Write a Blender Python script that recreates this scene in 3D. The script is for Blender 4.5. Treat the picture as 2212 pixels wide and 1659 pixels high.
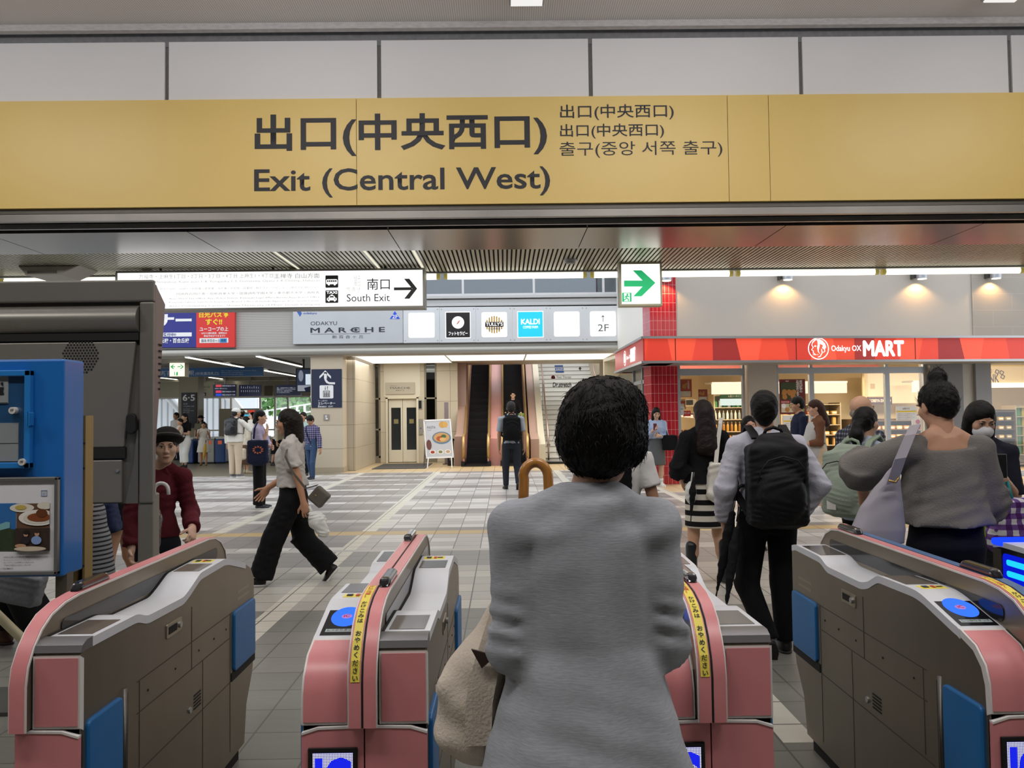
import bpy, bmesh, math, random
import numpy as np
import openvdb
from mathutils import Vector, Matrix

SC = bpy.context.scene
COL = SC.collection
for o in list(bpy.data.objects):
    bpy.data.objects.remove(o)
random.seed(7)
PI = math.pi

# ------------------------------------------------------------------ camera
FPX, EYE = 1760.0, 1.5          # focal length in pixels of the 2212 px wide frame, eye height
_Y = Vector((-16 / FPX, -63.5 / FPX, -1)).normalized()
_X = Vector((1, .0125, 0)); _X = (_X - _Y * _X.dot(_Y)).normalized()
_Z = _X.cross(_Y)
ROT = Matrix((_X, _Y, _Z))      # camera axes -> world
cam_d = bpy.data.cameras.new('camera')
cam_d.sensor_fit = 'HORIZONTAL'; cam_d.sensor_width = 36.0
cam_d.lens = 36.0 * FPX / 2212
cam_d.clip_start = .05; cam_d.clip_end = 300
cam = bpy.data.objects.new('camera', cam_d); COL.objects.link(cam)
cam.matrix_world = Matrix.Translation((0, 0, EYE)) @ ROT.to_4x4()
SC.camera = cam

# ------------------------------------------------------------------ world, exposure
SC.view_settings.view_transform = 'Standard'
SC.view_settings.look = 'None'
SC.view_settings.exposure = 0.0
SC.view_settings.gamma = 1.0
SC.view_settings.use_curve_mapping = False
W = bpy.data.worlds.new('overcast_sky'); SC.world = W; W.use_nodes = True
_bg = W.node_tree.nodes['Background']
_bg.inputs[0].default_value = (.90, .95, 1.0, 1)
_bg.inputs[1].default_value = 1.9
SC.cycles.max_bounces = 6
SC.cycles.diffuse_bounces = 3
SC.cycles.glossy_bounces = 3
SC.cycles.transmission_bounces = 5
SC.cycles.transparent_max_bounces = 8
SC.cycles.caustics_reflective = False
SC.cycles.caustics_refractive = False
SC.cycles.sample_clamp_indirect = 4.0
SC.cycles.use_denoising = True


def area_light(name, loc, sx, sy, power, col=(1, 1, 1), rot=(0, 0, 0), spread=PI):
    d = bpy.data.lights.new(name, 'AREA'); d.shape = 'RECTANGLE'; d.size = sx; d.size_y = sy
    d.energy = power; d.color = col; d.spread = spread
    o = bpy.data.objects.new(name, d); COL.objects.link(o); o.location = loc; o.rotation_euler = rot
    return o


def spot_light(name, loc, power, col, size=2.2, blend=.6, rot=(0, 0, 0), rad=.04):
    d = bpy.data.lights.new(name, 'SPOT'); d.energy = power; d.color = col; d.spot_size = size; d.spot_blend = blend
    d.shadow_soft_size = rad
    o = bpy.data.objects.new(name, d); COL.objects.link(o); o.location = loc; o.rotation_euler = rot
    return o


# hall over the ticket gates: ceiling lamps plus added wall and deck fill; far hall: ceiling tubes, shop lamps
for _x in (-6, -2, 2, 6):
    area_light('hall_lamp_and_fill', (_x, 6.2, 5.3), 2.2, .3, 33, (1, .96, .93), (math.radians(35), 0, 0))  # unseen tilted wash, added to brighten the white panels and sign
    area_light('hall_deck_fill', (_x, 5.0, 4.9), 2.4, .4, 75, (1, .96, .94), (PI, 0, 0))  # unseen upward fill, added to brighten the ceiling deck
    area_light('hall_lamp_and_fill', (_x, .6, 5.65), 2.4, .5, 85, (1, .96, .93), (math.radians(12), 0, 0))
for _x in (-6, -2, 2, 6):
    area_light('ceiling_tube_light', (_x, 11.6, 3.74), 2.6, .12, 26, (1, .97, .88))
for _x in (5.0, 8.2, 11.0):
    area_light('shop_ceiling_light', (_x, 18.6, 2.75), 2.6, 1.2, 190, (1, .83, .60))
for _x in (-3.2, -.2, 2.2):
    area_light('entrance_soffit_light', (_x, 23.2, 3.0), 2.2, 2.4, 50, (1, .96, .88))
area_light('stair_fill_light', (2.0, 26.5, 5.6), 1.6, 3.0, 70, (1, .97, .92))  # no fixture here; added to brighten the stairs
for _x, _y in ((-12, 24), (-8, 24), (-12, 27.5), (-8, 27.5)):
    area_light('far_hall_light', (_x, _y, 3.1), 2.0, .3, 45, (1, .97, .88))

# ------------------------------------------------------------------ pixel <-> place helpers (each point has its own real distance)
EYEV = Vector((0, 0, EYE))


def ray(u, v):
    return ROT @ Vector(((u - 1106) / FPX, -(v - 829.5) / FPX, -1))


def at(u, v, D):
    r = ray(u, v); return r * (D / r.y) + EYEV


def fl(u, v, z=0.0):
    r = ray(u, v); return r * ((z - EYE) / r.z) + EYEV


# ------------------------------------------------------------------ tags
def tag(o, label=None, cat=None, group=None, kind=None):
    if label: o['label'] = label
    if cat: o['category'] = cat
    if group: o['group'] = group
    if kind: o['kind'] = kind
    return o


def empty(name, loc=(0, 0, 0), rz=0.0, label=None, cat=None, group=None):
    o = bpy.data.objects.new(name, None); COL.objects.link(o); o.location = loc; o.rotation_euler = (0, 0, rz)
    o.empty_display_size = .05
    return tag(o, label, cat, group)


def copy_tree(o, parent=None):
    c = o.copy(); COL.objects.link(c); c.parent = parent
    for ch in list(o.children):
        copy_tree(ch, c)
    return c


# ------------------------------------------------------------------ materials
def lin(c):
    if isinstance(c, str):
        c = c.lstrip('#'); c = [int(c[i:i + 2], 16) / 255 for i in (0, 2, 4)]
    return tuple(x / 12.92 if x <= .04045 else ((x + .055) / 1.055) ** 2.4 for x in c) + (1.0,)


MATS = {}


def mat(name, col='808080', rough=.5, metal=0.0, spec=.5, var=0.0, scale=8.0, bump=0.0, bscale=None, stretch=None, emit=None, es=1.0, alpha=None, trans=0.0, coat=0.0, sheen=0.0):
    if name in MATS: return MATS[name]
    m = bpy.data.materials.new(name); m.use_nodes = True
    nt = m.node_tree; b = nt.nodes['Principled BSDF']
    c = lin(col)
    b.inputs['Base Color'].default_value = c
    b.inputs['Roughness'].default_value = rough
    b.inputs['Metallic'].default_value = metal
    b.inputs['Specular IOR Level'].default_value = spec
    if coat: b.inputs['Coat Weight'].default_value = coat; b.inputs['Coat Roughness'].default_value = .1
    if sheen: b.inputs['Sheen Weight'].default_value = sheen
    if emit is not None:
        b.inputs['Emission Color'].default_value = lin(emit); b.inputs['Emission Strength'].default_value = es
    if trans: b.inputs['Transmission Weight'].default_value = trans
    if alpha is not None: b.inputs['Alpha'].default_value = alpha
    if var or bump:
        tc = nt.nodes.new('ShaderNodeTexCoord'); mp = nt.nodes.new('ShaderNodeMapping')
        nt.links.new(tc.outputs['Object'], mp.inputs['Vector'])
        if stretch: mp.inputs['Scale'].default_value = stretch
        n = nt.nodes.new('ShaderNodeTexNoise'); n.inputs['Scale'].default_value = scale; n.inputs['Detail'].default_value = 4
        nt.links.new(mp.outputs[0], n.inputs['Vector'])
        if var:
            r = nt.nodes.new('ShaderNodeMix'); r.data_type = 'RGBA'
            r.inputs['A'].default_value = tuple(max(0, x * (1 - var)) for x in c[:3]) + (1,)
            r.inputs['B'].default_value = tuple(min(1, x * (1 + var)) for x in c[:3]) + (1,)
            nt.links.new(n.outputs['Fac'], r.inputs['Factor'])
            nt.links.new(r.outputs['Result'], b.inputs['Base Color'])
        if bump:
            n2 = n
            if bscale:
                n2 = nt.nodes.new('ShaderNodeTexNoise'); n2.inputs['Scale'].default_value = bscale; n2.inputs['Detail'].default_value = 3
                nt.links.new(mp.outputs[0], n2.inputs['Vector'])
            bp = nt.nodes.new('ShaderNodeBump'); bp.inputs['Strength'].default_value = min(1, bump); bp.inputs['Distance'].default_value = .01
            nt.links.new(n2.outputs['Fac'], bp.inputs['Height']); nt.links.new(bp.outputs[0], b.inputs['Normal'])
    MATS[name] = m
    return m


def glow(name, col, s=1.0):
    return mat(name, '000000', .5, emit=col, es=s, spec=0.0)


class NX:
    """tiny node-expression helper: arithmetic on sockets"""
    def __init__(s, nt, sock): s.nt = nt; s.k = sock

    def op(s, o, b=None, c=None):
        n = s.nt.nodes.new('ShaderNodeMath'); n.operation = o
        for i, x in enumerate((s, b, c)):
            if x is None: continue
            if isinstance(x, NX): s.nt.links.new(x.k, n.inputs[i])
            else: n.inputs[i].default_value = x
        return NX(s.nt, n.outputs[0])
    def __add__(s, b): return s.op('ADD', b)
    def __sub__(s, b): return s.op('SUBTRACT', b)
    def __mul__(s, b): return s.op('MULTIPLY', b)
    def __truediv__(s, b): return s.op('DIVIDE', b)
    def fract(s): return s.op('FRACT')
    def floor(s): return s.op('FLOOR')
    def mod(s, b): return s.op('FLOORED_MODULO', b)
    def lt(s, b): return s.op('LESS_THAN', b)
    def gt(s, b): return s.op('GREATER_THAN', b)
    def mx(s, b): return s.op('MAXIMUM', b)
    def mn(s, b): return s.op('MINIMUM', b)
    def absv(s): return s.op('ABSOLUTE')
    def between(s, a, b): return s.gt(a) * s.lt(b)
    def inv(s): return s.op('MULTIPLY_ADD', -1.0, 1.0)


def coords(nt, kind='Object'):
    tc = nt.nodes.new('ShaderNodeTexCoord'); sp = nt.nodes.new('ShaderNodeSeparateXYZ')
    nt.links.new(tc.outputs[kind], sp.inputs[0])
    return [NX(nt, sp.outputs[i]) for i in range(3)]


def rnd2(nt, a, b):
    cb = nt.nodes.new('ShaderNodeCombineXYZ'); nt.links.new(a.k, cb.inputs[0]); nt.links.new(b.k, cb.inputs[1])
    w = nt.nodes.new('ShaderNodeTexWhiteNoise'); w.noise_dimensions = '3D'; nt.links.new(cb.outputs[0], w.inputs['Vector'])
    return NX(nt, w.outputs['Value'])


def mixc(nt, fac, a, b):
    r = nt.nodes.new('ShaderNodeMix'); r.data_type = 'RGBA'
    nt.links.new(fac.k, r.inputs['Factor'])
    for key, c in (('A', a), ('B', b)):
        if isinstance(c, NX): nt.links.new(c.k, r.inputs[key])
        else: r.inputs[key].default_value = lin(c)
    return NX(nt, r.outputs['Result'])


def base_mat(name, rough=.5, metal=0.0, spec=.5):
    m = bpy.data.materials.new(name); m.use_nodes = True
    b = m.node_tree.nodes['Principled BSDF']
    b.inputs['Roughness'].default_value = rough; b.inputs['Metallic'].default_value = metal; b.inputs['Specular IOR Level'].default_value = spec
    MATS[name] = m
    return m, m.node_tree, b


# ------------------------------------------------------------------ mesh helper
class MB:
    def __init__(s): s.v = []; s.f = []; s.mi = []; s.m = 0

    def add(s, vs, fs):
        k = len(s.v); s.v += [tuple(p) for p in vs]
        for f in fs: s.f.append([i + k for i in f]); s.mi.append(s.m)
        return s

    def box(s, a, b):
        x0, y0, z0 = [min(a[i], b[i]) for i in range(3)]; x1, y1, z1 = [max(a[i], b[i]) for i in range(3)]
        return s.add([(x0, y0, z0), (x1, y0, z0), (x1, y1, z0), (x0, y1, z0), (x0, y0, z1), (x1, y0, z1), (x1, y1, z1), (x0, y1, z1)],
                     [(3, 2, 1, 0), (4, 5, 6, 7), (0, 1, 5, 4), (1, 2, 6, 5), (2, 3, 7, 6), (3, 0, 4, 7)])

    def hexa(s, p):  # 8 points: bottom 4 (ccw), top 4
        return s.add(p, [(3, 2, 1, 0), (4, 5, 6, 7), (0, 1, 5, 4), (1, 2, 6, 5), (2, 3, 7, 6), (3, 0, 4, 7)])

    def prism(s, poly, axis, a, b):
        """poly: 2-D outline in the two other axes, extruded along axis from a to b"""
        def P(u, w, t):
            return {'x': (t, u, w), 'y': (u, t, w), 'z': (u, w, t)}[axis]
        n = len(poly)
        vs = [P(u, w, a) for u, w in poly] + [P(u, w, b) for u, w in poly]
        area = sum(poly[i][0] * poly[(i + 1) % n][1] - poly[(i + 1) % n][0] * poly[i][1] for i in range(n))
        flip = (area < 0) ^ (axis == 'y') ^ (b < a)
        fs = [list(range(n))[::-1], list(range(n, 2 * n))] + [[i, (i + 1) % n, n + (i + 1) % n, n + i] for i in range(n)]
        if flip: fs = [f[::-1] for f in fs]
        return s.add(vs, fs)

    def poly(s, pts): return s.add(pts, [list(range(len(pts)))])

    def disc(s, c, r, y=None, n=24, rz=None):  # disc in XZ facing -Y
        rz = rz or r
        return s.add([(c[0] + r * math.cos(2 * PI * i / n), c[1], c[2] + rz * math.sin(2 * PI * i / n)) for i in range(n)], [list(range(n))])

    def cyl(s, p0, p1, r0, r1=None, n=12, cap=True):
        r1 = r0 if r1 is None else r1
        p0 = Vector(p0); p1 = Vector(p1); d = (p1 - p0).normalized()
        a = d.orthogonal().normalized(); b = d.cross(a)
        ring = lambda p, r: [p + (a * math.cos(2 * PI * i / n) + b * math.sin(2 * PI * i / n)) * r for i in range(n)]
        vs = ring(p0, r0) + ring(p1, r1)
        fs = [[i, (i + 1) % n, n + (i + 1) % n, n + i] for i in range(n)]
        if cap: fs += [list(range(n))[::-1], list(range(n, 2 * n))]
        return s.add(vs, fs)

    def tube(s, path, r, n=8):
        path = [Vector(p) for p in path]; R = r if isinstance(r, (list, tuple)) else [r] * len(path)
        vs = []; up = None
        for i, p in enumerate(path):
            d = (path[min(i + 1, len(path) - 1)] - path[max(i - 1, 0)]).normalized()
            a = d.orthogonal().normalized() if up is None else (up - d * up.dot(d)).normalized()
            up = a; b = d.cross(a)
            vs += [p + (a * math.cos(2 * PI * k / n) + b * math.sin(2 * PI * k / n)) * R[i] for k in range(n)]
        m = len(path); fs = []
        for i in range(m - 1):
            for k in range(n):
                fs.append([i * n + k, i * n + (k + 1) % n, (i + 1) * n + (k + 1) % n, (i + 1) * n + k])
        fs += [list(range(n))[::-1], [(m - 1) * n + k for k in range(n)]]
        return s.add(vs, fs)

    def strip(s, path, w, t=.004):
        """flat band along a path; w = half-width vector, t = thickness"""
        path = [Vector(p) for p in path]; w = Vector(w); vs = []
        for i, p in enumerate(path):
            d = (path[min(i + 1, len(path) - 1)] - path[max(i - 1, 0)]).normalized()
            nrm = d.cross(w).normalized() * (t / 2)
            vs += [p - w - nrm, p + w - nrm, p + w + nrm, p - w + nrm]
        fs = []; m = len(path)
        for i in range(m - 1):
            for k in range(4):
                fs.append([i * 4 + k, i * 4 + (k + 1) % 4, (i + 1) * 4 + (k + 1) % 4, (i + 1) * 4 + k])
        fs += [[3, 2, 1, 0], [(m - 1) * 4 + k for k in range(4)]]
        return s.add(vs, fs)

    def lathe(s, prof, c=(0, 0, 0), n=20):
        vs = []
        for r, z in prof:
            vs += [(c[0] + r * math.cos(2 * PI * k / n), c[1] + r * math.sin(2 * PI * k / n), c[2] + z) for k in range(n)]
        fs = []
        for i in range(len(prof) - 1):
            for k in range(n):
                fs.append([i * n + k, i * n + (k + 1) % n, (i + 1) * n + (k + 1) % n, (i + 1) * n + k])
        fs += [list(range(n))[::-1], [(len(prof) - 1) * n + k for k in range(n)]]
        return s.add(vs, fs)

    def ellipsoid(s, c, r, n=16, m=10):
        vs = []
        for j in range(1, m):
            t = PI * j / m
            vs += [(c[0] + r[0] * math.sin(t) * math.cos(2 * PI * k / n), c[1] + r[1] * math.sin(t) * math.sin(2 * PI * k / n), c[2] + r[2] * math.cos(t)) for k in range(n)]
        top = len(vs); vs.append((c[0], c[1], c[2] + r[2])); vs.append((c[0], c[1], c[2] - r[2]))
        fs = [[top, k, (k + 1) % n] for k in range(n)] + [[top + 1, (m - 2) * n + (k + 1) % n, (m - 2) * n + k] for k in range(n)]
        for j in range(m - 2):
            for k in range(n):
                fs.append([j * n + k, (j + 1) * n + k, (j + 1) * n + (k + 1) % n, j * n + (k + 1) % n])
        return s.add(vs, fs)

    def build(s, name, mats, parent=None, loc=(0, 0, 0), rz=0.0, smooth=False, bevel=0.0, segs=2, kind=None):
        me = bpy.data.meshes.new(name)
        me.from_pydata(s.v, [], s.f); me.update()
        for m in (mats if isinstance(mats, (list, tuple)) else [mats]): me.materials.append(m)
        if len(me.materials) > 1: me.polygons.foreach_set('material_index', s.mi)
        if smooth: me.polygons.foreach_set('use_smooth', [True] * len(me.polygons))
        o = bpy.data.objects.new(name, me); COL.objects.link(o)
        o.location = loc; o.rotation_euler = (0, 0, rz); o.parent = parent
        if bevel:
            b = o.modifiers.new('soft edges', 'BEVEL'); b.width = bevel; b.segments = segs; b.limit_method = 'ANGLE'
        if smooth == 'auto':
            me.polygons.foreach_set('use_smooth', [True] * len(me.polygons)); me.set_sharp_from_angle(angle=.6)
        if kind: o['kind'] = kind
        return o


def rrect(x0, z0, x1, z1, r, n=5):
    out = []
    for cx, cz, a0 in ((x1 - r, z1 - r, 0), (x0 + r, z1 - r, 90), (x0 + r, z0 + r, 180), (x1 - r, z0 + r, 270)):
        for i in range(n + 1):
            a = math.radians(a0 + 90 * i / n); out.append((cx + r * math.cos(a), cz + r * math.sin(a)))
    return out


# ------------------------------------------------------------------ lettering: flat raised letters in the XZ plane, fitted into a box
def text(body, x0, z0, x1, z1, y, m, parent=None, bold=0.0, name='lettering', depth=.001, vertical=False, shear=0.0, fit=True, rz=0.0, only_mesh=False):
    c = bpy.data.curves.new('lettering', 'FONT'); c.size = 1.0; c.offset = 0 if 'M' in body else bold; c.shear = shear
    c.body = '\n'.join(body) if vertical else body
    if vertical: c.align_x = 'CENTER'; c.space_line = .92
    c.resolution_u = 3
    o = bpy.data.objects.new('tmp', c); COL.objects.link(o)
    bpy.context.view_layer.update()
    me = bpy.data.meshes.new_from_object(o.evaluated_get(bpy.context.evaluated_depsgraph_get()))
    bpy.data.objects.remove(o); bpy.data.curves.remove(c)
    n = len(me.vertices); co = np.zeros(n * 3); me.vertices.foreach_get('co', co); co = co.reshape(n, 3)
    lo = co.min(0); hi = co.max(0); sx = (x1 - x0) / (hi[0] - lo[0]); sz = (z1 - z0) / (hi[1] - lo[1])
    if not fit: sx = sz
    if 'M' in body and bold:      # heavy M: overlay shifted copies instead of growing the outline
        fs = [list(p.vertices) for p in me.polygons]; sh = [(0, 0), (bold, 0), (-bold, 0), (0, bold), (0, -bold), (bold * .7, bold * .7), (-bold * .7, -bold * .7), (bold * .7, -bold * .7), (-bold * .7, bold * .7)]
        co2 = np.concatenate([co + np.array([dx, dy, .0004 * i]) for i, (dx, dy) in enumerate(sh)])
        me2 = bpy.data.meshes.new(name); me2.from_pydata(co2.tolist(), [], [[v + n * i for v in f] for i in range(len(sh)) for f in fs]); bpy.data.meshes.remove(me); me = me2; co = co2; n = len(co)
    out = np.zeros_like(co); out[:, 0] = x0 + (co[:, 0] - lo[0]) * sx; out[:, 2] = z0 + (co[:, 1] - lo[1]) * sz; out[:, 1] = y - co[:, 2]
    me.vertices.foreach_set('co', out.ravel()); me.update()
    me.materials.clear(); me.materials.append(m); me.name = name
    ob = bpy.data.objects.new(name, me); COL.objects.link(ob); ob.parent = parent
    return ob


def textpx(body, u0, v0, u1, v1, D, m, parent=None, **k):
    """lettering on an upright plane at distance D that fills the photo box u0,v0 - u1,v1 (parent must sit at the origin)"""
    v0, v1 = min(v0, v1), max(v0, v1)
    a = at(u0, v1, D); b = at(u1, v0, D)
    c = at(u1, v1, D); 
    return text(body, a.x, (a.z + c.z) / 2, b.x, b.z, D, m, parent, **k)

# =================================================================== materials shared
M_white = mat('white painted panel', 'd9d8da', .45, var=.03, scale=1.5)
M_cream = mat('cream wall panel', 'd6cdc2', .6, var=.03, scale=2)
M_beige = mat('beige stone cladding', 'c3b39b', .5, var=.06, scale=6)
M_steel = mat('brushed stainless steel', '8f8678', .34, .85, var=.10, scale=5, stretch=(1, .15, 18), bump=.03)
M_steel_d = mat('dark brushed steel', '5d5a56', .38, .8, var=.1, scale=6, stretch=(1, 1, 12))
M_steel_l = mat('satin aluminium', 'b9bab9', .35, .7)
M_alu = mat('silver aluminium frame', 'a9adb0', .4, .5)
M_black = mat('black plastic', '0e0e10', .4)
M_rubber = mat('black rubber', '161616', .7)
M_dark = mat('dark gap', '191817', .8)
M_grey = mat('mid grey paint', '8d8f90', .5)
M_dgrey = mat('dark grey enamel', '4d4d49', .42, .25, var=.06, scale=3)
M_ink = mat('dark ink lettering', '26262b', .6)
M_inkw = mat('white lettering', 'f2f2f2', .6)
M_lit = glow('lit white panel', 'ffffff', 1.25)
M_tube = glow('fluorescent tube', 'fffbe8', 2.6)
M_glass = mat('clear glass', 'ffffff', .02, trans=1.0)


def glass_mat(name, col, refl=.1, tint=.95):
    m = bpy.data.materials.new(name); m.use_nodes = True; nt = m.node_tree
    for n in list(nt.nodes): nt.nodes.remove(n)
    o = nt.nodes.new('ShaderNodeOutputMaterial'); mx = nt.nodes.new('ShaderNodeMixShader')
    t = nt.nodes.new('ShaderNodeBsdfTransparent'); g = nt.nodes.new('ShaderNodeBsdfGlossy')
    t.inputs[0].default_value = tuple(x * tint for x in lin(col)[:3]) + (1,); g.inputs['Roughness'].default_value = .03
    mx.inputs[0].default_value = refl
    nt.links.new(t.outputs[0], mx.inputs[1]); nt.links.new(g.outputs[0], mx.inputs[2]); nt.links.new(mx.outputs[0], o.inputs[0])
    MATS[name] = m
    return m


M_pane = glass_mat('shop window pane', 'ffffff', .06)
M_pane_b = glass_mat('blue tinted pane', '9fb2bf', .15)
M_acryl = glass_mat('clear acrylic', 'f4f6f6', .10)


# =================================================================== floor
def floor_material():
    m, nt, b = base_mat('station floor tiles', .38, spec=.4)
    x, y, z = coords(nt)
    T = .3045
    xs = x - (-.595 - .3045 * 100); ys = y - (-3.0)
    c = (xs / T).floor(); r = (ys / .3015).floor()
    fx = (xs / T).fract(); fy = (ys / .3015).fract()
    grout = fx.lt(.018).mx(fx.gt(.985)).mx(fy.lt(.016)).mx(fy.gt(.984))
    rt = rnd2(nt, c, r)                       # tone of a single tile
    rr = rnd2(nt, r, r * 0.0 + 3.0)           # tone of a row
    # zones between the white lines: light / dark stone turn about
    dz = x.between(-3.78, -1.8).mx(x.between(1.42, 3.0)).mx(x.lt(-9.0))
    r5 = r.mod(5.0).lt(1.0); r7 = r.mod(7.0)
    dark_in_light = r7.between(1.5, 3.5)
    light_in_dark = r.mod(4.0).lt(1.0)
    dk = dz * light_in_dark.inv() + dz.inv() * dark_in_light
    light = mixc(nt, rt.gt(.5), 'b9b4b0', 'd3cfcb')
    dark = mixc(nt, rt.gt(.6), '8b8582', '979190')
    near = y.lt(7.0)
    col = mixc(nt, dk, light, dark)
    # the stone by the gates: grey bands, dim light by the gates partly put into their tone
    g_near = mixc(nt, rr.gt(.5), '7d7d76', '86857e')
    band = y.between(6.35, 8.15) 
    g_mid = mixc(nt, rt.gt(.5), 'bfbcb2', 'b1aea6')
    nz = mixc(nt, band, g_near, g_mid)
    col = mixc(nt, y.lt(9.12), col, nz)
    col = mixc(nt, y.between(8.15, 9.12), col, '8f8c88')
    # white line stones running away from the gates
    wl = x.between(-1.86, -1.68).mx(x.between(-3.80, -3.62)).mx(x.between(1.24, 1.40)).mx(x.between(2.93, 3.09))
    wl = wl * y.gt(3.72)
    col = mixc(nt, wl, col, 'd6d2c4')
    far = y.gt(20.7) * x.lt(-4.3)
    col = mixc(nt, far, col, '8d8674')
    by = (y.gt(21.3) * x.gt(-4.3)).mx(x.gt(3.09) * y.gt(15.2))
    col = mixc(nt, by, col, 'cdb58e')
    # tactile paving
    tl = y.between(10.28, 10.60).mx(y.between(22.75, 23.1) * x.gt(-1.6) * x.lt(1.4))
    col = mixc(nt, tl, col, 'c6aa74')
    rail = y.between(9.03, 9.16)
    col = mixc(nt, grout * rail.inv(), col, '5d5a56')
    col = mixc(nt, rail * fy.between(.0, 2.0), col, 'bdb9b3')
    # streaky wear
    tc = nt.nodes.new('ShaderNodeTexCoord'); mp = nt.nodes.new('ShaderNodeMapping'); mp.inputs['Scale'].default_value = (1.2, 9, 1)
    nt.links.new(tc.outputs['Object'], mp.inputs[0])
    n = nt.nodes.new('ShaderNodeTexNoise'); n.inputs['Scale'].default_value = 2.2; n.inputs['Detail'].default_value = 5
    nt.links.new(mp.outputs[0], n.inputs['Vector'])
    mul = nt.nodes.new('ShaderNodeMix'); mul.data_type = 'RGBA'; mul.blend_type = 'MULTIPLY'; mul.inputs['Factor'].default_value = 1
    nt.links.new(col.k, mul.inputs['A'])
    ramp = nt.nodes.new('ShaderNodeMapRange'); ramp.inputs['To Min'].default_value = .86; ramp.inputs['To Max'].default_value = 1.1
    nt.links.new(n.outputs['Fac'], ramp.inputs['Value']); nt.links.new(ramp.outputs[0], mul.inputs['B'])
    nt.links.new(mul.outputs['Result'], b.inputs['Base Color'])
    return m


MB().box((-26, -10, -.2), (26, 36, 0)).build('floor', floor_material(), kind='structure')

# =================================================================== hall over the gates
def deck_mat():
    m, nt, b = base_mat('painted rib ceiling deck', .5)
    x, y, z = coords(nt)
    k = (x / .024).fract()
    c = mixc(nt, k.lt(.35), 'd6d4d5', 'b5b3b6')  # flat deck; shade between the ribs painted as darker stripes
    nt.links.new(c.k, b.inputs['Base Color'])
    return m


mb = MB()
mb.box((-14, -10, 5.77), (14, 8.72, 5.95))
mb.build('ceiling', deck_mat(), kind='structure')
MB().box((-14, 8.72, 5.70), (14, 8.80, 6.2)).build('trim_1', mat('weathered ceiling edge', 'b5b2b3', .7, var=.3, scale=14, stretch=(1, 1, 3)), kind='structure')
MB().box((-14, 8.92, 5.60), (14, 9.3, 6.2)).build('trim_2', mat('shadow gap strip', '77777a', .8, var=.3, scale=20), kind='structure')
# white panel wall above the yellow sign (joints are gaps between the panels)
mb = MB()
jx = [-3.685 + 2.342 * k for k in range(-5, 7)]
for a, b_ in zip(jx[:-1], jx[1:]):
    mb.box((a + .022, 8.9, 4.96), (b_ - .022, 8.93, 5.65))
mb.build('wall_front_upper', M_white, kind='structure', bevel=.004)
MB().box((-15.4, 8.93, 3.70), (12.2, 9.2, 5.65)).build('wall_front_backing', mat('panel joint filler', '6b6a66', .8, var=.45, scale=25, stretch=(4, 1, 1)), kind='structure')
MB().box((-14, -10, 0), (-13.7, 8.7, 5.8)).build('wall_left', mat('shaded concourse wall', '77736d', .7), kind='structure')
MB().box((13.7, -10, 0), (14, 8.7, 5.8)).build('wall_right', MATS['shaded concourse wall'], kind='structure')
MB().box((-14, -10.3, 0), (14, -10, 5.8)).build('wall_back', MATS['shaded concourse wall'], kind='structure')
# beam under the sign with the shutter slot, steel soffit
MB().box((-14, 8.90, 3.745), (14, 8.98, 3.80)).build('trim_3', mat('dark bronze trim', '5a5650', .4, .4), kind='structure')
MB().box((-14, 8.905, 3.665), (14, 8.98, 3.742)).build('trim_13', mat('worn trim steel', '8d8a85', .4, .5, var=.15, scale=3), kind='structure')
MB().box((-14, 8.98, 3.70), (14, 9.20, 3.78)).box((-14, 9.17, 3.64), (14, 9.20, 3.78)).build('trim_4', M_steel_l, kind='structure')
MB().box((-14, 9.20, 3.80), (14, 9.52, 3.9)).build('trim_5', M_dark, kind='structure')
mb = MB()
for a, b_ in zip(jx[:-1], jx[1:]):
    mb.box((a + .006, 9.50, 3.67), (b_ - .006, 10.72, 3.70))
mb.box((-14, 9.50, 3.70), (14, 10.72, 3.9))
mb.build('trim_6', mat('polished soffit steel', '85827f', .22, .9, var=.1, scale=1.2, stretch=(3, .4, 1)), kind='structure')
# slatted ceiling beyond
mb = MB()
for i in range(-215, 216):
    x = i * .065
    mb.box((x + .012, 10.72, 3.80), (x + .052, 13.12, 3.83))
mb.build('ceiling_slats', mat('slat ceiling aluminium', 'a3a08c', .35, .45, var=.12, scale=.9, stretch=(6, .3, 1)), kind='structure')
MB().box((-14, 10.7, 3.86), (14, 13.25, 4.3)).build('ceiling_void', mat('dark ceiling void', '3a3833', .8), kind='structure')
MB().box((-14, 13.12, 3.78), (14, 13.2, 4.6)).build('trim_7', M_alu, kind='structure')

# ---- lamps along the far ceiling edge: one tube unit per 2.4 m
xs0 = at(955, 588, 13.3).x
k = 0
for i in range(-5, 6):
    a = xs0 + i * 2.4 + .03; b_ = a + 2.34
    if b_ < -13 or a > 13: continue
    side = 'left' if b_ < -3 else ('right' if a > 1.7 else 'middle')
    r = empty('tube_lamp', (0, 0, 0), 0, 'long white tube lamp on the far edge of the slatted ceiling', 'lamp', 'tube lamps along the ceiling edge')
    MB().box((a, 13.21, 3.80), (b_, 13.36, 3.88)).build('lamp_body', M_grey, r)
    MB().cyl((a + .06, 13.28, 3.75), (b_ - .06, 13.28, 3.75), .05, n=10).build('tube', M_tube, r, smooth=True)
    MB().cyl((a, 13.28, 3.75), (a + .06, 13.28, 3.75), .05, n=10).cyl((b_ - .06, 13.28, 3.75), (b_, 13.28, 3.75), .05, n=10).build('end_cap', mat('yellowed lamp cap', 'b7a95c', .5, emit='b8a850', es=.35), r)
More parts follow.
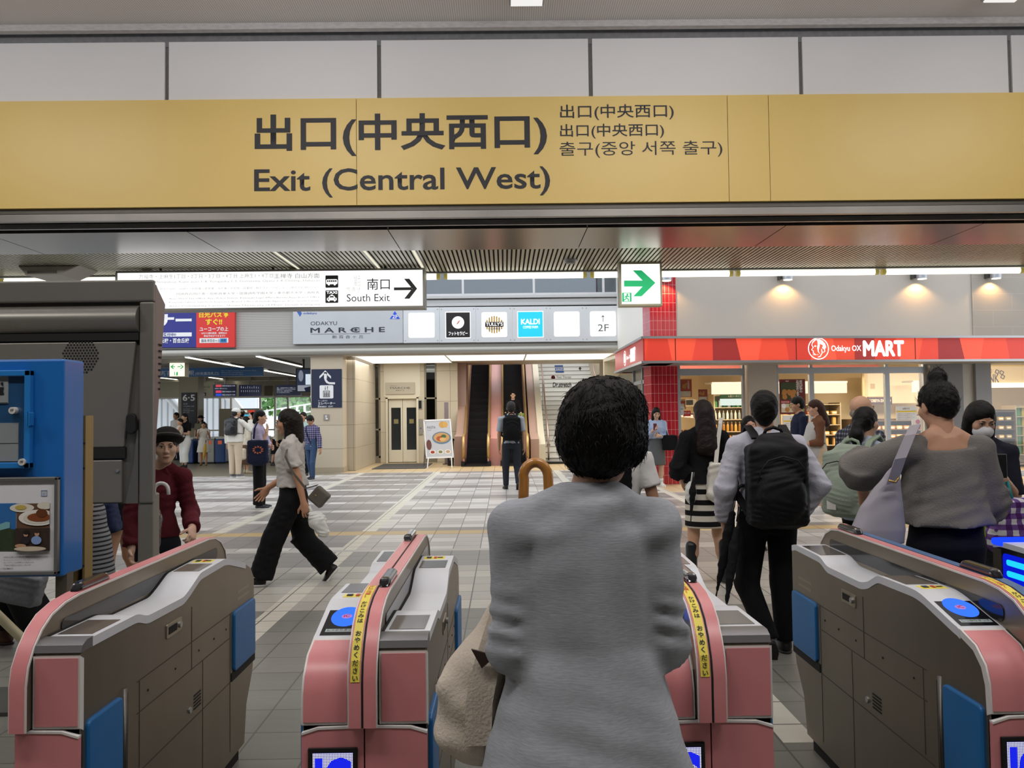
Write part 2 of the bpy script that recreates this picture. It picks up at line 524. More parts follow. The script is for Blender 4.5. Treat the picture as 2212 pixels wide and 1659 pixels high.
for x, lab in ((-1.27, 'nearer the arrow sign'), (-1.95, 'second one to its side'), (-3.2, 'far from the arrow')):
    r = empty('ceiling_strip', (0, 0, 0), 0, f'thin glowing strip between ceiling slats, {lab}', 'lamp', 'glowing strips between the slats')
    MB().box((x, 10.9, 3.79), (x + .045, 12.9, 3.80)).build('diffuser', glow('soft strip glow', 'fff8dc', .9), r)  # thin emissive bar between the slats
    MB().box((x - .012, 10.88, 3.785), (x, 12.92, 3.80)).box((x + .045, 10.88, 3.785), (x + .057, 12.92, 3.80)).build('frame', M_alu, r)
# round ceiling fittings
for (u, v, D, R, lab) in ((1232, 565, 12.2, .11, 'round grey smoke detector on the slatted ceiling near the middle'), (1808, 533, 10.95, .15, 'flat round speaker disc on the slatted ceiling above the shop')):
    p = at(u, v, D); z = 3.80
    r = empty('ceiling_detector', (0, 0, 0), 0, lab, 'detector')
    MB().lathe([(.02, z - .06), (R * .6, z - .055), (R * .72, z - .03), (R * .75, z - .02)], (p.x, p.y, 0)).build('cover', M_grey, r, smooth='auto')
    MB().lathe([(R, z - .02), (R * 1.02, z), (R, z + .001)], (p.x, p.y, 0)).build('rim', M_alu, r, smooth='auto')
# grey fittings at the very top of the hall ceiling
for u, lab in ((1137, 'grey box lamp at the top edge of the ribbed ceiling, middle one'), (2155, 'grey box lamp at the top edge of the ribbed ceiling, corner one')):
    p = at(u, 4, 8.2)
    r = empty('ceiling_lamp', (0, 0, 0), 0, lab, 'lamp', 'box lamps on the ribbed ceiling')
    MB().box((p.x - .18, 7.2, 5.67), (p.x + .18, 8.2, 5.76)).build('housing', M_grey, r, bevel=.01)
    MB().box((p.x - .16, 7.22, 5.655), (p.x + .16, 8.18, 5.67)).build('diffuser', glow('lamp diffuser', 'f4f2ee', 1.0), r)

# wedge of grey duct cover near the left edge of the slatted ceiling
a = at(45, 585, 12.3); b_ = at(165, 590, 12.3)
r = empty('ceiling_speaker', (0, 0, 0), 0, 'long low grey cover hanging under the slatted ceiling at far left', 'speaker')
MB().prism([(a.x, 3.80), (a.x + .12, 3.66), (b_.x - .2, 3.66), (b_.x + .1, 3.80)], 'y', 12.2, 12.8).build('cover', mat('warm grey cover', '9a968c', .5), r, bevel=.02)
MB().box((a.x + .16, 12.19, 3.68), (b_.x - .24, 12.2, 3.72)).build('grille', M_dgrey, r)

# =================================================================== far facade (plane Y = 21.5)
YF = 21.5
zt = lambda v: EYE + (895.0 - v) * YF / FPX
xl, xr = -20.0, at(1345, 700, YF).x
ribw = mat('ribbed grey siding', 'a9a6a2', .5)
def rib_mat():
    m, nt, b = base_mat('ribbed siding', .5)
    x, y, z = coords(nt)
    c = mixc(nt, (z / .045).fract().lt(.25), 'b4b1ad', '8d8a87'); nt.links.new(c.k, b.inputs['Base Color']); return m
mb = MB().box((xl, YF, 3.08), (xr, YF + .35, 4.62))
mb.build('wall_far_upper', rib_mat(), kind='structure')
# pale rails above and under the sign boxes
mb = MB()
mb.box((xl, YF - .10, 4.34), (xr, YF, 4.42)).box((xl, YF - .06, 4.42), (xr, YF, 4.52)).box((xl, YF - .14, 4.54), (xr, YF, 4.62))
mb.build('trim_8', mat('pale aluminium rail', 'c4c5c6', .4, .3), kind='structure', bevel=.008)
mb = MB().cyl((xl, YF - .06, 3.18), (xr, YF - .06, 3.18), .10, n=16).box((xl, YF - .06, 3.10), (xr, YF + .3, 3.28)).box((xl, YF - .03, 3.28), (xr, YF, 3.34))
mb.build('trim_9', mat('rounded metal cornice', 'a7a49d', .38, .4), kind='structure', smooth='auto')
# upper windows
mulls = [at(u, 620, YF).x for u in (690, 845, 1000, 1153, 1303)] + [xr]
for i, (a, b_) in enumerate(zip(mulls[:-1], mulls[1:])):
    w = MB().box((a - .03, YF - .04, 4.625), (a + .03, YF + .1, 6.6)).box((a + .03, YF - .03, 4.625), (b_ - .03, YF + .1, 4.68)).build(f'window_{i+1}', M_white, kind='structure')
    MB().box((a + .03, YF + .02, 4.68), (b_ - .03, YF + .04, 6.6)).build('pane', M_pane_b, w)
MB().box((xl, YF + 2.5, 4.5), (xr, YF + 2.6, 6.8)).build('wall_upper_room', mat('dim upper room', 'b2c4d0', .8), kind='structure')
MB().box((xl, YF - .1, 6.6), (xr, YF + .4, 8.0)).build('wall_far_top', M_grey, kind='structure')
MB().box((xl, YF, 4.3), (xr, YF + 2.6, 4.5)).build('floor_upper_room', M_grey, kind='structure')
MB().box((xl, YF, 4.62), (mulls[0], YF + .3, 6.6)).build('wall_far_left_top', M_grey, kind='structure')

# beige pillar with the elevator notice
pa = at(672, 900, 21.6).x; pb = at(742, 900, 21.6).x
def stone_mat(name, c0, c1, h=.62, w=.9, off=0.0, gw=.012):
    m, nt, b = base_mat(name, .45)
    x, y, z = coords(nt)
    g = ((z + off) / h).fract().lt(gw / h).mx(((x + y) / w).fract().lt(gw / w))
    tn = rnd2(nt, ((x + y) / w).floor(), ((z + off) / h).floor())
    c = mixc(nt, g, mixc(nt, tn, c0, c1), '8f8570'); nt.links.new(c.k, b.inputs['Base Color']); return m
MB().box((pa, 21.55, 0), (pb, 22.3, 3.1)).build('wall_pillar', stone_mat('pillar stone', 'cbbca6', 'd2c5b0', .62, 3.0), kind='structure', bevel=.01)
MB().box((pa - .02, 21.52, 0), (pb + .02, 22.3, .14)).build('baseboard_pillar', mat('pillar base', 'b3a58f', .5), kind='structure')
MB().box((pb, 22.1, 0), (pb + .22, 25.6, 3.1)).build('wall_recess_left', stone_mat('recess stone', 'bbb09c', 'c2b7a4', .62, 1.2), kind='structure')
# elevator wall, Y = 25.5
YE = 25.5
xe0 = pb + .2; xe1 = at(989, 900, YE).x
es = lambda u, v: at(u, v, YE)
d0 = es(838, 900).x; d1 = es(900, 900).x
MB().box((xe0, YE, 0), (es(754, 900).x, YE + .3, 3.1)).box((es(822, 900).x, YE, 0), (d0, YE + .3, 3.1)).box((d0, YE, 2.02), (d1, YE + .3, 3.1)).box((d1, YE, 0), (es(917, 900).x, YE + .3, 3.1)).box((es(944, 900).x, YE, 0), (xe1, YE + .3, 3.1)).build('wall_elevator', stone_mat('warm wall stone', 'c5bba6', 'cdc3ae', .95, 1.4), kind='structure')
# glazed shafts either side of the doors
def shaft(u0, u1, nm, darkside):
    a, b_ = es(u0, 900).x, es(u1, 900).x
    w = MB().box((a, YE + .02, 0), (a + .06, YE + .12, 3.1)).box((b_ - .06, YE + .02, 0), (b_, YE + .12, 3.1)).box((a, YE + .02, .16), (b_, YE + .12, .22)).box((a, YE + .02, 1.02), (b_, YE + .12, 1.07)).box((a, YE + .02, 1.98), (b_, YE + .12, 2.03)).box((a, YE, 0), (b_, YE + .12, .16)).build(nm, mat('bronze window frame', '8d8676', .4, .3), kind='structure')
    MB().box((a, YE + .06, .2), (b_, YE + .07, 3.1)).build('pane', glass_mat('smoky pane ' + nm, 'c8ccc6', .08), w)
    return a, b_
a, b_ = shaft(754, 822, 'window_11', 0)
MB().box((a, YE + .5, 0), (a + (b_ - a) * .5, YE + .55, 3.1)).build('wall_shaft_panel', mat('shaft grey panel', 'b0ada2', .6), kind='structure')
MB().box((a + (b_ - a) * .5, YE + 1.2, 0), (b_ + .9, YE + 1.25, 3.1)).build('wall_shaft_back', mat('shaft dark back', '3c3f3e', .5), kind='structure')
a, b_ = shaft(917, 944, 'window_12', 1)
MB().box((a - .4, YE + 1.2, 0), (b_ + .4, YE + 1.25, 3.1)).build('wall_shaft_back_right', MATS['shaft dark back'], kind='structure')
# elevator doors
el = empty('elevator', (0, 0, 0), 0, 'cream double leaf elevator door with narrow tall glass slots', 'elevator')
dm = (d0 + d1) / 2
cream = mat('cream enamel', 'e0d9c6', .4)
MB().box((d0 - .12, YE - .012, 2.062), (d1 + .12, YE, 3.1)).build('wall_elevator_head', mat('pale cream panel', 'ddd6c2', .45), kind='structure')
def leaf(a, b_):
    s0 = a + (b_ - a) * (.20 if a < dm - .01 else .28); s1 = s0 + .30
    lf = MB().box((a + .005, YE + .08, .02), (s0, YE + .13, 2.0)).box((s1, YE + .08, .02), (b_ - .005, YE + .13, 2.0)).box((s0, YE + .08, .02), (s1, YE + .13, .40)).box((s0, YE + .08, 1.72), (s1, YE + .13, 2.0)).build('door', cream, el)
    MB().box((s0, YE + .115, .40), (s1, YE + .12, 1.72)).build('door_window', mat('dark elevator glass', '2a2f31', .15), lf)
    MB().box((s0 + .08, YE + .110, 1.22), (s0 + .22, YE + .114, 1.36)).build('sticker', mat('small brass sticker', '8c8155', .5), lf)
leaf(d0, dm); leaf(dm, d1)
MB().box((d0 - .06, YE - .03, 0), (d0, YE + .14, 2.04)).box((d1, YE - .03, 0), (d1 + .06, YE + .14, 2.04)).box((d0 - .06, YE - .03, 2.0), (d1 + .06, YE + .14, 2.06)).build('door_frame', mat('door frame cream', 'e0d8c0', .4), el)
MB().box((d0, YE + .2, 0), (d1, YE + .25, 3.1)).build('wall_elevator_back', M_dark, kind='structure')
# sign plate above the door
sp = empty('name_plate', (0, 0, 0), 0, 'grey shop name plate above the elevator doors', 'sign')
p0, p1 = es(834, 852), es(896, 826)
MB().box((p0.x, YE - .05, p0.z), (p1.x, YE - .02, p1.z)).build('plate', mat('plate grey', 'b9b1a0', .5), sp)
textpx('MARCHE', 843, 840, 886, 836, YE - .052, M_ink, sp)
textpx('ODAKYU', 843, 834.5, 858, 833, YE - .052, M_ink, sp)
textpx('新百合ヶ丘', 855, 844.5, 873, 842, YE - .052, M_ink, sp)
# call panel
cp = empty('call_panel', (0, 0, 0), 0, 'tall grey elevator call panel on the wall beside the doors', 'panel')
p0, p1 = es(905.5, 939), es(913, 905)
MB().box((p0.x, YE - .03, p0.z), (p1.x, YE, p1.z)).build('plate', mat('panel steel', 'a3a097', .4, .4), cp)
MB().cyl(((p0.x + p1.x) / 2, YE - .035, p0.z + .2), ((p0.x + p1.x) / 2, YE - .03, p0.z + .2), .02).build('button', glow('blue button', '3a5fc0', .6), cp)
fp = empty('floor_display', (0, 0, 0), 0, 'small black floor indicator with pale frame beside elevator top', 'display')
p0, p1 = es(903, 884), es(912, 864)
MB().box((p0.x, YE - .025, p0.z), (p1.x, YE, p1.z)).build('frame', M_alu, fp)
MB().box((p0.x + .02, YE - .03, p0.z + .02), (p1.x - .02, YE - .025, p1.z - .02)).build('screen', M_black, fp)
# door mat
p0, p1 = fl(810, 1011), fl(925, 1003)
MB().box((p0.x, 22.6, 0), (p1.x + .1, 24.9, .015)).build('door_mat', mat('charcoal ribbed mat', '4a4846', .9, var=.1, scale=30))
tag(bpy.data.objects['door_mat'], 'charcoal door mat on the floor before the elevator', 'mat')
# soffit over the recess with lit panels
MB().box((xe0 - .2, 21.85, 3.12), (xr + .3, 27, 3.3)).build('ceiling_recess', mat('recess ceiling', 'cfc6b2', .6), kind='structure')
lx = [at(755, 767, 21.75).x, at(960, 767, 21.75).x, at(1137, 767, 21.75).x, at(1330, 767, 21.75).x]
for i, (a, b_) in enumerate(zip(lx[:-1], lx[1:])):
    y1 = 25.2 if i == 0 else 24.4
    r = empty('light_panel', (0, 0, 0), 0, 'glowing ceiling light panel over the ' + ['elevator doors', 'escalators', 'foot of the stairs'][i], 'lamp', 'lit ceiling panels over the entrance')
    MB().box((a + .02, 21.95, 3.09), (b_ - .02, y1, 3.10)).build('diffuser', glow('entrance diffuser', 'fffaf0', 1.15), r)
    MB().box((a, 21.93, 3.085), (a + .02, y1 + .02, 3.12)).box((b_ - .02, 21.93, 3.085), (b_, y1 + .02, 3.12)).box((a, 21.93, 3.085), (b_, 21.95, 3.12)).box((a, y1, 3.085), (b_, y1 + .02, 3.12)).build('frame', M_white, r)

# =================================================================== escalators and stairs
def esc_x(u, D=23.6): return at(u, 950, D).x
Y0, Y1, RISE = 23.9, 31.5, 4.6
SL = RISE / (Y1 - Y0 - .6)
def ez(y): return max(0.0, (y - Y0 - .6) * SL)
pink = mat('pink escalator panel', 'c99088', .35, spec=.6)
brass = mat('brass handrail', 'b89a62', .35, .5)
bronze = mat('bronze balustrade trim', '8d6a58', .4, .5)
def escalator(u0, u1, lab):
    a, b_ = esc_x(u0), esc_x(u1)
    r = empty('escalator', (0, 0, 0), 0, lab, 'escalator', 'escalators to the upper floor')
    st = MB(); st.box((a, Y0 - .7, 0), (b_, Y0 + .6, .02))
    n = 20
    for i in range(n):
        y = Y0 + .6 + i * .34; z = ez(y)
        st.box((a, y, z - .4 if z > .4 else 0), (b_, y + .36, z + .34 * SL))
    st.build('step_band', mat('black ridged steps', '15171a', .5, .3, bump=.3, bscale=60), r)
    MB().box((a - .05, Y0 - .75, 0), (b_ + .05, Y0 - .1, .012)).build('comb_plate', M_steel_d, r)
    for x, s in ((a, -1), (b_, 1)):
        pts = [(Y0 - .55, .10), (Y0 + .5, .10), (Y1, ez(Y1) + .10), (Y1, ez(Y1) + .85), (Y0 + .6, .85), (Y0 - .1, .85), (Y0 - .45, .72), (Y0 - .58, .45)]
        pn = MB().prism(pts, 'x', x, x + s * .05).build('side_panel', pink, r)
        sk = MB().prism([(Y0 - .6, 0), (Y0 + .5, 0), (Y1, ez(Y1) - .1), (Y1, ez(Y1) + .14), (Y0 + .5, .14), (Y0 - .6, .14)], 'x', x, x + s * .10).build('skirt_panel', M_black, r)
        hp = [(x + s * .03, Y0 - .35, .12), (x + s * .03, Y0 - .58, .28), (x + s * .03, Y0 - .64, .5), (x + s * .03, Y0 - .55, .74), (x + s * .03, Y0 - .3, .88), (x + s * .03, Y0 + .5, .90), (x + s * .03, Y1, ez(Y1) + .92)]
        MB().tube(hp, .042, 8).build('handrail', brass, r, smooth=True)
        MB().prism([(Y0 - .4, .1), (Y0 + .5, .1), (Y1, ez(Y1) + .1), (Y1, ez(Y1) + .2), (Y0 + .5, .2), (Y0 - .4, .2)], 'x', x - s * .004, x + s * .056).build('trim_band', bronze, r)
    return r
escalator(1004, 1053, 'black stepped escalator with pink side panels next to the elevator wall')
escalator(1088, 1137, 'black stepped escalator with pink side panels next to the stairs')
mx0, mx1 = esc_x(1053) + .07, esc_x(1088) - .07
MB().prism([(Y0 - .3, 0), (Y0 + .5, 0), (Y1, ez(Y1)), (Y1, ez(Y1) + .82), (Y0 + .6, .78), (Y0 - .3, .78)], 'x', mx0, mx1).build('wall_between_escalators', mat('pink divider panel', 'd39c94', .35, spec=.6), kind='structure')
MB().prism([(Y0 - .3, 0), (Y1, ez(Y1)), (Y1, ez(Y1) + 1.2), (Y0 + .6, .9), (Y0 - .3, .85)], 'x', xe1, esc_x(1004) - .07).build('wall_escalator_side', mat('mauve side cladding', 'ab8d80', .5), kind='structure')
MB().box((xe1 - .05, YE + .2, 0), (esc_x(1004) - .04, 32, 6)).build('wall_escalator_left', mat('mauve wall', '9b8077', .6), kind='structure')
# stairs
sx0, sx1 = esc_x(1178), at(1345, 900, 21.9).x
st = MB(); n = 24
for i in range(n):
    y = 24.3 + i * .31; st.box((sx0, y, max(0, .16 * (i - 1))), (sx1, y + .32, .16 * (i + 1)))
st.build('floor_stairs', mat('white stair risers', 'dcdbd7', .5), kind='structure')
nb = MB()
for i in range(n):
    y = 24.3 + i * .31; nb.box((sx0 + .02, y - .012, .16 * (i + 1) - .012), (sx1 - .02, y + .04, .16 * (i + 1) + .004))
nb.build('trim_10', mat('dark stair nosing', '85837f', .6), kind='structure')
MB().box((sx0, 23.95, 0), (sx1, 24.35, .05)).build('trim_11', M_dark, kind='structure')
# the pale stringer wall between stairs and escalator
MB().prism([(23.5, 0), (31.5, 0), (31.5, 5.2), (24.4, .95), (23.5, .60)], 'x', esc_x(1164), sx0).build('wall_stair_side', mat('ivory stringer', 'c9c2ae', .5), kind='structure')
MB().prism([(23.5, 0), (31.5, 0), (31.5, 5.1), (24.5, .92), (23.5, .75)], 'x', esc_x(1137) + .12, esc_x(1164)).build('wall_escalator_right', MATS['mauve side cladding'], kind='structure')
hr = empty('stair_handrail', (0, 0, 0), 0, 'thin stepped steel handrail along the stairs on the escalator side', 'handrail')
MB().tube([(sx0 + .12, 24.2, .1), (sx0 + .12, 24.2, .9), (sx0 + .12, 26.0, 1.85), (sx0 + .12, 26.6, 2.4), (sx0 + .12, 30, 4.1)], .025).build('rail', mat('pinkish steel rail', 'b59c93', .35, .7), hr, smooth=True)
MB().cyl((sx0 + .12, 25.3, .3), (sx0 + .12, 25.3, 1.48), .015).cyl((sx0 + .12, 27.4, 1.5), (sx0 + .12, 27.4, 2.8), .015).build('post', M_steel_l, hr)
hr = empty('stair_handrail', (0, 0, 0), 0, 'thin stepped steel handrail fixed to the wall beside the stairs', 'handrail')
MB().tube([(sx1 - .14, 24.6, 1.0), (sx1 - .14, 26.4, 2.0), (sx1 - .14, 26.6, 2.5), (sx1 - .14, 30, 4.3)], .025).build('rail', MATS['pinkish steel rail'], hr, smooth=True)
MB().cyl((sx1 - .14, 25.2, 1.3), (sx1 + .02, 25.2, 1.3), .012).cyl((sx1 - .14, 28.2, 3.35), (sx1 + .02, 28.2, 3.35), .012).build('bracket', M_steel_l, hr)
MB().box((sx1, 21.9, 0), (sx1 + .2, 32, 6)).build('wall_stair_right', mat('beige stair wall', 'bfb29a', .6), kind='structure')
MB().box((xe1 - .2, 31.9, 0), (sx1 + .2, 32.1, 8)).build('wall_stair_back', mat('stairwell back', '8a7a6f', .7), kind='structure')
# lettering on the risers
def on_riser(v):  # distance of the riser that the photo shows at row v
    best = None
    for i in range(n):
        y = 24.3 + i * .31
        p = at(1200, v, y)
        if .16 * i - .01 <= p.z <= .16 * (i + 1) + .01: best = y
    return best or 27.0
lt = empty('stair_advert', (0, 0, 0), 0, 'set of shop names in black red and blue stuck on the stair risers', 'sign')
D = on_riser(831) - .015; textpx('Dr.stretch', 1194, 825.5, 1234, 836, D, M_ink, lt, bold=.02, shear=.15)
D = on_riser(815) - .015; textpx('Foot Therapy', 1203, 811.5, 1234, 818.5, D, mat('grey print', '6f6a66', .6), lt)
c = at(1195, 815.5, D); MB().lathe([(.06, -.001), (.075, -.001), (.075, .001), (.06, .001), (.06, -.001)]).build('logo_ring', mat('red print', '9c4440', .6), lt, loc=(c.x, D, c.z)).rotation_euler = (PI / 2, 0, 0)
MB().poly([(c.x - .03, D, c.z - .03), (c.x + .005, D, c.z - .005), (c.x + .04, D, c.z + .045), (c.x - .01, D, c.z + .01)]).build('logo_needle', MATS['red print'], lt)
D = on_riser(797) - .015
for v0, v1, du in ((789, 793, 0), (794.5, 799.5, 1), (801, 805, 2)):
    Dk = on_riser((v0 + v1) / 2) - .015
    a, b_ = at(1198 + du, v1, Dk), at(1216 + du, v0, Dk); MB().box((a.x, Dk - .002, a.z), (b_.x, Dk, b_.z)).build('logo_block', mat('blue print', '2c4f93', .6), lt)
textpx('KALDI', 1201, 795, 1215, 799, on_riser(797) - .018, M_inkw, lt)
for (u, v) in ((1253, 797), (1260, 822), (1185, 962)):
    Dk = on_riser(v) - .015; c = at(u, v, Dk)
    MB().box((c.x - .015, Dk - .002, c.z - .09), (c.x + .015, Dk, c.z + .02)).poly([(c.x - .06, Dk - .002, c.z + .0), (c.x + .06, Dk - .002, c.z + .0), (c.x, Dk - .002, c.z + .09)]).build('arrow', M_ink, lt)

# =================================================================== yellow exit sign over the gates
DS = 8.86
yel = mat('ochre sign enamel', 'dbbd6e', .42, var=.03, scale=.6)
r = empty('exit_sign', (0, 0, 0), 0, 'wide ochre yellow station exit sign with black lettering above the gates', 'sign')
sx = [-14.0, at(770, 320, DS).x, at(1573, 320, DS).x, at(1662, 320, DS).x, 14.0]
for a, b_ in zip(sx[:-1], sx[1:]):
    MB().box((a + .003, DS, 3.80), (b_ - .003, DS + .06, 4.985)).build('panel', yel, r)
textpx('出口(中央西口)', 550, 242, 1181, 336, DS - .003, M_ink, r, bold=.022)
textpx('Exit (Central West)', 549, 359, 1188, 425, DS - .003, M_ink, r, bold=.014)
textpx('出口(中央西口)', 1210, 224, 1455, 259, DS - .003, M_ink, r, bold=.008)
textpx('出口(中央西口)', 1210, 266, 1434, 299, DS - .003, M_ink, r, bold=.008)
textpx('출구(중앙 서쪽 출구)', 1209, 303, 1560, 340, DS - .003, M_ink, r, bold=.0)

# =================================================================== lit south exit sign
D = 12.55
r = empty('direction_sign', (0, 0, 0), 0, 'long lit white hanging sign with bus and taxi symbols pointing to the south exit', 'sign')
p0, p1 = at(254, 668, D), at(913, 583, D)
sz = lambda v, u=913: at(u, v, D).z
MB().box((p0.x, D + .01, p0.z), (p1.x, D + .28, p1.z)).build('case', M_alu, r)
MB().box((p0.x - .02, D - .02, p0.z - .03), (p1.x + .03, D + .3, p0.z)).box((p0.x - .02, D - .02, p1.z), (p1.x + .03, D + .3, p1.z + .03)).box((p1.x, D - .02, p0.z), (p1.x + .03, D + .3, p1.z)).box((p0.x - .03, D - .02, p0.z), (p0.x, D + .3, p1.z)).build('frame', mat('sign frame grey', '8f8e8a', .45, .4), r)
MB().box((p0.x, D, p0.z), (p1.x, D + .01, p1.z)).build('face', M_lit, r)
for x in (p0.x + .6, p1.x - .6, (p0.x + p1.x) / 2):
    MB().cyl((x, D + .14, p1.z), (x, D + .14, 3.84), .02).build('hanger', M_grey, r)
E_ = D - .002
textpx('南口', 793, 601, 842, 626, E_, M_ink, r, bold=.004)
textpx('South Exit', 749, 634.5, 842, 651, E_, M_ink, r)
a, b_ = at(851, 624, E_), at(901, 624, E_)
h = .155
MB().prism([(a.x, a.z - .022), (b_.x - .08, a.z - .022), (b_.x - .08, a.z + .022), (a.x, a.z + .022)], 'y', E_ - .001, E_ + .002).prism([(b_.x - .20, a.z + h), (b_.x - .12, a.z + h), (b_.x, a.z), (b_.x - .12, a.z - h), (b_.x - .20, a.z - h), (b_.x - .075, a.z)], 'y', E_ - .001, E_ + .002).build('arrow', M_ink, r)
ic = mat('icon black', '141416', .6)
for nm, v0, v1 in (('bus_symbol', 594.7, 621.6), ('taxi_symbol', 627, 654.5)):
    a, b_ = at(703, v1, E_), at(730.5, v0, E_); w = b_.x - a.x; hh = b_.z - a.z
    s_ = MB().prism(rrect(a.x, a.z, b_.x, b_.z, .012), 'y', E_ - .001, E_ + .002).build(nm, ic, r)
    q = MB(); X = lambda f: a.x + f * w; Z = lambda f: a.z + f * hh
    if nm == 'bus_symbol':
        q.prism(rrect(X(.06), Z(.28), X(.94), Z(.68), .02), 'y', E_ - .003, E_ - .0015); q.disc((X(.27), E_ - .003, Z(.26)), w * .08); q.disc((X(.73), E_ - .003, Z(.26)), w * .08)
        g = MB()
        for i in range(5): g.box((X(.13 + .155 * i), E_ - .005, Z(.47)), (X(.25 + .155 * i), E_ - .0035, Z(.60)))
    else:
        text('TAXI', X(.08), Z(.72), X(.92), Z(.94), E_ - .003, M_lit, s_, bold=.03)
        q.prism([(X(.12), Z(.20)), (X(.88), Z(.20)), (X(.88), Z(.38)), (X(.76), Z(.42)), (X(.68), Z(.58)), (X(.32), Z(.58)), (X(.24), Z(.42)), (X(.12), Z(.38))], 'y', E_ - .003, E_ - .0015)
        q.box((X(.42), E_ - .003, Z(.59)), (X(.58), E_ - .0015, Z(.66))).disc((X(.27), E_ - .003, Z(.18)), w * .07).disc((X(.73), E_ - .003, Z(.18)), w * .07)
        g = MB().prism([(X(.32), Z(.43)), (X(.68), Z(.43)), (X(.63), Z(.54)), (X(.37), Z(.54))], 'y', E_ - .005, E_ - .0035).disc((X(.24), E_ - .004, Z(.31)), w * .05).disc((X(.76), E_ - .004, Z(.31)), w * .05)
    q.build('symbol_white', M_lit, s_); g.build('symbol_detail', ic, s_)
faint = mat('faint pale print', 'c0c0bc', .6, emit='c8c8c4', es=.45)  # pale print, close in tone to the sign face
faint2 = mat('faint pale print darker', '9a9a96', .6, emit='90908c', es=.4)
for body, u0, u1, v0, v1, m_ in (('万福寺・上麻生1丁目・2丁目・3丁目・4丁目 上麻生1・4丁目', 300, 590, 590, 601, faint), ('王禅寺 白山方面', 592, 690, 590, 601, faint2), ('Mampukuji, Kami-asao 1-4, Yurigaoka 1-3, Gumizawa, Oyato 1-4, Ouzenji, Hakusan', 335, 690, 603, 611, faint),
                              ('麻生区役所・保健所・税務署・警察署・消防署・市民館・図書館・麻生スポーツセンター・麻生水処理センター', 345, 690, 618, 625, faint), ('川崎西合同庁舎・昭和音楽大学・田園調布学園大学・東京都市大学・南校舎', 380, 690, 629, 636, faint2),
                              ('Asao Ward Tax Office, Asao Police Station, Kawasaki Legal Affairs Bureau Asao Branch Office', 365, 690, 640, 646, faint2), ('Kawasaki Labour Standards Inspection Branch Office (Kawasaki Agency), Asao Sports Center', 365, 690, 648, 653.5, faint2), ('Asao Community Center, Showa University of Music (South Campus)', 365, 690, 656, 662, faint2), ('남구', 765, 778, 595, 607, faint), ('南口', 765, 778, 608, 618, faint), ('역 출구', 748, 778, 620, 629, faint)):
    textpx(body, u0, v0, u1, v1, E_, m_, r)

# =================================================================== green evacuation arrow sign
D = 12.45
r = empty('exit_arrow_sign', (0, 0, 0), 0, 'square lit white sign with a green arrow and running figure hung from the ceiling', 'sign')
p0, p1 = at(1343, 657, D), at(1425, 570, D)
MB().box((p0.x, D, p0.z), (p1.x, D + .01, p1.z)).build('face', mat('lit sign face', 'ffffff', .5, emit='fffff0', es=1.05), r)
MB().box((p0.x, D + .01, p0.z), (p1.x, D + .2, p1.z)).box((p0.x - .03, D - .01, p0.z - .03), (p1.x + .03, D + .2, p0.z)).box((p0.x - .03, D - .01, p1.z), (p1.x + .03, D + .2, p1.z + .03)).box((p0.x - .03, D - .01, p0.z), (p0.x, D + .2, p1.z)).box((p1.x, D - .01, p0.z), (p1.x + .03, D + .2, p1.z)).build('case', mat('beige sign case', 'b3ae98', .5), r)
MB().cyl(((p0.x + p1.x) / 2, D + .1, p1.z), ((p0.x + p1.x) / 2, D + .1, 3.84), .03).build('hanger', M_grey, r)
grn = mat('emergency green', '0fae6c', .5, emit='0fb56e', es=.55)
P = lambda u, v: (at(u, v, D - .003).x, at(u, v, D - .003).z)
MB().prism([P(1348, 606), P(1388, 606), P(1367, 584), P(1386, 584), P(1416, 611), P(1386, 640), P(1368, 640), P(1388, 619), P(1348, 619)], 'y', D - .004, D - .001).build('arrow', grn, r)
a = P(1344, 652); b_ = P(1364, 632)
MB().box((a[0], D - .004, a[1]), (b_[0], D - .001, b_[1])).build('pictogram', grn, r)
X = lambda f: a[0] + f * (b_[0] - a[0]); Z = lambda f: a[1] + f * (b_[1] - a[1])
y = D - .0055
MB().box((X(.2), y, Z(.06)), (X(.82), y + .001, Z(.94))).build('pictogram_door', M_lit, r)
q = MB().disc((X(.56), y - .002, Z(.80)), .014)
for pa_, pb_ in (((.55, .70), (.45, .42)), ((.45, .42), (.66, .28)), ((.66, .28), (.66, .08)), ((.45, .42), (.32, .24)), ((.32, .24), (.14, .2)), ((.55, .66), (.74, .52)), ((.55, .66), (.36, .58)), ((.36, .58), (.30, .44))):
    q.cyl((X(pa_[0]), y - .002, Z(pa_[1])), (X(pb_[0]), y - .002, Z(pb_[1])), .008, n=6)
q.build('pictogram_runner', grn, r)

# =================================================================== sign band of the far facade
D = YF - .12
r = empty('fascia_sign', (0, 0, 0), 0, 'wide silver shop name board with dark lettering on the far facade', 'sign')
def fbox(u0, v0, u1, v1, d=.1, D=D):
    a, b_ = at(u0, v1, D), at(u1, v0, D); return (a.x, D, a.z), (b_.x, D + d, b_.z)
MB().box(*fbox(633, 663, 870, 743.5)).build('panel', mat('brushed silver board', 'c4c7cc', .45, .15, var=.06, scale=2), r, bevel=.005)
D1 = D - .003
slate = mat('slate lettering', '33363f', .5)
textpx('ODAKYU', 671, 694, 728, 702.5, D1, slate, r)
textpx('M A R C H E', 671, 706.5, 831, 718, D1, slate, r, bold=.018)
a, b_ = at(671, 722, D1), at(800, 721, D1)
MB().box((a.x, D1, a.z - .004), (b_.x, D1 + .002, a.z + .004)).build('underline', slate, r)
c = at(768.5, 712.5, D1); MB().disc((c.x, D1 - .002, c.z), .035).box((c.x - .16, D1 - .001, c.z - .006), (c.x + .12, D1, c.z + .006)).build('logo_dot', slate, r)
textpx('新 百 合 ヶ 丘', 717.5, 723.5, 785, 731, D1, slate, r)
odk = mat('railway blue', '3e63b4', .5)
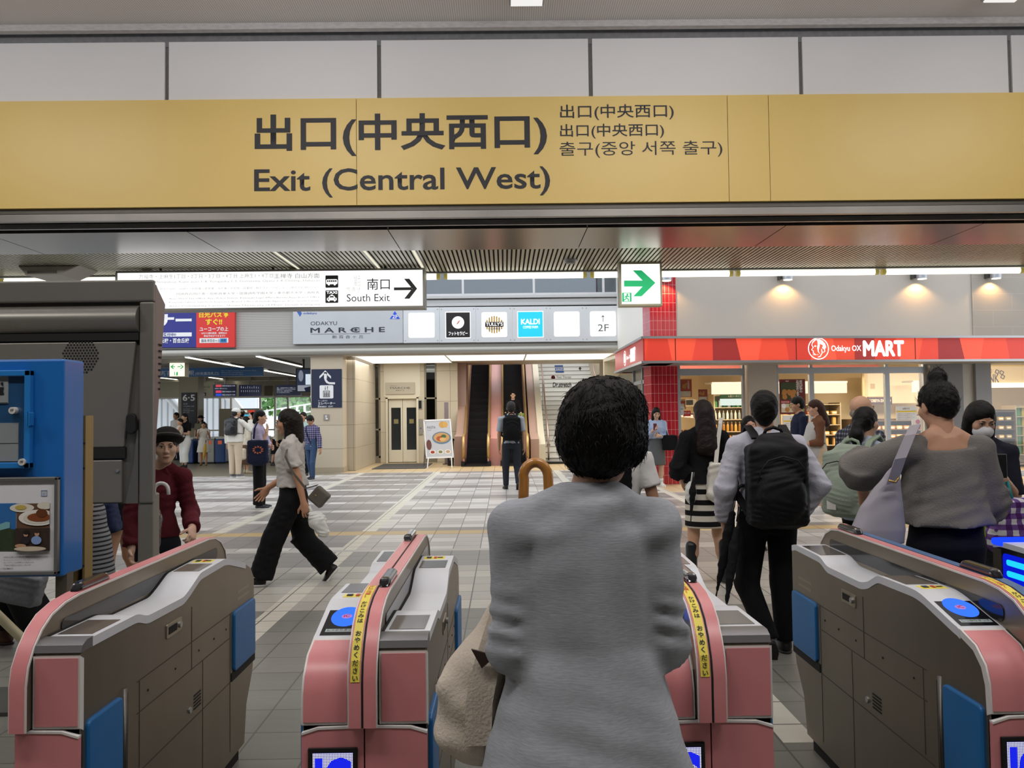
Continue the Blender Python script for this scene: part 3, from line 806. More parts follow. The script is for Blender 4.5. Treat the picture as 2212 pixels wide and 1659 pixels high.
textpx('odakyu', 655, 674, 684, 680, D1, odk, r, bold=.02)
c = at(648, 677, D1); MB().poly([(c.x - .09, D1, c.z + .06), (c.x, D1, c.z + .09), (c.x + .05, D1, c.z), (c.x, D1, c.z - .09)]).build('logo', odk, r)
tri = mat('signal blue', '1d4ed0', .5, emit='1d4ed0', es=.15)
MB().prism([(at(842, 689, D1).x, at(842, 689, D1).z), (at(864, 689, D1).x, at(864, 689, D1).z), (at(853, 672, D1).x, at(853, 672, D1).z)], 'y', D1 - .002, D1 + .002).build('floor_mark', tri, r)
textpx('2F', 847, 679.5, 859.5, 688, D1 - .004, M_inkw, r, bold=.02)
sil = mat('satin sign box', 'dcdfe3', .4, .2, var=.04, scale=3)
us = [871, 949.5, 1028, 1106.8, 1184.7, 1263, 1342]
ins = [(882.6, 938.5), (964, 1014.8), (1040.5, 1095), (1119.5, 1172), (1197, 1251.6), (1275, 1330)]
labs = ['silver sign box with a blank glowing square beside the name board', 'silver sign box with a black square and white disc logo', 'silver sign box with a gold striped round coffee logo', 'silver sign box with a turquoise square', 'silver sign box with a blank glowing square beside the floor arrow box', 'silver sign box with a thin up arrow and 2F']
vt = lambda u: 664 - (u - 871) * .0085
for i in range(6):
    r = empty('sign_box', (0, 0, 0), 0, labs[i], 'sign', 'lit sign boxes on the far facade')
    u0, u1 = us[i], us[i + 1]; off = -(us[i] - 871) * .0085
    MB().box(*fbox(u0 + .5, 663.5 + off, u1 - .5, 741 + off)).build('box', sil, r, bevel=.004)
    a0, a1 = ins[i]; v0, v1 = 675.4 + off, 730 + off
    A, B = at(a0, v1, D1), at(a1, v0, D1)
    face = [M_lit, mat('black lit square', '1b1517', .5), M_lit, mat('turquoise lit square', '19b0d4', .5, emit='18b4da', es=.75), M_lit, M_lit][i]
    MB().prism(rrect(A.x, A.z, B.x, B.z, .05 if i not in (1, 3) else .004), 'y', D1 - .004, D1 + .003).build('lit_face', face, r)
    if i in (1, 3): MB().prism(rrect(A.x - .02, A.z - .02, B.x + .02, B.z + .02, .01), 'y', D1 - .002, D1 + .003).build('lit_border', M_lit, r)
    for cx, cz in ((.06, .06), (.06, .94), (.94, .06), (.94, .94)):
        q0, q1 = at(u0, 741 + off, D1), at(u1, 663.5 + off, D1)
        MB().disc((q0.x + cx * (q1.x - q0.x), D1, q0.z + cz * (q1.z - q0.z)), .018, n=10).build('bolt', M_steel_l, r)
    L = D1 - .006
    cx, cz, w, hh = (A.x + B.x) / 2, (A.z + B.z) / 2, B.x - A.x, B.z - A.z
    if i == 1:
        MB().disc((cx, L, cz + .10 * hh), .26 * w, n=32).build('logo_disc', M_lit, r)
        MB().poly([(cx - .05, L - .002, cz + .0), (cx + .01, L - .002, cz + .04), (cx + .07, L - .002, cz + .14), (cx + .0, L - .002, cz + .09)]).build('logo_needle', mat('coral print', 'c86a58', .5, emit='c86a58', es=.3), r)
        text('フットセラピー', A.x + .1 * w, A.z + .08 * hh, B.x - .1 * w, A.z + .24 * hh, L, M_lit, r, bold=.02)
    if i == 2:
        gold = mat('gold print', 'b28a2c', .5, emit='b28a2c', es=.2); dk = mat('dark brown print', '2b2320', .6)
        q = MB()
        for k in range(7):
            x = (k - 3) * .095 * w; hh2 = math.sqrt(max(.01, (.34 * w) ** 2 - x * x)); q.box((cx + x - .025 * w, L, cz - hh2), (cx + x + .025 * w, L + .001, cz + hh2))
        q.build('logo_stripes', gold, r)
        MB().box((cx - .36 * w, L - .003, cz - .09 * hh), (cx + .36 * w, L - .001, cz + .11 * hh)).build('logo_band', dk, r)
        text("TULLY'S", cx - .33 * w, cz - .05 * hh, cx + .33 * w, cz + .09 * hh, L - .005, M_lit, r, bold=.02)
        text('COFFEE', cx - .24 * w, cz - .21 * hh, cx + .24 * w, cz - .12 * hh, L - .005, dk, r, bold=.01)
    if i == 3:
        pale = mat('pale glow lettering', 'e8fbff', .5, emit='e0f8ff', es=.9)
        text('KALDI', A.x + .12 * w, cz, B.x - .12 * w, cz + .22 * hh, L, pale, r, bold=.03)
        text('COFFEE FARM', A.x + .2 * w, cz - .16 * hh, B.x - .2 * w, cz - .06 * hh, L, pale, r, bold=.01)
    if i == 5:
        gl = mat('grey print on lit face', '55585a', .6)
        text('2F', cx - .2 * w, cz - .3 * hh, cx + .22 * w, cz - .02 * hh, L, gl, r)
        MB().box((cx - .008, L, cz + .08 * hh), (cx + .008, L + .001, cz + .33 * hh)).poly([(cx - .06, L, cz + .24 * hh), (cx, L, cz + .34 * hh), (cx + .06, L, cz + .24 * hh), (cx, L, cz + .29 * hh)]).build('arrow', gl, r)
# advert boards at the left of the facade
navy = mat('navy print', '2b2f86', .5); red = mat('signal red print', 'd8332e', .5); yl = mat('yellow print', 'f4d22e', .5); wht = mat('white print', 'f0f0f2', .5)
r = empty('advert_board', (0, 0, 0), 0, 'navy blue and red tutoring advert board on the far facade beside the kiosk', 'advert')
MB().box(*fbox(262, 672, 424, 752)).build('navy_half', navy, r)
MB().box(*fbox(424, 671, 507, 751)).build('red_half', red, r)
MB().box(*fbox(340, 671, 424, 672.6, .11, D - .01)).box(*fbox(424, 670, 508, 671.5, .11, D - .01)).box(*fbox(340, 752, 508, 753.5, .11, D - .01)).build('frame', M_alu, r)
textpx('ナー', 340, 678, 414, 706, D1, wht, r, bold=.05)
MB().box(*fbox(345, 718, 414, 727.5, .01, D1)).build('white_bar', wht, r)
textpx('受付中!!', 353, 719, 380, 727, D1 - .003, navy, r, bold=.02)
textpx('丘校・百合丘校', 346, 730, 409, 741, D1 - .003, wht, r, bold=.03)
textpx('日光バス停', 430, 673.5, 493, 686, D1, yl, r, bold=.04)
textpx('すぐ!!', 444, 688, 480, 702, D1, yl, r, bold=.04)
textpx('ユーコープの上', 431, 705.5, 493, 715, D1, wht, r, bold=.02)
textpx('HPから資料請求、説明会の', 435, 717, 490, 722, D1, wht, r, bold=.01)
textpx('参加予約ができます!!', 440, 723, 486, 728, D1, wht, r, bold=.01)
MB().box(*fbox(431, 730, 493, 741, .01, D1)).build('white_bar', wht, r)
MB().box(*fbox(475, 731, 490, 740, .01, D1 - .005)).build('blue_button', mat('sky blue print', '3a95d8', .5), r)
textpx('臨海 新百合ヶ丘 検索', 435, 732, 488, 739, D1 - .008, M_ink, r)

# =================================================================== elevator notice on the pillar
D = 21.53
r = empty('elevator_sign', (0, 0, 0), 0, 'navy elevator notice with white arrow and lift symbol on the beige pillar', 'sign')
nv = mat('deep navy panel', '252c47', .5)
MB().box(*fbox(673, 797, 738, 881, .02, D)).build('panel', nv, r)
L = D - .003
def q2(u, v): p = at(u, v, L); return (p.x, L, p.z)
c = q2(703, 820)
w = .075
MB().box((c[0] - w / 2, L, q2(703, 818)[2]), (c[0] + w / 2, L + .002, q2(703, 804)[2])).poly([q2(690, 813), q2(702.5, 800), q2(702.5, 806), q2(690, 818)]).poly([q2(702.5, 800), q2(715, 813), q2(715, 818), q2(702.5, 806)]).tube([(c[0], L + .02, q2(703, 816)[2]), (c[0], L + .02, q2(703, 820)[2]), (c[0] + .04, L + .02, q2(703, 825.5)[2]), (c[0] + .1, L + .02, q2(703, 828)[2]), (q2(720, 0)[0], L + .02, q2(703, 828.5)[2])], w / 2, 6).build('arrow', wht, r)
A, B = q2(690.5, 861), q2(720, 832)
MB().prism(rrect(A[0], A[2], B[0], B[2], .03), 'y', L - .002, L).build('lift_symbol', wht, r)
q = MB(); X = lambda f: A[0] + f * (B[0] - A[0]); Z = lambda f: A[2] + f * (B[2] - A[2]); y = L - .005
q.box((X(.26), y, Z(.1)), (X(.74), y + .001, Z(.14))).box((X(.26), y, Z(.54)), (X(.74), y + .001, Z(.58))).box((X(.26), y, Z(.1)), (X(.30), y + .001, Z(.58))).box((X(.70), y, Z(.1)), (X(.74), y + .001, Z(.58)))
for k in range(3):
    q.disc((X(.38 + .12 * k), y, Z(.46)), .014, n=10).box((X(.345 + .12 * k), y, Z(.16)), (X(.415 + .12 * k), y + .001, Z(.41)))
for x, d in ((.42, -1), (.58, 1)):
    q.box((X(x - .015), y, Z(.66)), (X(x + .015), y + .001, Z(.92))); zt_ = .92 if d > 0 else .66
    q.poly([(X(x - .09), y, Z(zt_ - d * .1)), (X(x), y, Z(zt_)), (X(x + .09), y, Z(zt_ - d * .1)), (X(x), y, Z(zt_ - d * .04))])
q.build('lift_figures', M_ink, r)
textpx('ホーム階行き', 687, 864, 707, 867.5, L, wht, r)
textpx('エレベーター', 687, 868, 724, 874, L, wht, r, bold=.02)
textpx('Elevator', 687, 875.5, 706, 880, L, wht, r, bold=.01)
textpx('电梯 엘리베이터', 709, 876, 719, 880, L, wht, r)
r = empty('wall_plate', (0, 0, 0), 0, 'small grey square plate with white symbol below the navy elevator notice', 'plate')
MB().box(*fbox(699, 895, 711, 908, .02, D)).build('plate', mat('plate grey dark', '9a928c', .5), r)
MB().box(*fbox(703, 897, 705.5, 902, .004, L)).box(*fbox(703.5, 903, 708, 906, .004, L)).build('symbol', wht, r)

# =================================================================== hall of the far gates, under the left half of the facade
MB().box((-22, 21.85, 3.10), (pa + .1, 37, 3.3)).build('ceiling_far_hall', mat('far hall ceiling', '8f8a80', .6), kind='structure')
MB().box((pa, 22.3, 0), (pa + .15, 37, 3.1)).build('wall_far_hall_right', mat('far hall side wall', 'b8ab97', .6), kind='structure')
for (u0, v0, u1, v1, lab) in ((404, 773, 522, 794, 'over the green arrows sign'), (557, 771, 656, 793, 'ending at the hanging monitor'), (570, 801, 640, 815, 'behind the monitor'), (349, 817, 423, 825, 'near the platform number post'), (453, 816, 507, 823, 'above the departure boards')):
    z = 3.03; a = fl(u0, v0, z); b_ = fl(u1, v1, z)
    r = empty('line_lamp', (0, 0, 0), 0, 'thin line lamp on the far hall ceiling ' + lab, 'lamp', 'line lamps in the far hall')
    MB().box((a.x - .05, a.y, z), (a.x + .05, b_.y, z + .02)).build('diffuser', M_tube, r)
    MB().box((a.x - .07, a.y, z + .02), (a.x + .07, b_.y, z + .05)).build('lamp_body', M_grey, r)
# blue station name board
D = 26.0
r = empty('station_board', (0, 0, 0), 0, 'long blue station name board above the far ticket gates', 'sign')
bl = mat('station blue', '1c5a94', .4)
MB().box(*fbox(335, 793, 568, 814.5, .1, D)).build('panel', bl, r)
textpx('新百合ヶ丘駅', 348, 800, 419, 811.5, D - .003, mat('pale blue lettering', 'b9c6d4', .6), r, bold=.02)
textpx('(中央東改札口)', 422, 803, 473, 811.5, D - .003, MATS['pale blue lettering'], r, bold=.01)
for v, t in ((799, 'Shin-Yurigaoka Station (Central East Gate)'), (803.3, '新百合丘站 (中央东检票口)'), (807.6, '신유리가오카역 (중앙 동쪽 개찰구)')):
    textpx(t, 478, v, 553 if v < 800 else 525, v + 3, D - .003, MATS['pale blue lettering'], r)
for u in (400, 520): p = at(u, 793, D); MB().cyl((p.x, D + .05, p.z), (p.x, D + .05, 3.1), .02).build('hanger', M_grey, r)
D = 24.0
r = empty('evacuation_sign', (0, 0, 0), 0, 'small lit square sign with a green double arrow in front of the blue board', 'sign')
(a, b_) = fbox(365.5, 780, 399.5, 814, .3, D)
MB().box(a, b_).build('case', mat('beige sign case', ''), r)
MB().box(*fbox(366.5, 781, 398.5, 813, .01, D - .012)).build('face', mat('cream lit face', 'fffbe0', .5, emit='fffbe2', es=1.0), r)
L = D - .015
def q3(u, v): p = at(u, v, L); return (p.x, L, p.z)
MB().box((q3(373, 0)[0], L, q3(382, 793.2)[2]), (q3(380, 0)[0], L + .002, q3(382, 791.4)[2])).poly([q3(368, 792.3), q3(374, 787.3), q3(376.5, 787.3), q3(371.5, 792.3)]).poly([q3(368, 792.3), q3(371.5, 792.3), q3(376.5, 797.3), q3(374, 797.3)]).box((q3(385, 0)[0], L, q3(382, 793.2)[2]), (q3(392, 0)[0], L + .002, q3(382, 791.4)[2])).poly([q3(397, 792.3), q3(393.5, 792.3), q3(388.5, 787.3), q3(391, 787.3)]).poly([q3(397, 792.3), q3(391, 797.3), q3(388.5, 797.3), q3(393.5, 792.3)]).build('arrow', grn, r)
MB().box((q3(378.5, 0)[0], L, q3(382, 811)[2]), (q3(380, 0)[0], L + .002, q3(382, 803)[2])).box((q3(384.5, 0)[0], L, q3(382, 811)[2]), (q3(386, 0)[0], L + .002, q3(382, 803)[2])).tube([q3(381, 811), q3(382, 807), q3(383.5, 811)], .015, 5).tube([q3(382, 807), q3(382.3, 804)], .02, 5).build('pictogram', grn, r)
MB().cyl((q3(382, 0)[0], D + .1, q3(382, 780)[2]), (q3(382, 0)[0], D + .1, 3.1), .02).build('hanger', M_grey, r)
# platform post and its number board
D = 30.0
a, b_ = fbox(385, 834, 427, 1000, .5, D)
MB().box((a[0], D + .05, 0), (b_[0], D + .6, 3.1)).build('wall_far_column', mat('olive column', '9d937b', .5), kind='structure')
r = empty('platform_board', (0, 0, 0), 0, 'tall black platform board numbered 6 and 5 on the far column', 'sign')
MB().box(*fbox(391.5, 848, 424, 925, .04, D)).build('panel', mat('board black', '1d1e26', .5), r)
L = D - .004
textpx('6·5', 394.5, 852, 421, 866, L, wht, r, bold=.02)
for v, t, u1 in ((871, '新宿', 405), (876, '千代田線 方面', 419), (882, 'for Shinjuku,', 411), (885.5, 'Chiyoda Line', 419), (889.5, '新宿 · 신주쿠', 409)):
    textpx(t, 396, v, u1, v + 3.2, L, mat('dim white print', 'b9b9bd', .5), r)
# far windows
YW = 35.0
MB().box((-24, YW, 0), (-9.0, YW + .2, .55)).box((-24, YW, 2.36), (pa + .2, YW + .2, 3.1)).build('wall_far_back', mat('far end wall', 'a8a08c', .6), kind='structure')
fu = [330, 387, 437, 476, 499, 562, 594, 622, 672]
for i, (u0, u1) in enumerate(zip(fu[:-1], fu[1:])):
    a, b_ = at(u0, 900, YW).x, at(u1, 900, YW).x
    w = MB().box((a - .035, YW - .02, 0), (a + .035, YW + .1, 2.355)).box((a + .035, YW - .02, .9), (b_ - .035, YW + .1, .96)).box((a + .035, YW - .02, 2.30), (b_ - .035, YW + .1, 2.355)).build(f'window_{20+i}', mat('mauve window frame', 'c9c2bc', .5), kind='structure')
    MB().box((a + .06, YW + .02, 0), (b_ - .06, YW + .03, 2.26)).build('pane', M_pane, w)
# outside: pale building, striped fence wall with a sloping rail, trees, white fence
MB().box((-24, 44, 0), (-13.4, 44.5, 6)).build('outside_building', mat('white rendered building', 'c9d0da', .7)); tag(bpy.data.objects['outside_building'], 'pale blue white building outside the far windows', 'building')
def siding():
    m, nt, b = base_mat('corrugated siding', .6); x, y, z = coords(nt)
    c = mixc(nt, (x / .28).fract().lt(.3), 'd2d9e2', '7e8893'); nt.links.new(c.k, b.inputs['Base Color']); return m
r = empty('ramp_wall', (0, 0, 0), 0, 'corrugated ramp wall with a sloping pipe rail outside beside the number post', 'wall')
a, b_ = at(335, 900, 38).x, at(388, 900, 38).x
MB().prism([(a, 0), (b_, 0), (b_, 1.55), (a, 3.0)], 'y', 38, 38.2).build('siding', siding(), r)
MB().cyl((a, 37.9, 3.2), (b_ + .1, 37.9, 1.75), .16).build('pipe', M_alu, r, smooth='auto')
r = empty('ramp_wall', (0, 0, 0), 0, 'corrugated ramp wall with white sloping cap outside the middle windows', 'wall')
a, b_, c = at(430, 900, 38).x, at(475, 900, 38).x, at(520, 900, 38).x
MB().prism([(a, 0), (c, 0), (c, .9), (b_, 2.9), (a, 2.9)], 'y', 38.4, 38.6).build('siding', MATS['corrugated siding'], r)
MB().hexa([(b_, 38.3, 2.5), (c + .5, 38.3, .6), (c + .5, 38.6, .6), (b_, 38.6, 2.5), (b_, 38.3, 3.1), (c + .5, 38.3, 1.2), (c + .5, 38.6, 1.2), (b_, 38.6, 3.1)]).build('cap', M_white, r)
r = empty('white_fence', (0, 0, 0), 0, 'white post and rail fence outside the windows near the pillar', 'fence')
q = MB()
xa, xb = at(560, 900, 42).x, at(690, 900, 42).x
for k in range(9):
    x = xa + (xb - xa) * k / 8; MB().box((x - .05, 42, 0), (x + .05, 42.1, 1.75 + .06 * k)).build('post', wht, r)
for z in (.6, .95, 1.3, 1.7):
    q.hexa([(xa, 42.02, z), (xb, 42.02, z + .45), (xb, 42.06, z + .45), (xa, 42.06, z), (xa, 42.02, z + .07), (xb, 42.02, z + .52), (xb, 42.06, z + .52), (xa, 42.06, z + .07)])
q.build('rail', wht, r)
random.seed(3)
leafm = [mat('spring leaf green', '7fae62', .7), mat('mid leaf green', '5f9152', .7)]
for u, v, s, lab in ((606, 868, 1.1, 'round pale green tree outside the window beside the monitor'), (668, 860, 1.4, 'taller green tree outside the window next to the pillar')):
    p = at(u, v, 47 + (u - 606) * .06); r = empty('tree', (0, 0, 0), 0, lab, 'tree')
    q = MB(); 
    for k in range(420):
        a, b_, c = random.gauss(0, 1), random.gauss(0, 1), random.gauss(0, 1); n_ = math.sqrt(a * a + b_ * b_ + c * c); rr = s * random.random() ** .4
        cx = Vector((p.x + a / n_ * rr, p.y + b_ / n_ * rr, p.z + c / n_ * rr * .8)); d1 = Vector((random.uniform(-1, 1), random.uniform(-1, 1), random.uniform(-1, 1))).normalized() * .2; d2 = d1.orthogonal().normalized() * .13
        q.m = random.random() > .5; q.poly([cx - d1, cx + d2, cx + d1, cx - d2])
    q.build('crown', leafm, r)
    MB().cyl((p.x, p.y, 0), (p.x, p.y, p.z), .18, .09).build('trunk', mat('bark', '6a5a48', .8), r)
# departure boards under the far ceiling
YB = 33.0
MB().box((-22, YB + .12, 2.95), (pa, YB + .3, 3.1)).build('trim_12', mat('far bulkhead', '9a937f', .6), kind='structure')
r = empty('platform_number_panel', (0, 0, 0), 0, 'beige hanging panel with black squares 5 and 6 beside the departure boards', 'sign')
MB().box(*fbox(425, 826, 460, 859.5, .1, YB)).build('panel', mat('olive beige panel', 'aca68e', .5), r)
L = YB - .004
MB().box(*fbox(429, 848, 436, 855.5, .003, L)).box(*fbox(437.5, 848, 445, 855.5, .003, L)).build('number_square', M_ink, r)
textpx('5', 431, 849, 434.5, 854.6, L - .003, wht, r); textpx('6', 439.5, 849, 443, 854.6, L - .003, wht, r)
textpx('千代田線 方面', 429, 834, 453, 838, L, M_ink, r); textpx('Shinjuku, Chiyoda Line', 429, 841, 446, 844, L, M_ink, r)
scr = mat('departure screen', '15182a', .3, emit='1a2040', es=.35)
r = empty('departure_board', (0, 0, 0), 0, 'dark departure screen with red and blue train type tiles', 'screen')
MB().box(*fbox(461.5, 830, 509.5, 857, .1, YB)).build('screen', scr, r)
for v, m_ in ((831, glow('red tile', 'd8505a', .9)), (843.5, glow('pink tile', 'e04a70', .9)), (850.5, glow('blue tile', '3558d8', .9))):
    MB().box(*fbox(466, v, 478.5, v + 5, .003, L)).build('train_tile', m_, r)
    textpx('新宿 SHINJUKU 10:55', 480, v + .6, 508, v + 4.4, L, glow('screen white', 'dfe6f2', .7), r)
textpx('停車駅のご案内 Next stop', 464, 838, 490, 840.5, L, MATS['screen white'], r)
r = empty('route_map_screen', (0, 0, 0), 0, 'dark route map screen with white lines in the far hall', 'screen')
MB().box(*fbox(516, 831, 563.5, 856.5, .1, YB)).build('screen', scr, r)
q = MB()
for v in (839, 846.5, 853): q.box(*fbox(519, v, 561, v + .5, .003, L))
for k in range(9): q.box(*fbox(521 + 4.6 * k, 834 + (k % 3), 521.5 + 4.6 * k, 839, .003, L)).box(*fbox(521 + 4.6 * k, 843, 521.5 + 4.6 * k, 846.5, .003, L))
q.build('route_line', MATS['screen white'], r)
r = empty('bronze_panel', (0, 0, 0), 0, 'dark bronze square panel between the two far screens', 'panel')
MB().box(*fbox(571, 833, 589, 855, .1, YB)).build('plate', mat('dark bronze plate', '46391f', .4, .4), r)
MB().box(*fbox(570, 832, 590, 833, .1, YB - .02)).box(*fbox(570, 855, 590, 856, .1, YB - .02)).build('frame', mat('beige edge', 'a39b83', .5), r)
r = empty('notice_screen', (0, 0, 0), 0, 'dark notice screen full of small white text behind the hanging monitor', 'screen')
MB().box(*fbox(596, 831, 650, 854.5, .1, YB)).build('screen', scr, r)
for k, t in enumerate(('現在、小田急線は平常どおり運転しています。', '駅構内でのスマートフォンのながら歩きは', 'おやめください。電車が到着する前に、', 'ホームドアに近づかないでください。')):
    textpx(t, 598, 836.5 + 3.4 * k, 644 - 6 * k, 839 + 3.4 * k, L, MATS['screen white'], r)
for nm, u in (('departure_board', 485), ('route_map_screen', 540), ('bronze_panel', 580), ('notice_screen', 620), ('platform_number_panel', 442)):
    p = at(u, 826, YB); MB().box((p.x - .03, YB + .02, 2.6), (p.x + .03, YB + .08, 3.1)).build('hanger', M_grey, bpy.data.objects[nm])
# hanging monitor near the pillar
D = 23.0
r = empty('hanging_monitor', (0, 0, 0), 0, 'hanging monitor showing a pale room picture beside the beige pillar', 'screen')
MB().box(*fbox(639, 795, 674, 848, .08, D)).build('case', M_black, r)
L = D - .004
MB().box(*fbox(641.5, 798, 672, 845, .003, L)).build('screen', mat('screen picture dark', '20293d', .3, emit='2a3550', es=.5), r)
MB().box(*fbox(660, 808, 672, 831, .003, L - .004)).build('screen_window', glow('screen sky', 'dbe8f5', .9), r)
MB().box(*fbox(643, 832, 672, 845, .003, L - .003)).build('screen_floor', glow('screen floor', 'a8adba', .7), r)
MB().prism([(at(657, 838, L).x, at(657, 838, L).z), (at(672, 834, L).x, at(672, 834, L).z), (at(672, 845, L).x, at(672, 845, L).z), (at(660, 845, L).x, at(660, 845, L).z)], 'y', L - .008, L - .006).build('screen_table', glow('screen table', '2b2f45', .6), r)
MB().ellipsoid((at(650, 812, L).x, L - .004, at(650, 812, L).z), (.07, .003, .16)).build('screen_curtain', glow('screen curtain', '8f97a8', .7), r)
p = at(655, 795, D); MB().cyl((p.x, D + .04, p.z), (p.x, D + .04, 3.1), .03).build('hanger', M_black, r)
# beige machine housing with a colourful panel
D = 31.5
r = empty('ticket_machine', (0, 0, 0), 0, 'beige ticket machine housing with colourful lit panels behind the crowd', 'machine')
MB().box(*fbox(473, 882, 560, 985, .5, D)).build('housing', mat('machine beige', 'b9ae98', .6), r)
L = D - .004
MB().box(*fbox(500, 884, 553, 900, .003, L)).build('panel', mat('panel white', 'c9c6c0', .5), r)
for u0, u1, v0, v1, c in ((503, 512, 886, 891, '3aa0d8'), (513, 520, 886, 891, 'e0b84a'), (521, 534, 886, 892, 'e8e0d0'), (536, 550, 886, 891, 'd24a3a'), (523, 545, 895, 899, '58c0e8')):
    MB().box(*fbox(u0, v0, u1, v1, .003, L - .004)).build('lit_tile', glow('tile ' + c, c, .8), r)
# far ticket gates
gb = mat('gate blue far', '27477f', .45); gg = mat('gate grey far', '8e8b86', .4, .4)
for i, (u, w_, col, lab) in enumerate(((404, 26, 0, 'far ticket gate, blue ended, behind the woman in black'), (445, 36, 1, 'far ticket gate, grey, behind the girl in white'), (475, 22, 0, 'far ticket gate, blue ended with a small lamp panel, beside the man in white'), (548, 22, 0, 'far ticket gate, blue ended, behind the lavender blouse'), (590, 20, 1, 'far ticket gate, grey, behind the black skirted woman'), (632, 20, 1, 'far ticket gate, grey, nearest the beige pillar'))):
    D = 26.4; a = at(u - w_ / 2, 1003, D); b_ = at(u + w_ / 2, 945, D)
    r = empty('far_ticket_gate', (0, 0, 0), 0, lab, 'gate', 'far ticket gates')
    MB().box((a.x, D, .03), (b_.x, D + 1.5, .78)).build('body', gb if col == 0 else gg, r, bevel=.03)
    MB().box((a.x + .02, D + .06, 0), (b_.x - .02, D + 1.44, .03)).build('plinth', M_dark, r)
    MB().box((a.x + .01, D + .05, .78), (b_.x - .01, D + 1.45, .84)).build('top_plate', mat('gate top pale', 'b9bab8', .4), r, bevel=.02)
    MB().box((a.x + .1, D - .01, .62), (b_.x - .1, D, .74)).build('display', glow('far gate lamp', ['b8583a', '3560ff'][i % 2], .7), r)

# =================================================================== convenience shop on the right (front turned 6 degrees)
MO = Vector((3.0, 16.7, 0)); MA = math.radians(6.0)
MX = Vector((math.cos(MA), math.sin(MA), 0)); MY = Vector((-math.sin(MA), math.cos(MA), 0))
def ml(u, v, off=0.0):
    """photo pixel -> (along the front, height) on the plane `off` metres behind the shop front"""
    d = ray(u, v); t = ((MO + MY * off) - EYEV).dot(MY) / d.dot(MY); p = EYEV + d * t
    return (p - MO).dot(MX), p.z
def mx(u, v=900, off=0.0): return ml(u, v, off)[0]
def mz(v, u=1700, off=0.0): return ml(u, v, off)[1]
def shop(name, lab, cat, group=None): return empty(name, MO, MA, lab, cat, group)
def sb(mb, u0, v0, u1, v1, off=0.0, d=.05):
    x0, z0 = ml(u0, v1, off); x1, z1 = ml(u1, v0, off); return mb.box((x0, off, z0), (x1, off + d, z1))
def S(mb, name, m, parent=None, **k):
    return mb.build(name, m, parent, **(k if parent else dict(loc=MO, rz=MA, **k)))
XR = 14.0
cw = mat('cream shop wall', 'bdb4aa', .55, var=.03, scale=1.2)
x_col = mx(1462)
S(MB().box((x_col - .1, .02, 2.6), (mx(2100, 650), .3, 6.2)), 'wall_shop_upper', cw, kind='structure')
def block_mat():
    m, nt, b = base_mat('grey wall blocks', .55); x, y, z = coords(nt)
    row = (z / .36).floor(); g = (z / .36).fract().lt(.03).mx(((x + row.mod(2.0) * .45) / .9).fract().lt(.012))
    nt.links.new(mixc(nt, g, 'a59d93', 'b1a99f').k, b.inputs['Base Color']); return m
S(MB().box((mx(2100, 650), .0, 2.6), (XR, .3, 6.2)), 'wall_shop_tiles', block_mat(), kind='structure')
MB().box((3.0, 17.0, 2.5), (3.12, 21.9, 6.2)).build('wall_shop_side', mat('bright side wall', 'f0eee8', .6), kind='structure')
SK = math.tan(MA)
def skew(mb):
    mb.v = [(x + (y - FO) * SK, y, z) for x, y, z in mb.v]; return mb
# red tiled column
def redtile():
    m, nt, b = base_mat('glossy red tiles', .18, spec=.6); x, y, z = coords(nt)
    tx = ((x + y * .0) / .085).fract(); ty = ((y) / .085).fract(); tz = (z / .187).fract()
    gm = nt.nodes.new('ShaderNodeNewGeometry'); sp = nt.nodes.new('ShaderNodeSeparateXYZ')
    tr = nt.nodes.new('ShaderNodeVectorTransform'); tr.vector_type = 'NORMAL'; tr.convert_from = 'WORLD'; tr.convert_to = 'OBJECT'
    nt.links.new(gm.outputs['Normal'], tr.inputs[0]); nt.links.new(tr.outputs[0], sp.inputs[0])
    side = NX(nt, sp.outputs[0]).absv().gt(.5)
    g = (side.inv() * tx.lt(.06)).mx(side * ty.lt(.06)).mx(tz.lt(.03))
    rn = rnd2(nt, (x / .085).floor() + (y / .085).floor() * 7.0, (z / .187).floor())
    nt.links.new(mixc(nt, g, mixc(nt, rn, 'b02430', 'c2323e'), 'd9a6a3').k, b.inputs['Base Color'])
    nt.links.new((g * .5 + .16).k, b.inputs['Roughness']); return m
xc0, xc1 = mx(1408, 900), mx(1465, 900)
S(MB().box((xc0, 0, 0), (xc1, .55, 6.2)), 'wall_red_column', redtile(), kind='structure')
# fascia with red facets
FO = -.85
zb, ztop = ml(1700, 783, FO)[1], ml(1700, 726, FO)[1]
zb2, zt2 = ml(1700, 778, FO)[1], ml(1700, 731, FO)[1]
xf0 = ml(1393, 760, FO)[0]
r = shop('shop_fascia', 'long lit red shop fascia with white logo and lettering over the store front', 'sign')
def facet_mat():
    m, nt, b = base_mat('red facet print', .4); x, y, z = coords(nt)
    col = None
    xx = x + z * .0
    sh = ['d4442f', 'c63a2a', 'e05038', 'cd4031', '8d2a28', 'e8523a', 'd4452f', 'c03a2e', 'e9563c', 'd24832', '93302c']
    ed = [(0, .10), (.5, -.12), (.95, .14), (1.35, .0), (1.9, -.14), (2.3, .12), (2.9, -.1), (3.4, .14), (3.9, -.1), (4.3, .0)]
    per = (x - xf0).mod(4.75)
    colr = None
    for i, (e, sl) in enumerate(ed):
        f = (per - (z - 2.6) * (sl * 1.6)).gt(e + .02)
        colr = mixc(nt, f, sh[i] if colr is None else colr, sh[i + 1])
    nt.links.new(colr.k, b.inputs['Base Color']); nt.links.new(colr.k, b.inputs['Emission Color']); b.inputs['Emission Strength'].default_value = .75
    return m
fm = facet_mat()
MB().box((xf0, FO, zb2), (XR, FO + .03, zt2)).build('face', fm, r)
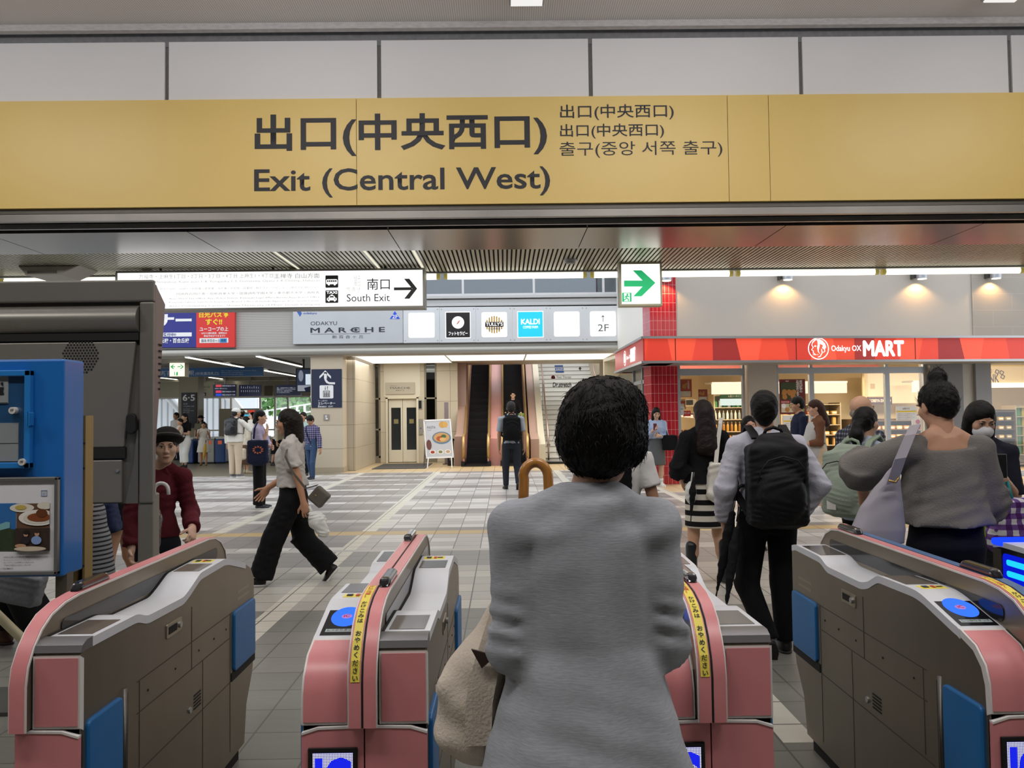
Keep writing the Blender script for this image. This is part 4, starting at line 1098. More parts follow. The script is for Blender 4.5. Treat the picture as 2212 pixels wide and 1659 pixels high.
skew(MB().box((xf0 - .03, FO + .03, zb2), (xf0, FO + 4.0, zt2))).build('side_face', mat('dark red return print', 'a23631', .4, emit='a83833', es=.45, var=.25, scale=1.0, stretch=(.1, 2, .1)), r)
MB().box((xf0 + .12, FO + .03, zb), (XR, .02, ztop)).build('case', M_grey, r)
MB().box((xf0 - .04, FO - .05, zt2), (XR, FO + .06, ztop)).box((xf0 - .04, FO - .05, zb), (XR, FO + .06, zb2)).build('frame', mat('satin silver frame', 'b7b7b9', .3, .6), r)
skew(MB().box((xf0 - .07, FO, zt2), (xf0 - .0, FO + 4.0, ztop)).box((xf0 - .07, FO, zb), (xf0, FO + 4.0, zb2))).build('side_frame', MATS['satin silver frame'], r)
skew(MB().box((xf0 - .02, FO + .1, zb), (xf0 + .6, FO + 4.0, zb2))).build('side_soffit', M_grey, r)
for u in (1459, 1720, 1977):
    x = ml(u, 755, FO)[0]; MB().box((x - .008, FO - .004, zb2), (x + .008, FO, zt2)).build('seam', mat('dark red seam', '7a1f1d', .5), r)
F1 = FO - .006
wl = mat('lit white lettering', 'ffffff', .5, emit='ffffff', es=1.15)
def stext(t, u0, v0, u1, v1, m_, par, off, **k):
    x0, z0 = ml(u0, v1, off); x1, z1 = ml(u1, v0, off); return text(t, x0, z0, x1, z1, off, m_, par, **k)
stext('Odakyu OX', 1796, 746, 1860, 762, wl, r, F1, bold=.01)
stext('MART', 1866, 737, 1951, 768, wl, r, F1, bold=.045)
# round emblem: plain circle with a simple face profile
(cx, cz) = ml(1768, 753, F1); R = ml(1790.5, 753, F1)[0] - cx
ringv = [(cx + rr * math.cos(2 * PI * i / 40), cz + rr * math.sin(2 * PI * i / 40)) for rr in (R, R * .92) for i in range(40)]
q = MB(); q.add([(x, F1, z) for x, z in ringv], [[i, (i + 1) % 40, 40 + (i + 1) % 40, 40 + i] for i in range(40)]); q.build('emblem_ring', wl, r)
q = MB()
E2 = lambda x, z: (cx + x * R, F1, cz + z * R)
q.tube([E2(-.55, .55), E2(-.62, .3), E2(-.5, .12), E2(-.66, -.12), E2(-.5, -.2), E2(-.5, -.38), E2(-.3, -.55)], R * .035, 5)
q.tube([E2(-.55, .55), E2(-.3, .8), E2(.1, .82), E2(.45, .62)], R * .05, 5)
q.poly([E2(-.1, .78), E2(.3, .72), E2(.62, .5), E2(.75, .15), E2(.6, -.1), E2(.35, .05), E2(.45, .3), E2(.15, .45), E2(.1, .15), E2(.0, -.2), E2(.12, -.5), E2(-.05, -.3), E2(-.12, .1), E2(-.05, .4)])
q.tube([E2(.3, -.05), E2(.35, -.4), E2(.15, -.72), E2(-.05, -.78)], R * .04, 5).tube([E2(.5, .2), E2(.62, -.25), E2(.45, -.35)], R * .035, 5)
q.poly([E2(-.45, .22), E2(-.28, .3), E2(-.18, .22), E2(-.3, .16)])
q.build('emblem_face', wl, r)
text('Odakyu OX', cx - .55 * R, cz - .62 * R, cx - .02 * R, cz - .5 * R, F1, wl, r)
# lettering on the return of the fascia: built flat, then turned a quarter
ws = [text('MART', 0, .02, .62, .28, -.004, wl, r, bold=.045), text('Odakyu OX', -.58, .08, -.06, .18, -.004, wl, r)]
q = MB(); q.add([(-.82 + rr * math.cos(2 * PI * i / 32), -.004, .15 + rr * math.sin(2 * PI * i / 32)) for rr in (.17, .15) for i in range(32)], [[i, (i + 1) % 32, 32 + (i + 1) % 32, 32 + i] for i in range(32)])
q.tube([(-.88, -.004, .25), (-.91, -.004, .16), (-.88, -.004, .06)], .012, 5).poly([(-.82, -.004, .27), (-.74, -.004, .22), (-.71, -.004, .10), (-.78, -.004, .03)])
ws.append(q.build('emblem', wl, r))
for o in ws: o.rotation_euler = (0, 0, -PI / 2 - MA); o.location = (xf0 - .036 + 1.55 * SK, FO + 1.55, zb2 + .06)
# wall spotlights with real warm lamps
for u, v, lab in ((1440, 600, 'silver wall spotlight beside the green arrow sign'), (1702, 598, 'silver wall spotlight over the shop wall, above the round emblem'), (1992, 596, 'silver wall spotlight over the shop wall near the block seam'), (2152, 595, 'silver wall spotlight on the block wall')):
    x, z = ml(u, v + 6, -.2)
    s_ = shop('wall_spotlight', lab, 'lamp', 'spotlights along the shop wall')
    MB().cyl((x, -.2, z), (x, -.2, z + .26), .105, n=24).build('housing', mat('satin lamp aluminium', 'b4b8c0', .35, .5), s_, smooth='auto')
    MB().cyl((x, -.2, z - .012), (x, -.2, z), .09, n=24).build('lens', glow('warm lens', 'fff2d8', 2.0), s_)
    MB().box((x - .13, -.12, z + .02), (x - .08, .02, z + .24)).build('bracket', M_dgrey, s_)
    w = MO + MX * x + MY * -.13 + Vector((0, 0, z - .04))
    spot_light('wall_spot_light', w, 26, (1, .56, .2), 2.3, .5, (math.radians(10), 0, MA), .03)
# ---- shop front
zc = zb + .05
MB().box((xc1, -.0, 0), (xc1 + .02, .1, zc)).build('trim_20', M_alu, loc=MO, rz=MA, kind='structure')
px0, px1 = mx(1616), mx(1676)
S(MB().box((px0, -.05, 0), (px1, .25, zc)), 'wall_shop_pillar', mat('shop pillar grey', 'b5afa6', .5), kind='structure')
gx0, gx1, gx2, gx3 = mx(2006), mx(2076), mx(2104), mx(2137)
S(MB().box((gx0, -.1, 0), (gx1, .3, zc)), 'wall_shop_pier_dark', mat('dark grey pier', '77777a', .5), kind='structure')
S(MB().box((gx1, -.02, 0), (gx2, .3, zc)), 'wall_shop_pier_light', mat('pale pier', 'b9b5ae', .5), kind='structure')
S(MB().box((gx2, -.1, 0), (gx3, .3, zc)), 'wall_shop_pier_grey', mat('grey pier', '8b8d92', .5), kind='structure')
za, zbt = mz(818), mz(795)
def front(nm, u0, u1, muls, v_tr0, v_tr1):
    x0, x1 = mx(u0), mx(u1); z0, z1 = mz(v_tr1, (u0 + u1) / 2), mz(v_tr0, (u0 + u1) / 2)
    f = MB().box((x0, .02, z0), (x1, .12, z1)).box((x0, .04, 0), (x1, .12, .12)).box((x0, .03, .12), (x0 + .05, .11, zc)).box((x1 - .05, .03, .12), (x1, .11, zc))
    for u in muls: x = mx(u); f.box((x - .05, .03, .12), (x + .05, .11, z0)); f.box((x - .03, .05, z1), (x + .03, .1, zc))
    w = S(f, nm, mat('pale blue grey frame', 'aeb6c0', .4, .3), kind='structure')
    MB().box((x0 + .02, .065, .12), (x1 - .02, .075, zc)).build('pane', M_pane, w)
front('window_30', 1467, 1612, [], 796, 811)
front('window_31', 1680, 2004, [1757, 1921], 793, 806)
front('window_32', 2139, 2330, [2239], 786, 787)
# side entrance of the shop, seen edge on
FO2, FO = FO, .0
S(skew(MB().box((.0, .55, 0), (.1, 4.6, 2.45))), 'window_33', mat('dim side glazing', '6f6c62', .2, .3), kind='structure')
S(skew(MB().box((-.03, .8, 0), (.0, .88, 2.45)).box((-.03, 2.0, 0), (.0, 2.08, 2.45)).box((-.03, .55, 2.1), (.0, 4.6, 2.18))), 'trim_21', M_alu, kind='structure')
FO = FO2
# ---- inside
IN = 4.6
S(MB().box((.1, IN, 0), (XR, IN + .1, 2.9)), 'wall_shop_back', mat('cream shop interior', 'e6d4b0', .6), kind='structure')
S(MB().box((XR, 0, 0), (XR + .1, IN, 3)), 'wall_shop_right', MATS['cream shop interior'], kind='structure')
S(MB().box((.1, .2, 2.82), (XR, IN, 2.9)), 'ceiling_shop', mat('shop ceiling white', 'e8dcc4', .6), kind='structure')
S(MB().box((.1, 2.6, 2.42), (mx(1900, 850, 2.6), 2.7, 2.82)), 'trim_22', mat('maroon bulkhead', '7c2f26', .5), kind='structure')
for u0, u1, lab in ((1540, 1606, 'above the bottle shelf'), (1650, 1830, 'behind the fried chicken poster'), (1975, 2003, 'behind the round bun of hair')):
    x0, x1 = mx(u0, 850, 3.0), mx(u1, 850, 3.0); z = mz(838, 1700, 3.0)
    s_ = shop('case_light', 'glowing warm light box inside the shop ' + lab, 'lamp', 'light boxes inside the shop')
    MB().box((x0, 3.0, z - .14), (x1, 3.1, z + .12)).build('diffuser', glow('warm light box', 'ffeecb', 1.5), s_)
    MB().box((x0 - .02, 3.0, z + .12), (x1 + .02, 3.5, z + .16)).build('hood', M_white, s_)
x0, x1 = mx(2139, 850, 3.0), mx(2330, 850, 3.0); z = mz(832, 2180, 3.0)
s_ = shop('case_light', 'glowing warm light trough under the drink corner lettering', 'lamp', 'light boxes inside the shop')
MB().box((x0, 3.0, z - .06), (x1, 3.1, z + .06)).build('diffuser', glow('warm light box bright', 'fff2d6', 1.8), s_)
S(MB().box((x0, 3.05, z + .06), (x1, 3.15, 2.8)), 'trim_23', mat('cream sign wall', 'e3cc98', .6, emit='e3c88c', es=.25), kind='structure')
dk = shop('drink_corner_lettering', 'dark hand drawn letters and little squares on the cream wall at the photo edge', 'sign')
bn = mat('brown paint lettering', '4d3524', .6)
stext('NK', 2137, 808, 2158, 826, bn, dk, 3.04, bold=.01)
stext('り', 2139, 797, 2143, 806, mat('dark red paint', '8d3a2c', .6), dk, 3.04)
for u, v in ((2154, 803), (2164, 805), (2166, 814)):
    (a, b_) = ml(u, v, 3.04); q = MB()
    pts = [(a + .06 * math.cos(t + .3), b_ + .06 * math.sin(t + .3)) for t in (0, PI / 2, PI, 1.5 * PI)]
    for i in range(4): q.cyl((pts[i][0], 3.04, pts[i][1]), (pts[(i + 1) % 4][0], 3.04, pts[(i + 1) % 4][1]), .01, n=5)
    q.build('square_mark', bn, dk)
# counters and shelves
def shelf(nm, lab, u0, u1, v_top, off, depth, rows, m_, z_base=0.0, cat='shelf'):
    x0, x1 = mx(u0, 900, off), mx(u1, 900, off); zt_ = mz(v_top, (u0 + u1) / 2, off)
    s_ = shop(nm, lab, cat)
    MB().box((x0, off + depth - .03, z_base), (x1, off + depth, zt_)).build('back_panel', m_, s_)
    MB().box((x0 - .03, off, z_base), (x0, off + depth, zt_)).build('side_panel', m_, s_); MB().box((x1, off, z_base), (x1 + .03, off + depth, zt_)).build('side_panel', m_, s_)
    zs = [z_base + .08 + (zt_ - z_base - .12) * k / rows for k in range(rows + 1)]
    for z in zs: MB().box((x0, off, z - .02), (x1, off + depth - .03, z)).build('shelf_board', m_, s_)
    return x0, x1, zs
random.seed(11)
def bottle_mb(rb, h):
    return MB().lathe([(rb * .95, 0), (rb, .01), (rb, h * .62), (rb * .8, h * .72), (rb * .42, h * .82), (rb * .42, h * .9)], n=10)
def product(kind, colr, s):
    if kind == 'bottle':
        o = bottle_mb(.035 * s, .24 * s).build('bottle', mat('drink ' + colr, colr, .3), None, smooth='auto')
        MB().lathe([(.017 * s, .216 * s), (.017 * s, .245 * s)], n=10).build('cap', mat('cap white', 'e8e4da', .5), o)
    elif kind == 'carton':
        o = MB().box((-.04 * s, -.04 * s, 0), (.04 * s, .04 * s, .17 * s)).build('carton', mat('pack ' + colr, colr, .5), None)
        MB().prism([(-.04 * s, .17 * s), (.04 * s, .17 * s), (0, .205 * s)], 'x', -.04 * s, .04 * s).build('gable', mat('pack ' + colr, colr, .5), o)
    else:
        o = MB().prism(rrect(-.075 * s, 0, .075 * s, .09 * s, .025 * s), 'y', -.05 * s, .05 * s).build('bread_pack', mat('pack ' + colr, colr, .4), None)
        MB().box((-.05 * s, -.052 * s, .02 * s), (.05 * s, -.05 * s, .06 * s)).build('label', mat('cap white', 'e8e4da', .5), o)
    return o
def stock(x0, x1, z, off, kind, cols, s, step, lab, group):
    protos = {}
    n_ = int((x1 - x0) / step)
    for i in range(n_):
        c = cols[(i * 7 + i // 3) % len(cols)]
        if c not in protos: o = protos[c] = product(kind, c, s)
        else: o = copy_tree(protos[c])
        x = x0 + (i + .5) * (x1 - x0) / n_; p = MO + MX * x + MY * (off + .12)
        o.location = (p.x, p.y, z + .001); o.rotation_euler = (0, 0, MA)
        tag(o, lab, {'bottle': 'bottle', 'carton': 'carton', 'bread_pack': 'package'}[kind], group)
steel_i = mat('shop shelf steel', 'b8ab90', .4, .3)
x0, x1, zs = shelf('drink_shelf', 'chilled drinks shelf unit behind the left shop window', 1545, 1640, 850, 3.3, .6, 6, steel_i)
ln = 'on the chilled shelf behind the left shop window'
stock(x0, x1, zs[1], 3.3, 'carton', ['c9a25a', 'b98f4a', 'd9c49a'], 1.0, .11, 'small carton ' + ln + ', low row', 'cartons low on the drinks shelf')
stock(x0, x1, zs[2], 3.3, 'carton', ['d8b468', 'c08a40', 'e2d2b0'], 1.0, .11, 'small ochre carton ' + ln + ', second row', 'cartons on the second drinks row')
stock(x0, x1, zs[3], 3.3, 'bottle', ['caa050', 'b98a3a', '9a6a30'], .95, .10, 'amber bottle ' + ln, 'amber bottles on the drinks shelf')
stock(x0, x1, zs[4], 3.3, 'bottle', ['cfcabc', 'e0ddd2', '8f9a96'], .9, .10, 'pale bottle ' + ln, 'pale bottles on the drinks shelf')
stock(x0, x1, zs[5], 3.3, 'carton', ['5faa6a', 'e8efe6', '3e8f58'], .85, .11, 'white or green carton ' + ln + ', top row', 'cartons on the top drinks row')
s_ = shop('drink_shelf_sign', 'dark green header sign over the chilled drinks shelf', 'sign')
sb(MB(), 1556, 852, 1606, 860, 3.22, .02).build('panel', mat('dark green sign', '2c5c45', .5), s_)
stext('お酒コーナー', 1573, 853.5, 1596, 858.5, mat('cap white', ''), s_, 3.21)
sb(MB(), 1556, 861, 1606, 876, 3.24, .02).build('lit_header', glow('white header', 'f2fff2', 1.1), s_)
# service counter and small oven by the red column
s_ = shop('service_counter', 'pale shop counter with a small heated showcase just inside the left window', 'counter')
a, b_ = mx(1468, 950, .9), mx(1545, 950, .9)
MB().box((a, .9, 0), (b_, 1.5, .95)).build('base', mat('ivory counter', 'd8c8a8', .5), s_)
MB().box((a - .02, .86, .95), (b_ + .02, 1.54, 1.0)).build('counter_top', mat('counter top', 'bfb4a0', .4), s_)
q = MB().prism([(.92, 1.0), (1.5, 1.0), (1.5, 1.42), (1.15, 1.42), (.92, 1.2)], 'x', a + .05, a + .62).build('showcase', M_pane, s_)
MB().box((a + .05, 1.15, 1.42), (a + .62, 1.5, 1.45)).build('showcase_lid', M_grey, s_)
MB().box((a + .1, 1.0, 1.01), (a + .58, 1.4, 1.03)).build('tray', mat('warm tray', 'c89a58', .5, emit='d8a050', es=.3), s_)
for k in range(5):
    o = MB().ellipsoid((0, 0, .03), (.045, .04, .03), 10, 6).build('croquette', mat('fried crumb', 'b8793a', .8, bump=.4, bscale=80), smooth=True)
    p = MO + MX * (a + .14 + .1 * k) + MY * 1.2; o.location = (p.x, p.y, 1.032); tag(o, 'fried croquette on the tray of the heated showcase', 'croquette', 'croquettes in the showcase')
s_ = shop('microwave', 'dark microwave oven on a wall shelf inside the left window', 'oven')
sb(MB(), 1481, 862, 1504, 876, 2.2, .4).build('case', mat('oven grey', '6c6458', .4), s_)
sb(MB(), 1483, 864, 1497, 874, 2.19, .01).build('door', M_black, s_)
s_ = shop('wall_shelf', 'thin steel shelf under the microwave', 'shelf')
sb(MB(), 1478, 876, 1510, 877.5, 2.15, .5).build('board', steel_i, s_)
sb(MB(), 1480, 877.5, 1482, 884, 2.3, .04).build('bracket', M_grey, s_)
# bread aisle behind the double door, and sweets rack at the right edge
x0, x1, zs = shelf('bread_shelf', 'bread shelf unit behind the sliding doors', 1845, 2000, 905, 3.2, .6, 5, mat('walnut shelf', '5a4634', .5))
for k in range(1, 5):
    stock(x0, x1, zs[k], 3.2, 'bread_pack', ['c98a4a', 'b9743a', 'd9b27a'], 1.0, .19, f'wrapped bread on the shelf behind the sliding doors, {["", "lowest", "second", "third", "top"][k]} filled row', f'bread packs, row {["", "lowest", "second", "third", "top"][k]}')
x0, x1, zs = shelf('snack_shelf', 'low snack shelf behind the fried chicken poster', 1690, 1815, 870, 3.4, .6, 6, steel_i)
for k in range(1, 6):
    stock(x0, x1, zs[k], 3.4, ['carton', 'bread_pack'][k % 2], ['c9a25a', 'd8c49a', 'a0522d', '8fa05a'], .95, .2, f'snack pack on the shelf behind the chicken poster, {["", "lowest", "second", "third", "fourth", "top"][k]} row', f'snack packs, {["", "lowest", "second", "third", "fourth", "top"][k]} row')
s_ = shop('bakery_sign', 'dark plum bakery header with cream capitals over the bread shelf', 'sign')
sb(MB(), 1875, 858, 1927, 874, 3.15, .03).build('panel', mat('plum panel', '3a2630', .5), s_)
stext('KOBEYA EXCEED', 1878, 862, 1924, 869, mat('cream print', 'e8dcc8', .5), s_, 3.14, bold=.015)
sb(MB(), 1875, 856.5, 1927, 858.5, 3.15, .03).build('top_band', mat('brown print', '8a5a34', .5), s_)
s_ = shop('partition_panel', 'tall cream partition board behind the sliding doors', 'panel')
sb(MB(), 1865, 806, 1866.5, 900, 3.0, .04).build('edge_post', mat('tan post', 'c9b488', .5), s_)
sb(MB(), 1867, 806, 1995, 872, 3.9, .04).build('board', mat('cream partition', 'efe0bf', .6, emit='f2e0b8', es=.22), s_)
sb(MB(), 1881, 829, 1890, 840, 3.89, .01).build('notice', mat('tan notice', 'd9bf92', .6), s_)
x0, x1, zs = shelf('sweets_rack', 'dark rack full of sweets boxes behind the window at the photo edge', 2142, 2192, 885, 2.2, .5, 6, mat('dark rack', '3c3128', .5))
for k in range(1, 6):
    stock(x0, x1, zs[k], 2.2, 'bread_pack', ['7c2a22', '8c3a2a', 'b9952f', '5a2a20', '9c8a3a'], .95, .17, f'boxed sweets on the dark rack at the photo edge, {["", "lowest", "second", "third", "fourth", "top"][k]} row', f'sweets, {["", "lowest", "second", "third", "fourth", "top"][k]} row')
x0, x1, zs = shelf('grocery_shelf', 'tall grocery shelf past the sweets rack at the very edge', 2196, 2300, 875, 2.6, .5, 6, steel_i)
for k in range(1, 6):
    stock(x0 + .05, x0 + .8, zs[k], 2.62, 'carton', ['3f8f5a', '3a5f9a', 'b9b04a', 'c9a06a', 'cfc8b8'], 1.2, .14, f'grocery box on the tall edge shelf, {["", "lowest", "second", "third", "fourth", "top"][k]} row', f'groceries, {["", "lowest", "second", "third", "fourth", "top"][k]} row')
# ---- posters on the glass
def poster(lab, u0, v0, u1, v1, off, base, nm='poster'):
    s_ = shop(nm, lab, 'poster'); sb(MB(), u0, v0, u1, v1, off, .006).build('sheet', base, s_)
    return s_
mar = mat('maroon print', '6e1f22', .5); chick = mat('fried chicken print', 'c08442', .6, var=.3, scale=30); pale = mat('pale food print', 'd9cbb0', .6, var=.25, scale=40)
def chicken(s_, u, v, du, off, n_=7):
    random.seed(int(u)); q = MB()
    for k in range(n_):
        (x, z) = ml(u + random.uniform(-du, du), v + random.uniform(-du * .6, du * .7), off); q.disc((x, off - .0004 * k, z), .055 * du / 11, n=12)
    q.build('food_picture', chick, s_)
s_ = poster('maroon fried chicken poster on the glass of the sliding doors', 1685, 819, 1739, 895, .03, mar)
sb(MB(), 1687, 826, 1720, 863, .024, .004).build('green_patch', mat('leaf print', '3c4a28', .6), s_)
chicken(s_, 1704, 850, 11, .02, 9)
stext(list('店内調理の'), 1727, 821, 1733, 848, wht, s_, .022, vertical=True, bold=.02); stext(list('お惣菜あります。'), 1720, 821, 1726, 861, wht, s_, .022, vertical=True, bold=.02)
stext('MART', 1697, 822, 1704, 825, wht, s_, .022)
sb(MB(), 1688, 866, 1705, 871, .024, .004).build('pink_tag', mat('pink print', 'd88a88', .6), s_); stext('からあげ', 1690, 867, 1703, 870, mar, s_, .022); stext('東京APPETINI', 1707, 866.5, 1733, 870.5, wht, s_, .022)
sb(MB(), 1688, 872, 1736, 891, .024, .004).build('dish_picture', pale, s_)
for k in range(6):
    (x, z) = ml(1693 + 8 * k, 877 + 8 * (k % 2), .02); MB().disc((x, .02, z), .05, n=14).build('dish', [wht, chick, mat('green dish', '7a9a5a', .6)][k % 3], s_)
s_ = poster('white notice sheet taped below the maroon chicken poster', 1692, 897, 1738, 930, .03, wht)
def notice(s_, u0, v0, w_, off):
    stext('お知らせ', u0 + w_ * .32, v0 + 4.5, u0 + w_ * .66, v0 + 9, M_ink, s_, off); sb(MB(), u0 + 1, v0 + 11, u0 + w_ - 1, v0 + 14.5, off, .002).build('yellow_band', yl, s_)
    for k in range(4): stext('店舗改装のため下記の期間休業いたします', u0 + 3, v0 + 17 + 3.7 * k, u0 + w_ * (.9 - .12 * (k % 2)), v0 + 19.3 + 3.7 * k, mat('grey small print', '6a6a70', .6), s_, off)
notice(s_, 1692, 897, 46, .024)
s_ = poster('white notice sheet on the middle of the glass behind the hair bun woman', 1936, 877, 1980, 908, .03, wht); notice(s_, 1936, 876, 44, .024)
s_ = poster('orange red chicken poster hung high inside the left window', 1467, 820, 1494, 858, .10, mat('orange red print', 'b04a30', .5))
chicken(s_, 1477, 833, 6, .092, 7); sb(MB(), 1468, 845, 1492, 857, .092, .004).build('dish_picture', pale, s_); stext(list('お惣菜'), 1485, 822, 1489, 840, wht, s_, .092, vertical=True)
sb(MB(), 1466, 818.5, 1495, 820.5, .092, .02).build('rail', mat('copper rail', 'c98a4a', .5), s_)
s_ = poster('smaller red food poster hung behind the orange one', 1509, 841, 1528, 868, .10, mat('brick red print', 'a04434', .5)); chicken(s_, 1516, 850, 5, .092, 5); sb(MB(), 1510, 857, 1527, 867, .092, .004).build('dish_picture', pale, s_)
s_ = poster('red and white price card low beside the red column', 1465, 866, 1480, 880, .11, mat('orange red print', '')); sb(MB(), 1466, 872, 1478, 879, .092, .004).build('price_band', pale, s_)
s_ = poster('plain white sheet under the price card beside the red column', 1466, 877, 1477, 897, .09, wht); stext('営業時間', 1467.5, 882, 1475, 885, M_ink, s_, .088)
s_ = poster('small red sandwich label with white letters behind the left window', 1476, 887, 1492, 899, .10, red); stext('サンド', 1478, 890, 1490, 895, wht, s_, .094, bold=.03)
s_ = poster('white point card placard with coloured dots beside the hair bun woman', 1970, 900, 2004, 930, .5, wht)
for k in range(3):
    (x, z) = ml(1983, 911, .49) if k == 0 else ml(1976 + 12 * k, 925, .49); MB().disc((x, .49, z), .05 if k == 0 else .03, n=16).build('dot', [mat('magenta print', 'c04a8a', .5), red, mat('sky blue print', '')][k], s_)
stext('OPEN' if False else 'ポイント', 1988, 908, 2002, 914, mat('grey small print', ''), s_, .49)
sb(MB(), 1970, 889, 2003, 895, .5, .01).build('yellow_strip', yl, s_); sb(MB(), 1970, 895, 2003, 898, .49, .01).build('purple_strip', mat('purple print', '4a3a8a', .5), s_)

# =================================================================== ticket gates
M_pink = mat('salmon pink enamel', 'd98a8c', .35, spec=.5, var=.03, scale=3)
M_gblue = mat('gate blue enamel', '4a6d9a', .35)
M_pad = mat('blue flap pad', '1f6aa8', .4, var=.05, scale=4)
M_wedge = mat('white edging strip', 'e4dfdc', .4)
M_top = mat('pale grey gate top', 'dcdee4', .32, spec=.6)
M_gs = mat('gate side steel', '8a8072', .36, .75, var=.12, scale=2.5, stretch=(1, 3, .6), bump=.02)
M_slot = mat('dark sensor window', '1d1f22', .15)
M_yst = mat('yellow sticker', 'f2df5a', .5)
M_blue_led = glow('blue reader glow', '3a74ff', 1.25)


def led_mat():
    m, nt, b = base_mat('dot matrix screen', .4)
    x, y, z = coords(nt)
    p = .0042
    fx = (x / p).fract() - .5; fz = (z / p).fract() - .5
    d = (fx * fx + fz * fz).op('SQRT').lt(.36)
    b.inputs['Base Color'].default_value = lin('101024')
    nt.links.new(mixc(nt, d, '3a3a80', 'f4f4ff').k, b.inputs['Emission Color']); b.inputs['Emission Strength'].default_value = 1.15
    return m
M_led = led_mat()
GL = [(2.262, .66), (2.266, .74), (2.282, .785), (2.32, .822), (2.40, .848), (2.61, .902), (2.66, .908), (2.92, .902), (3.00, .862), (3.06, .848), (3.38, .848), (3.45, .875), (3.74, .880), (3.785, .872), (3.80, .855)]
GR = [(2.262, .66), (2.262, .855), (2.27, .876), (2.30, .885), (2.60, .880), (2.67, .856), (2.97, .850), (3.03, .868), (3.13, .905), (3.40, .910), (3.45, .902), (3.67, .845), (3.76, .81), (3.80, .75)]
LOW = [(3.80, .42), (3.775, .34), (3.69, .22), (3.66, .06), (2.30, .06), (2.262, .10)]
RIDGE = [(2.225, .66), (2.225, .78), (2.235, .83), (2.262, .875), (2.30, .915), (2.35, .945), (2.42, .963), (2.50, .970), (3.58, .970), (3.66, .962), (3.73, .935), (3.785, .89), (3.81, .83), (3.815, .66)]


def soften(prof, y0):
    """round off the bends of a top profile beyond y0"""
    ys = np.arange(y0, 3.80, .012); z = np.interp(ys, [p[0] for p in prof], [p[1] for p in prof])
    k = np.array([1, 2, 3, 2, 1]) / 9; zz = np.convolve(np.pad(z, 2, mode='edge'), k, 'valid')
    return [p for p in prof if p[0] < y0] + [(float(a), float(b)) for a, b in zip(ys, zz)] + [prof[-1]]
GL = soften(GL, 2.41); GR = soften(GR, 2.33)


def interp(prof, y):
    for (a, b), (c, d) in zip(prof[:-1], prof[1:]):
        if a <= y <= c and c > a: return b + (d - b) * (y - a) / (c - a)
    return prof[-1][1]


def char_mesh(ch, size, bold=.015):
    c = bpy.data.curves.new('c', 'FONT'); c.size = 1.0; c.offset = bold; c.body = ch; c.align_x = 'CENTER'; c.align_y = 'CENTER'; c.resolution_u = 2
    o = bpy.data.objects.new('c', c); COL.objects.link(o); bpy.context.view_layer.update()
    me = bpy.data.meshes.new_from_object(o.evaluated_get(bpy.context.evaluated_depsgraph_get()))
    bpy.data.objects.remove(o); bpy.data.curves.remove(c)
    vs = [v.co * size for v in me.vertices]; fs = [list(p.vertices) for p in me.polygons]; bpy.data.meshes.remove(me)
    return vs, fs


def along(path, s):
    """point and tangent at arc length s of a (y, z) path"""
    for (a, b) in zip(path[:-1], path[1:]):
        d = math.hypot(b[0] - a[0], b[1] - a[1])
        if s <= d: t = s / d; return (a[0] + (b[0] - a[0]) * t, a[1] + (b[1] - a[1]) * t), ((b[0] - a[0]) / d, (b[1] - a[1]) / d)
        s -= d
    d = math.hypot(b[0] - a[0], b[1] - a[1]); return b, ((b[0] - a[0]) / d, (b[1] - a[1]) / d)


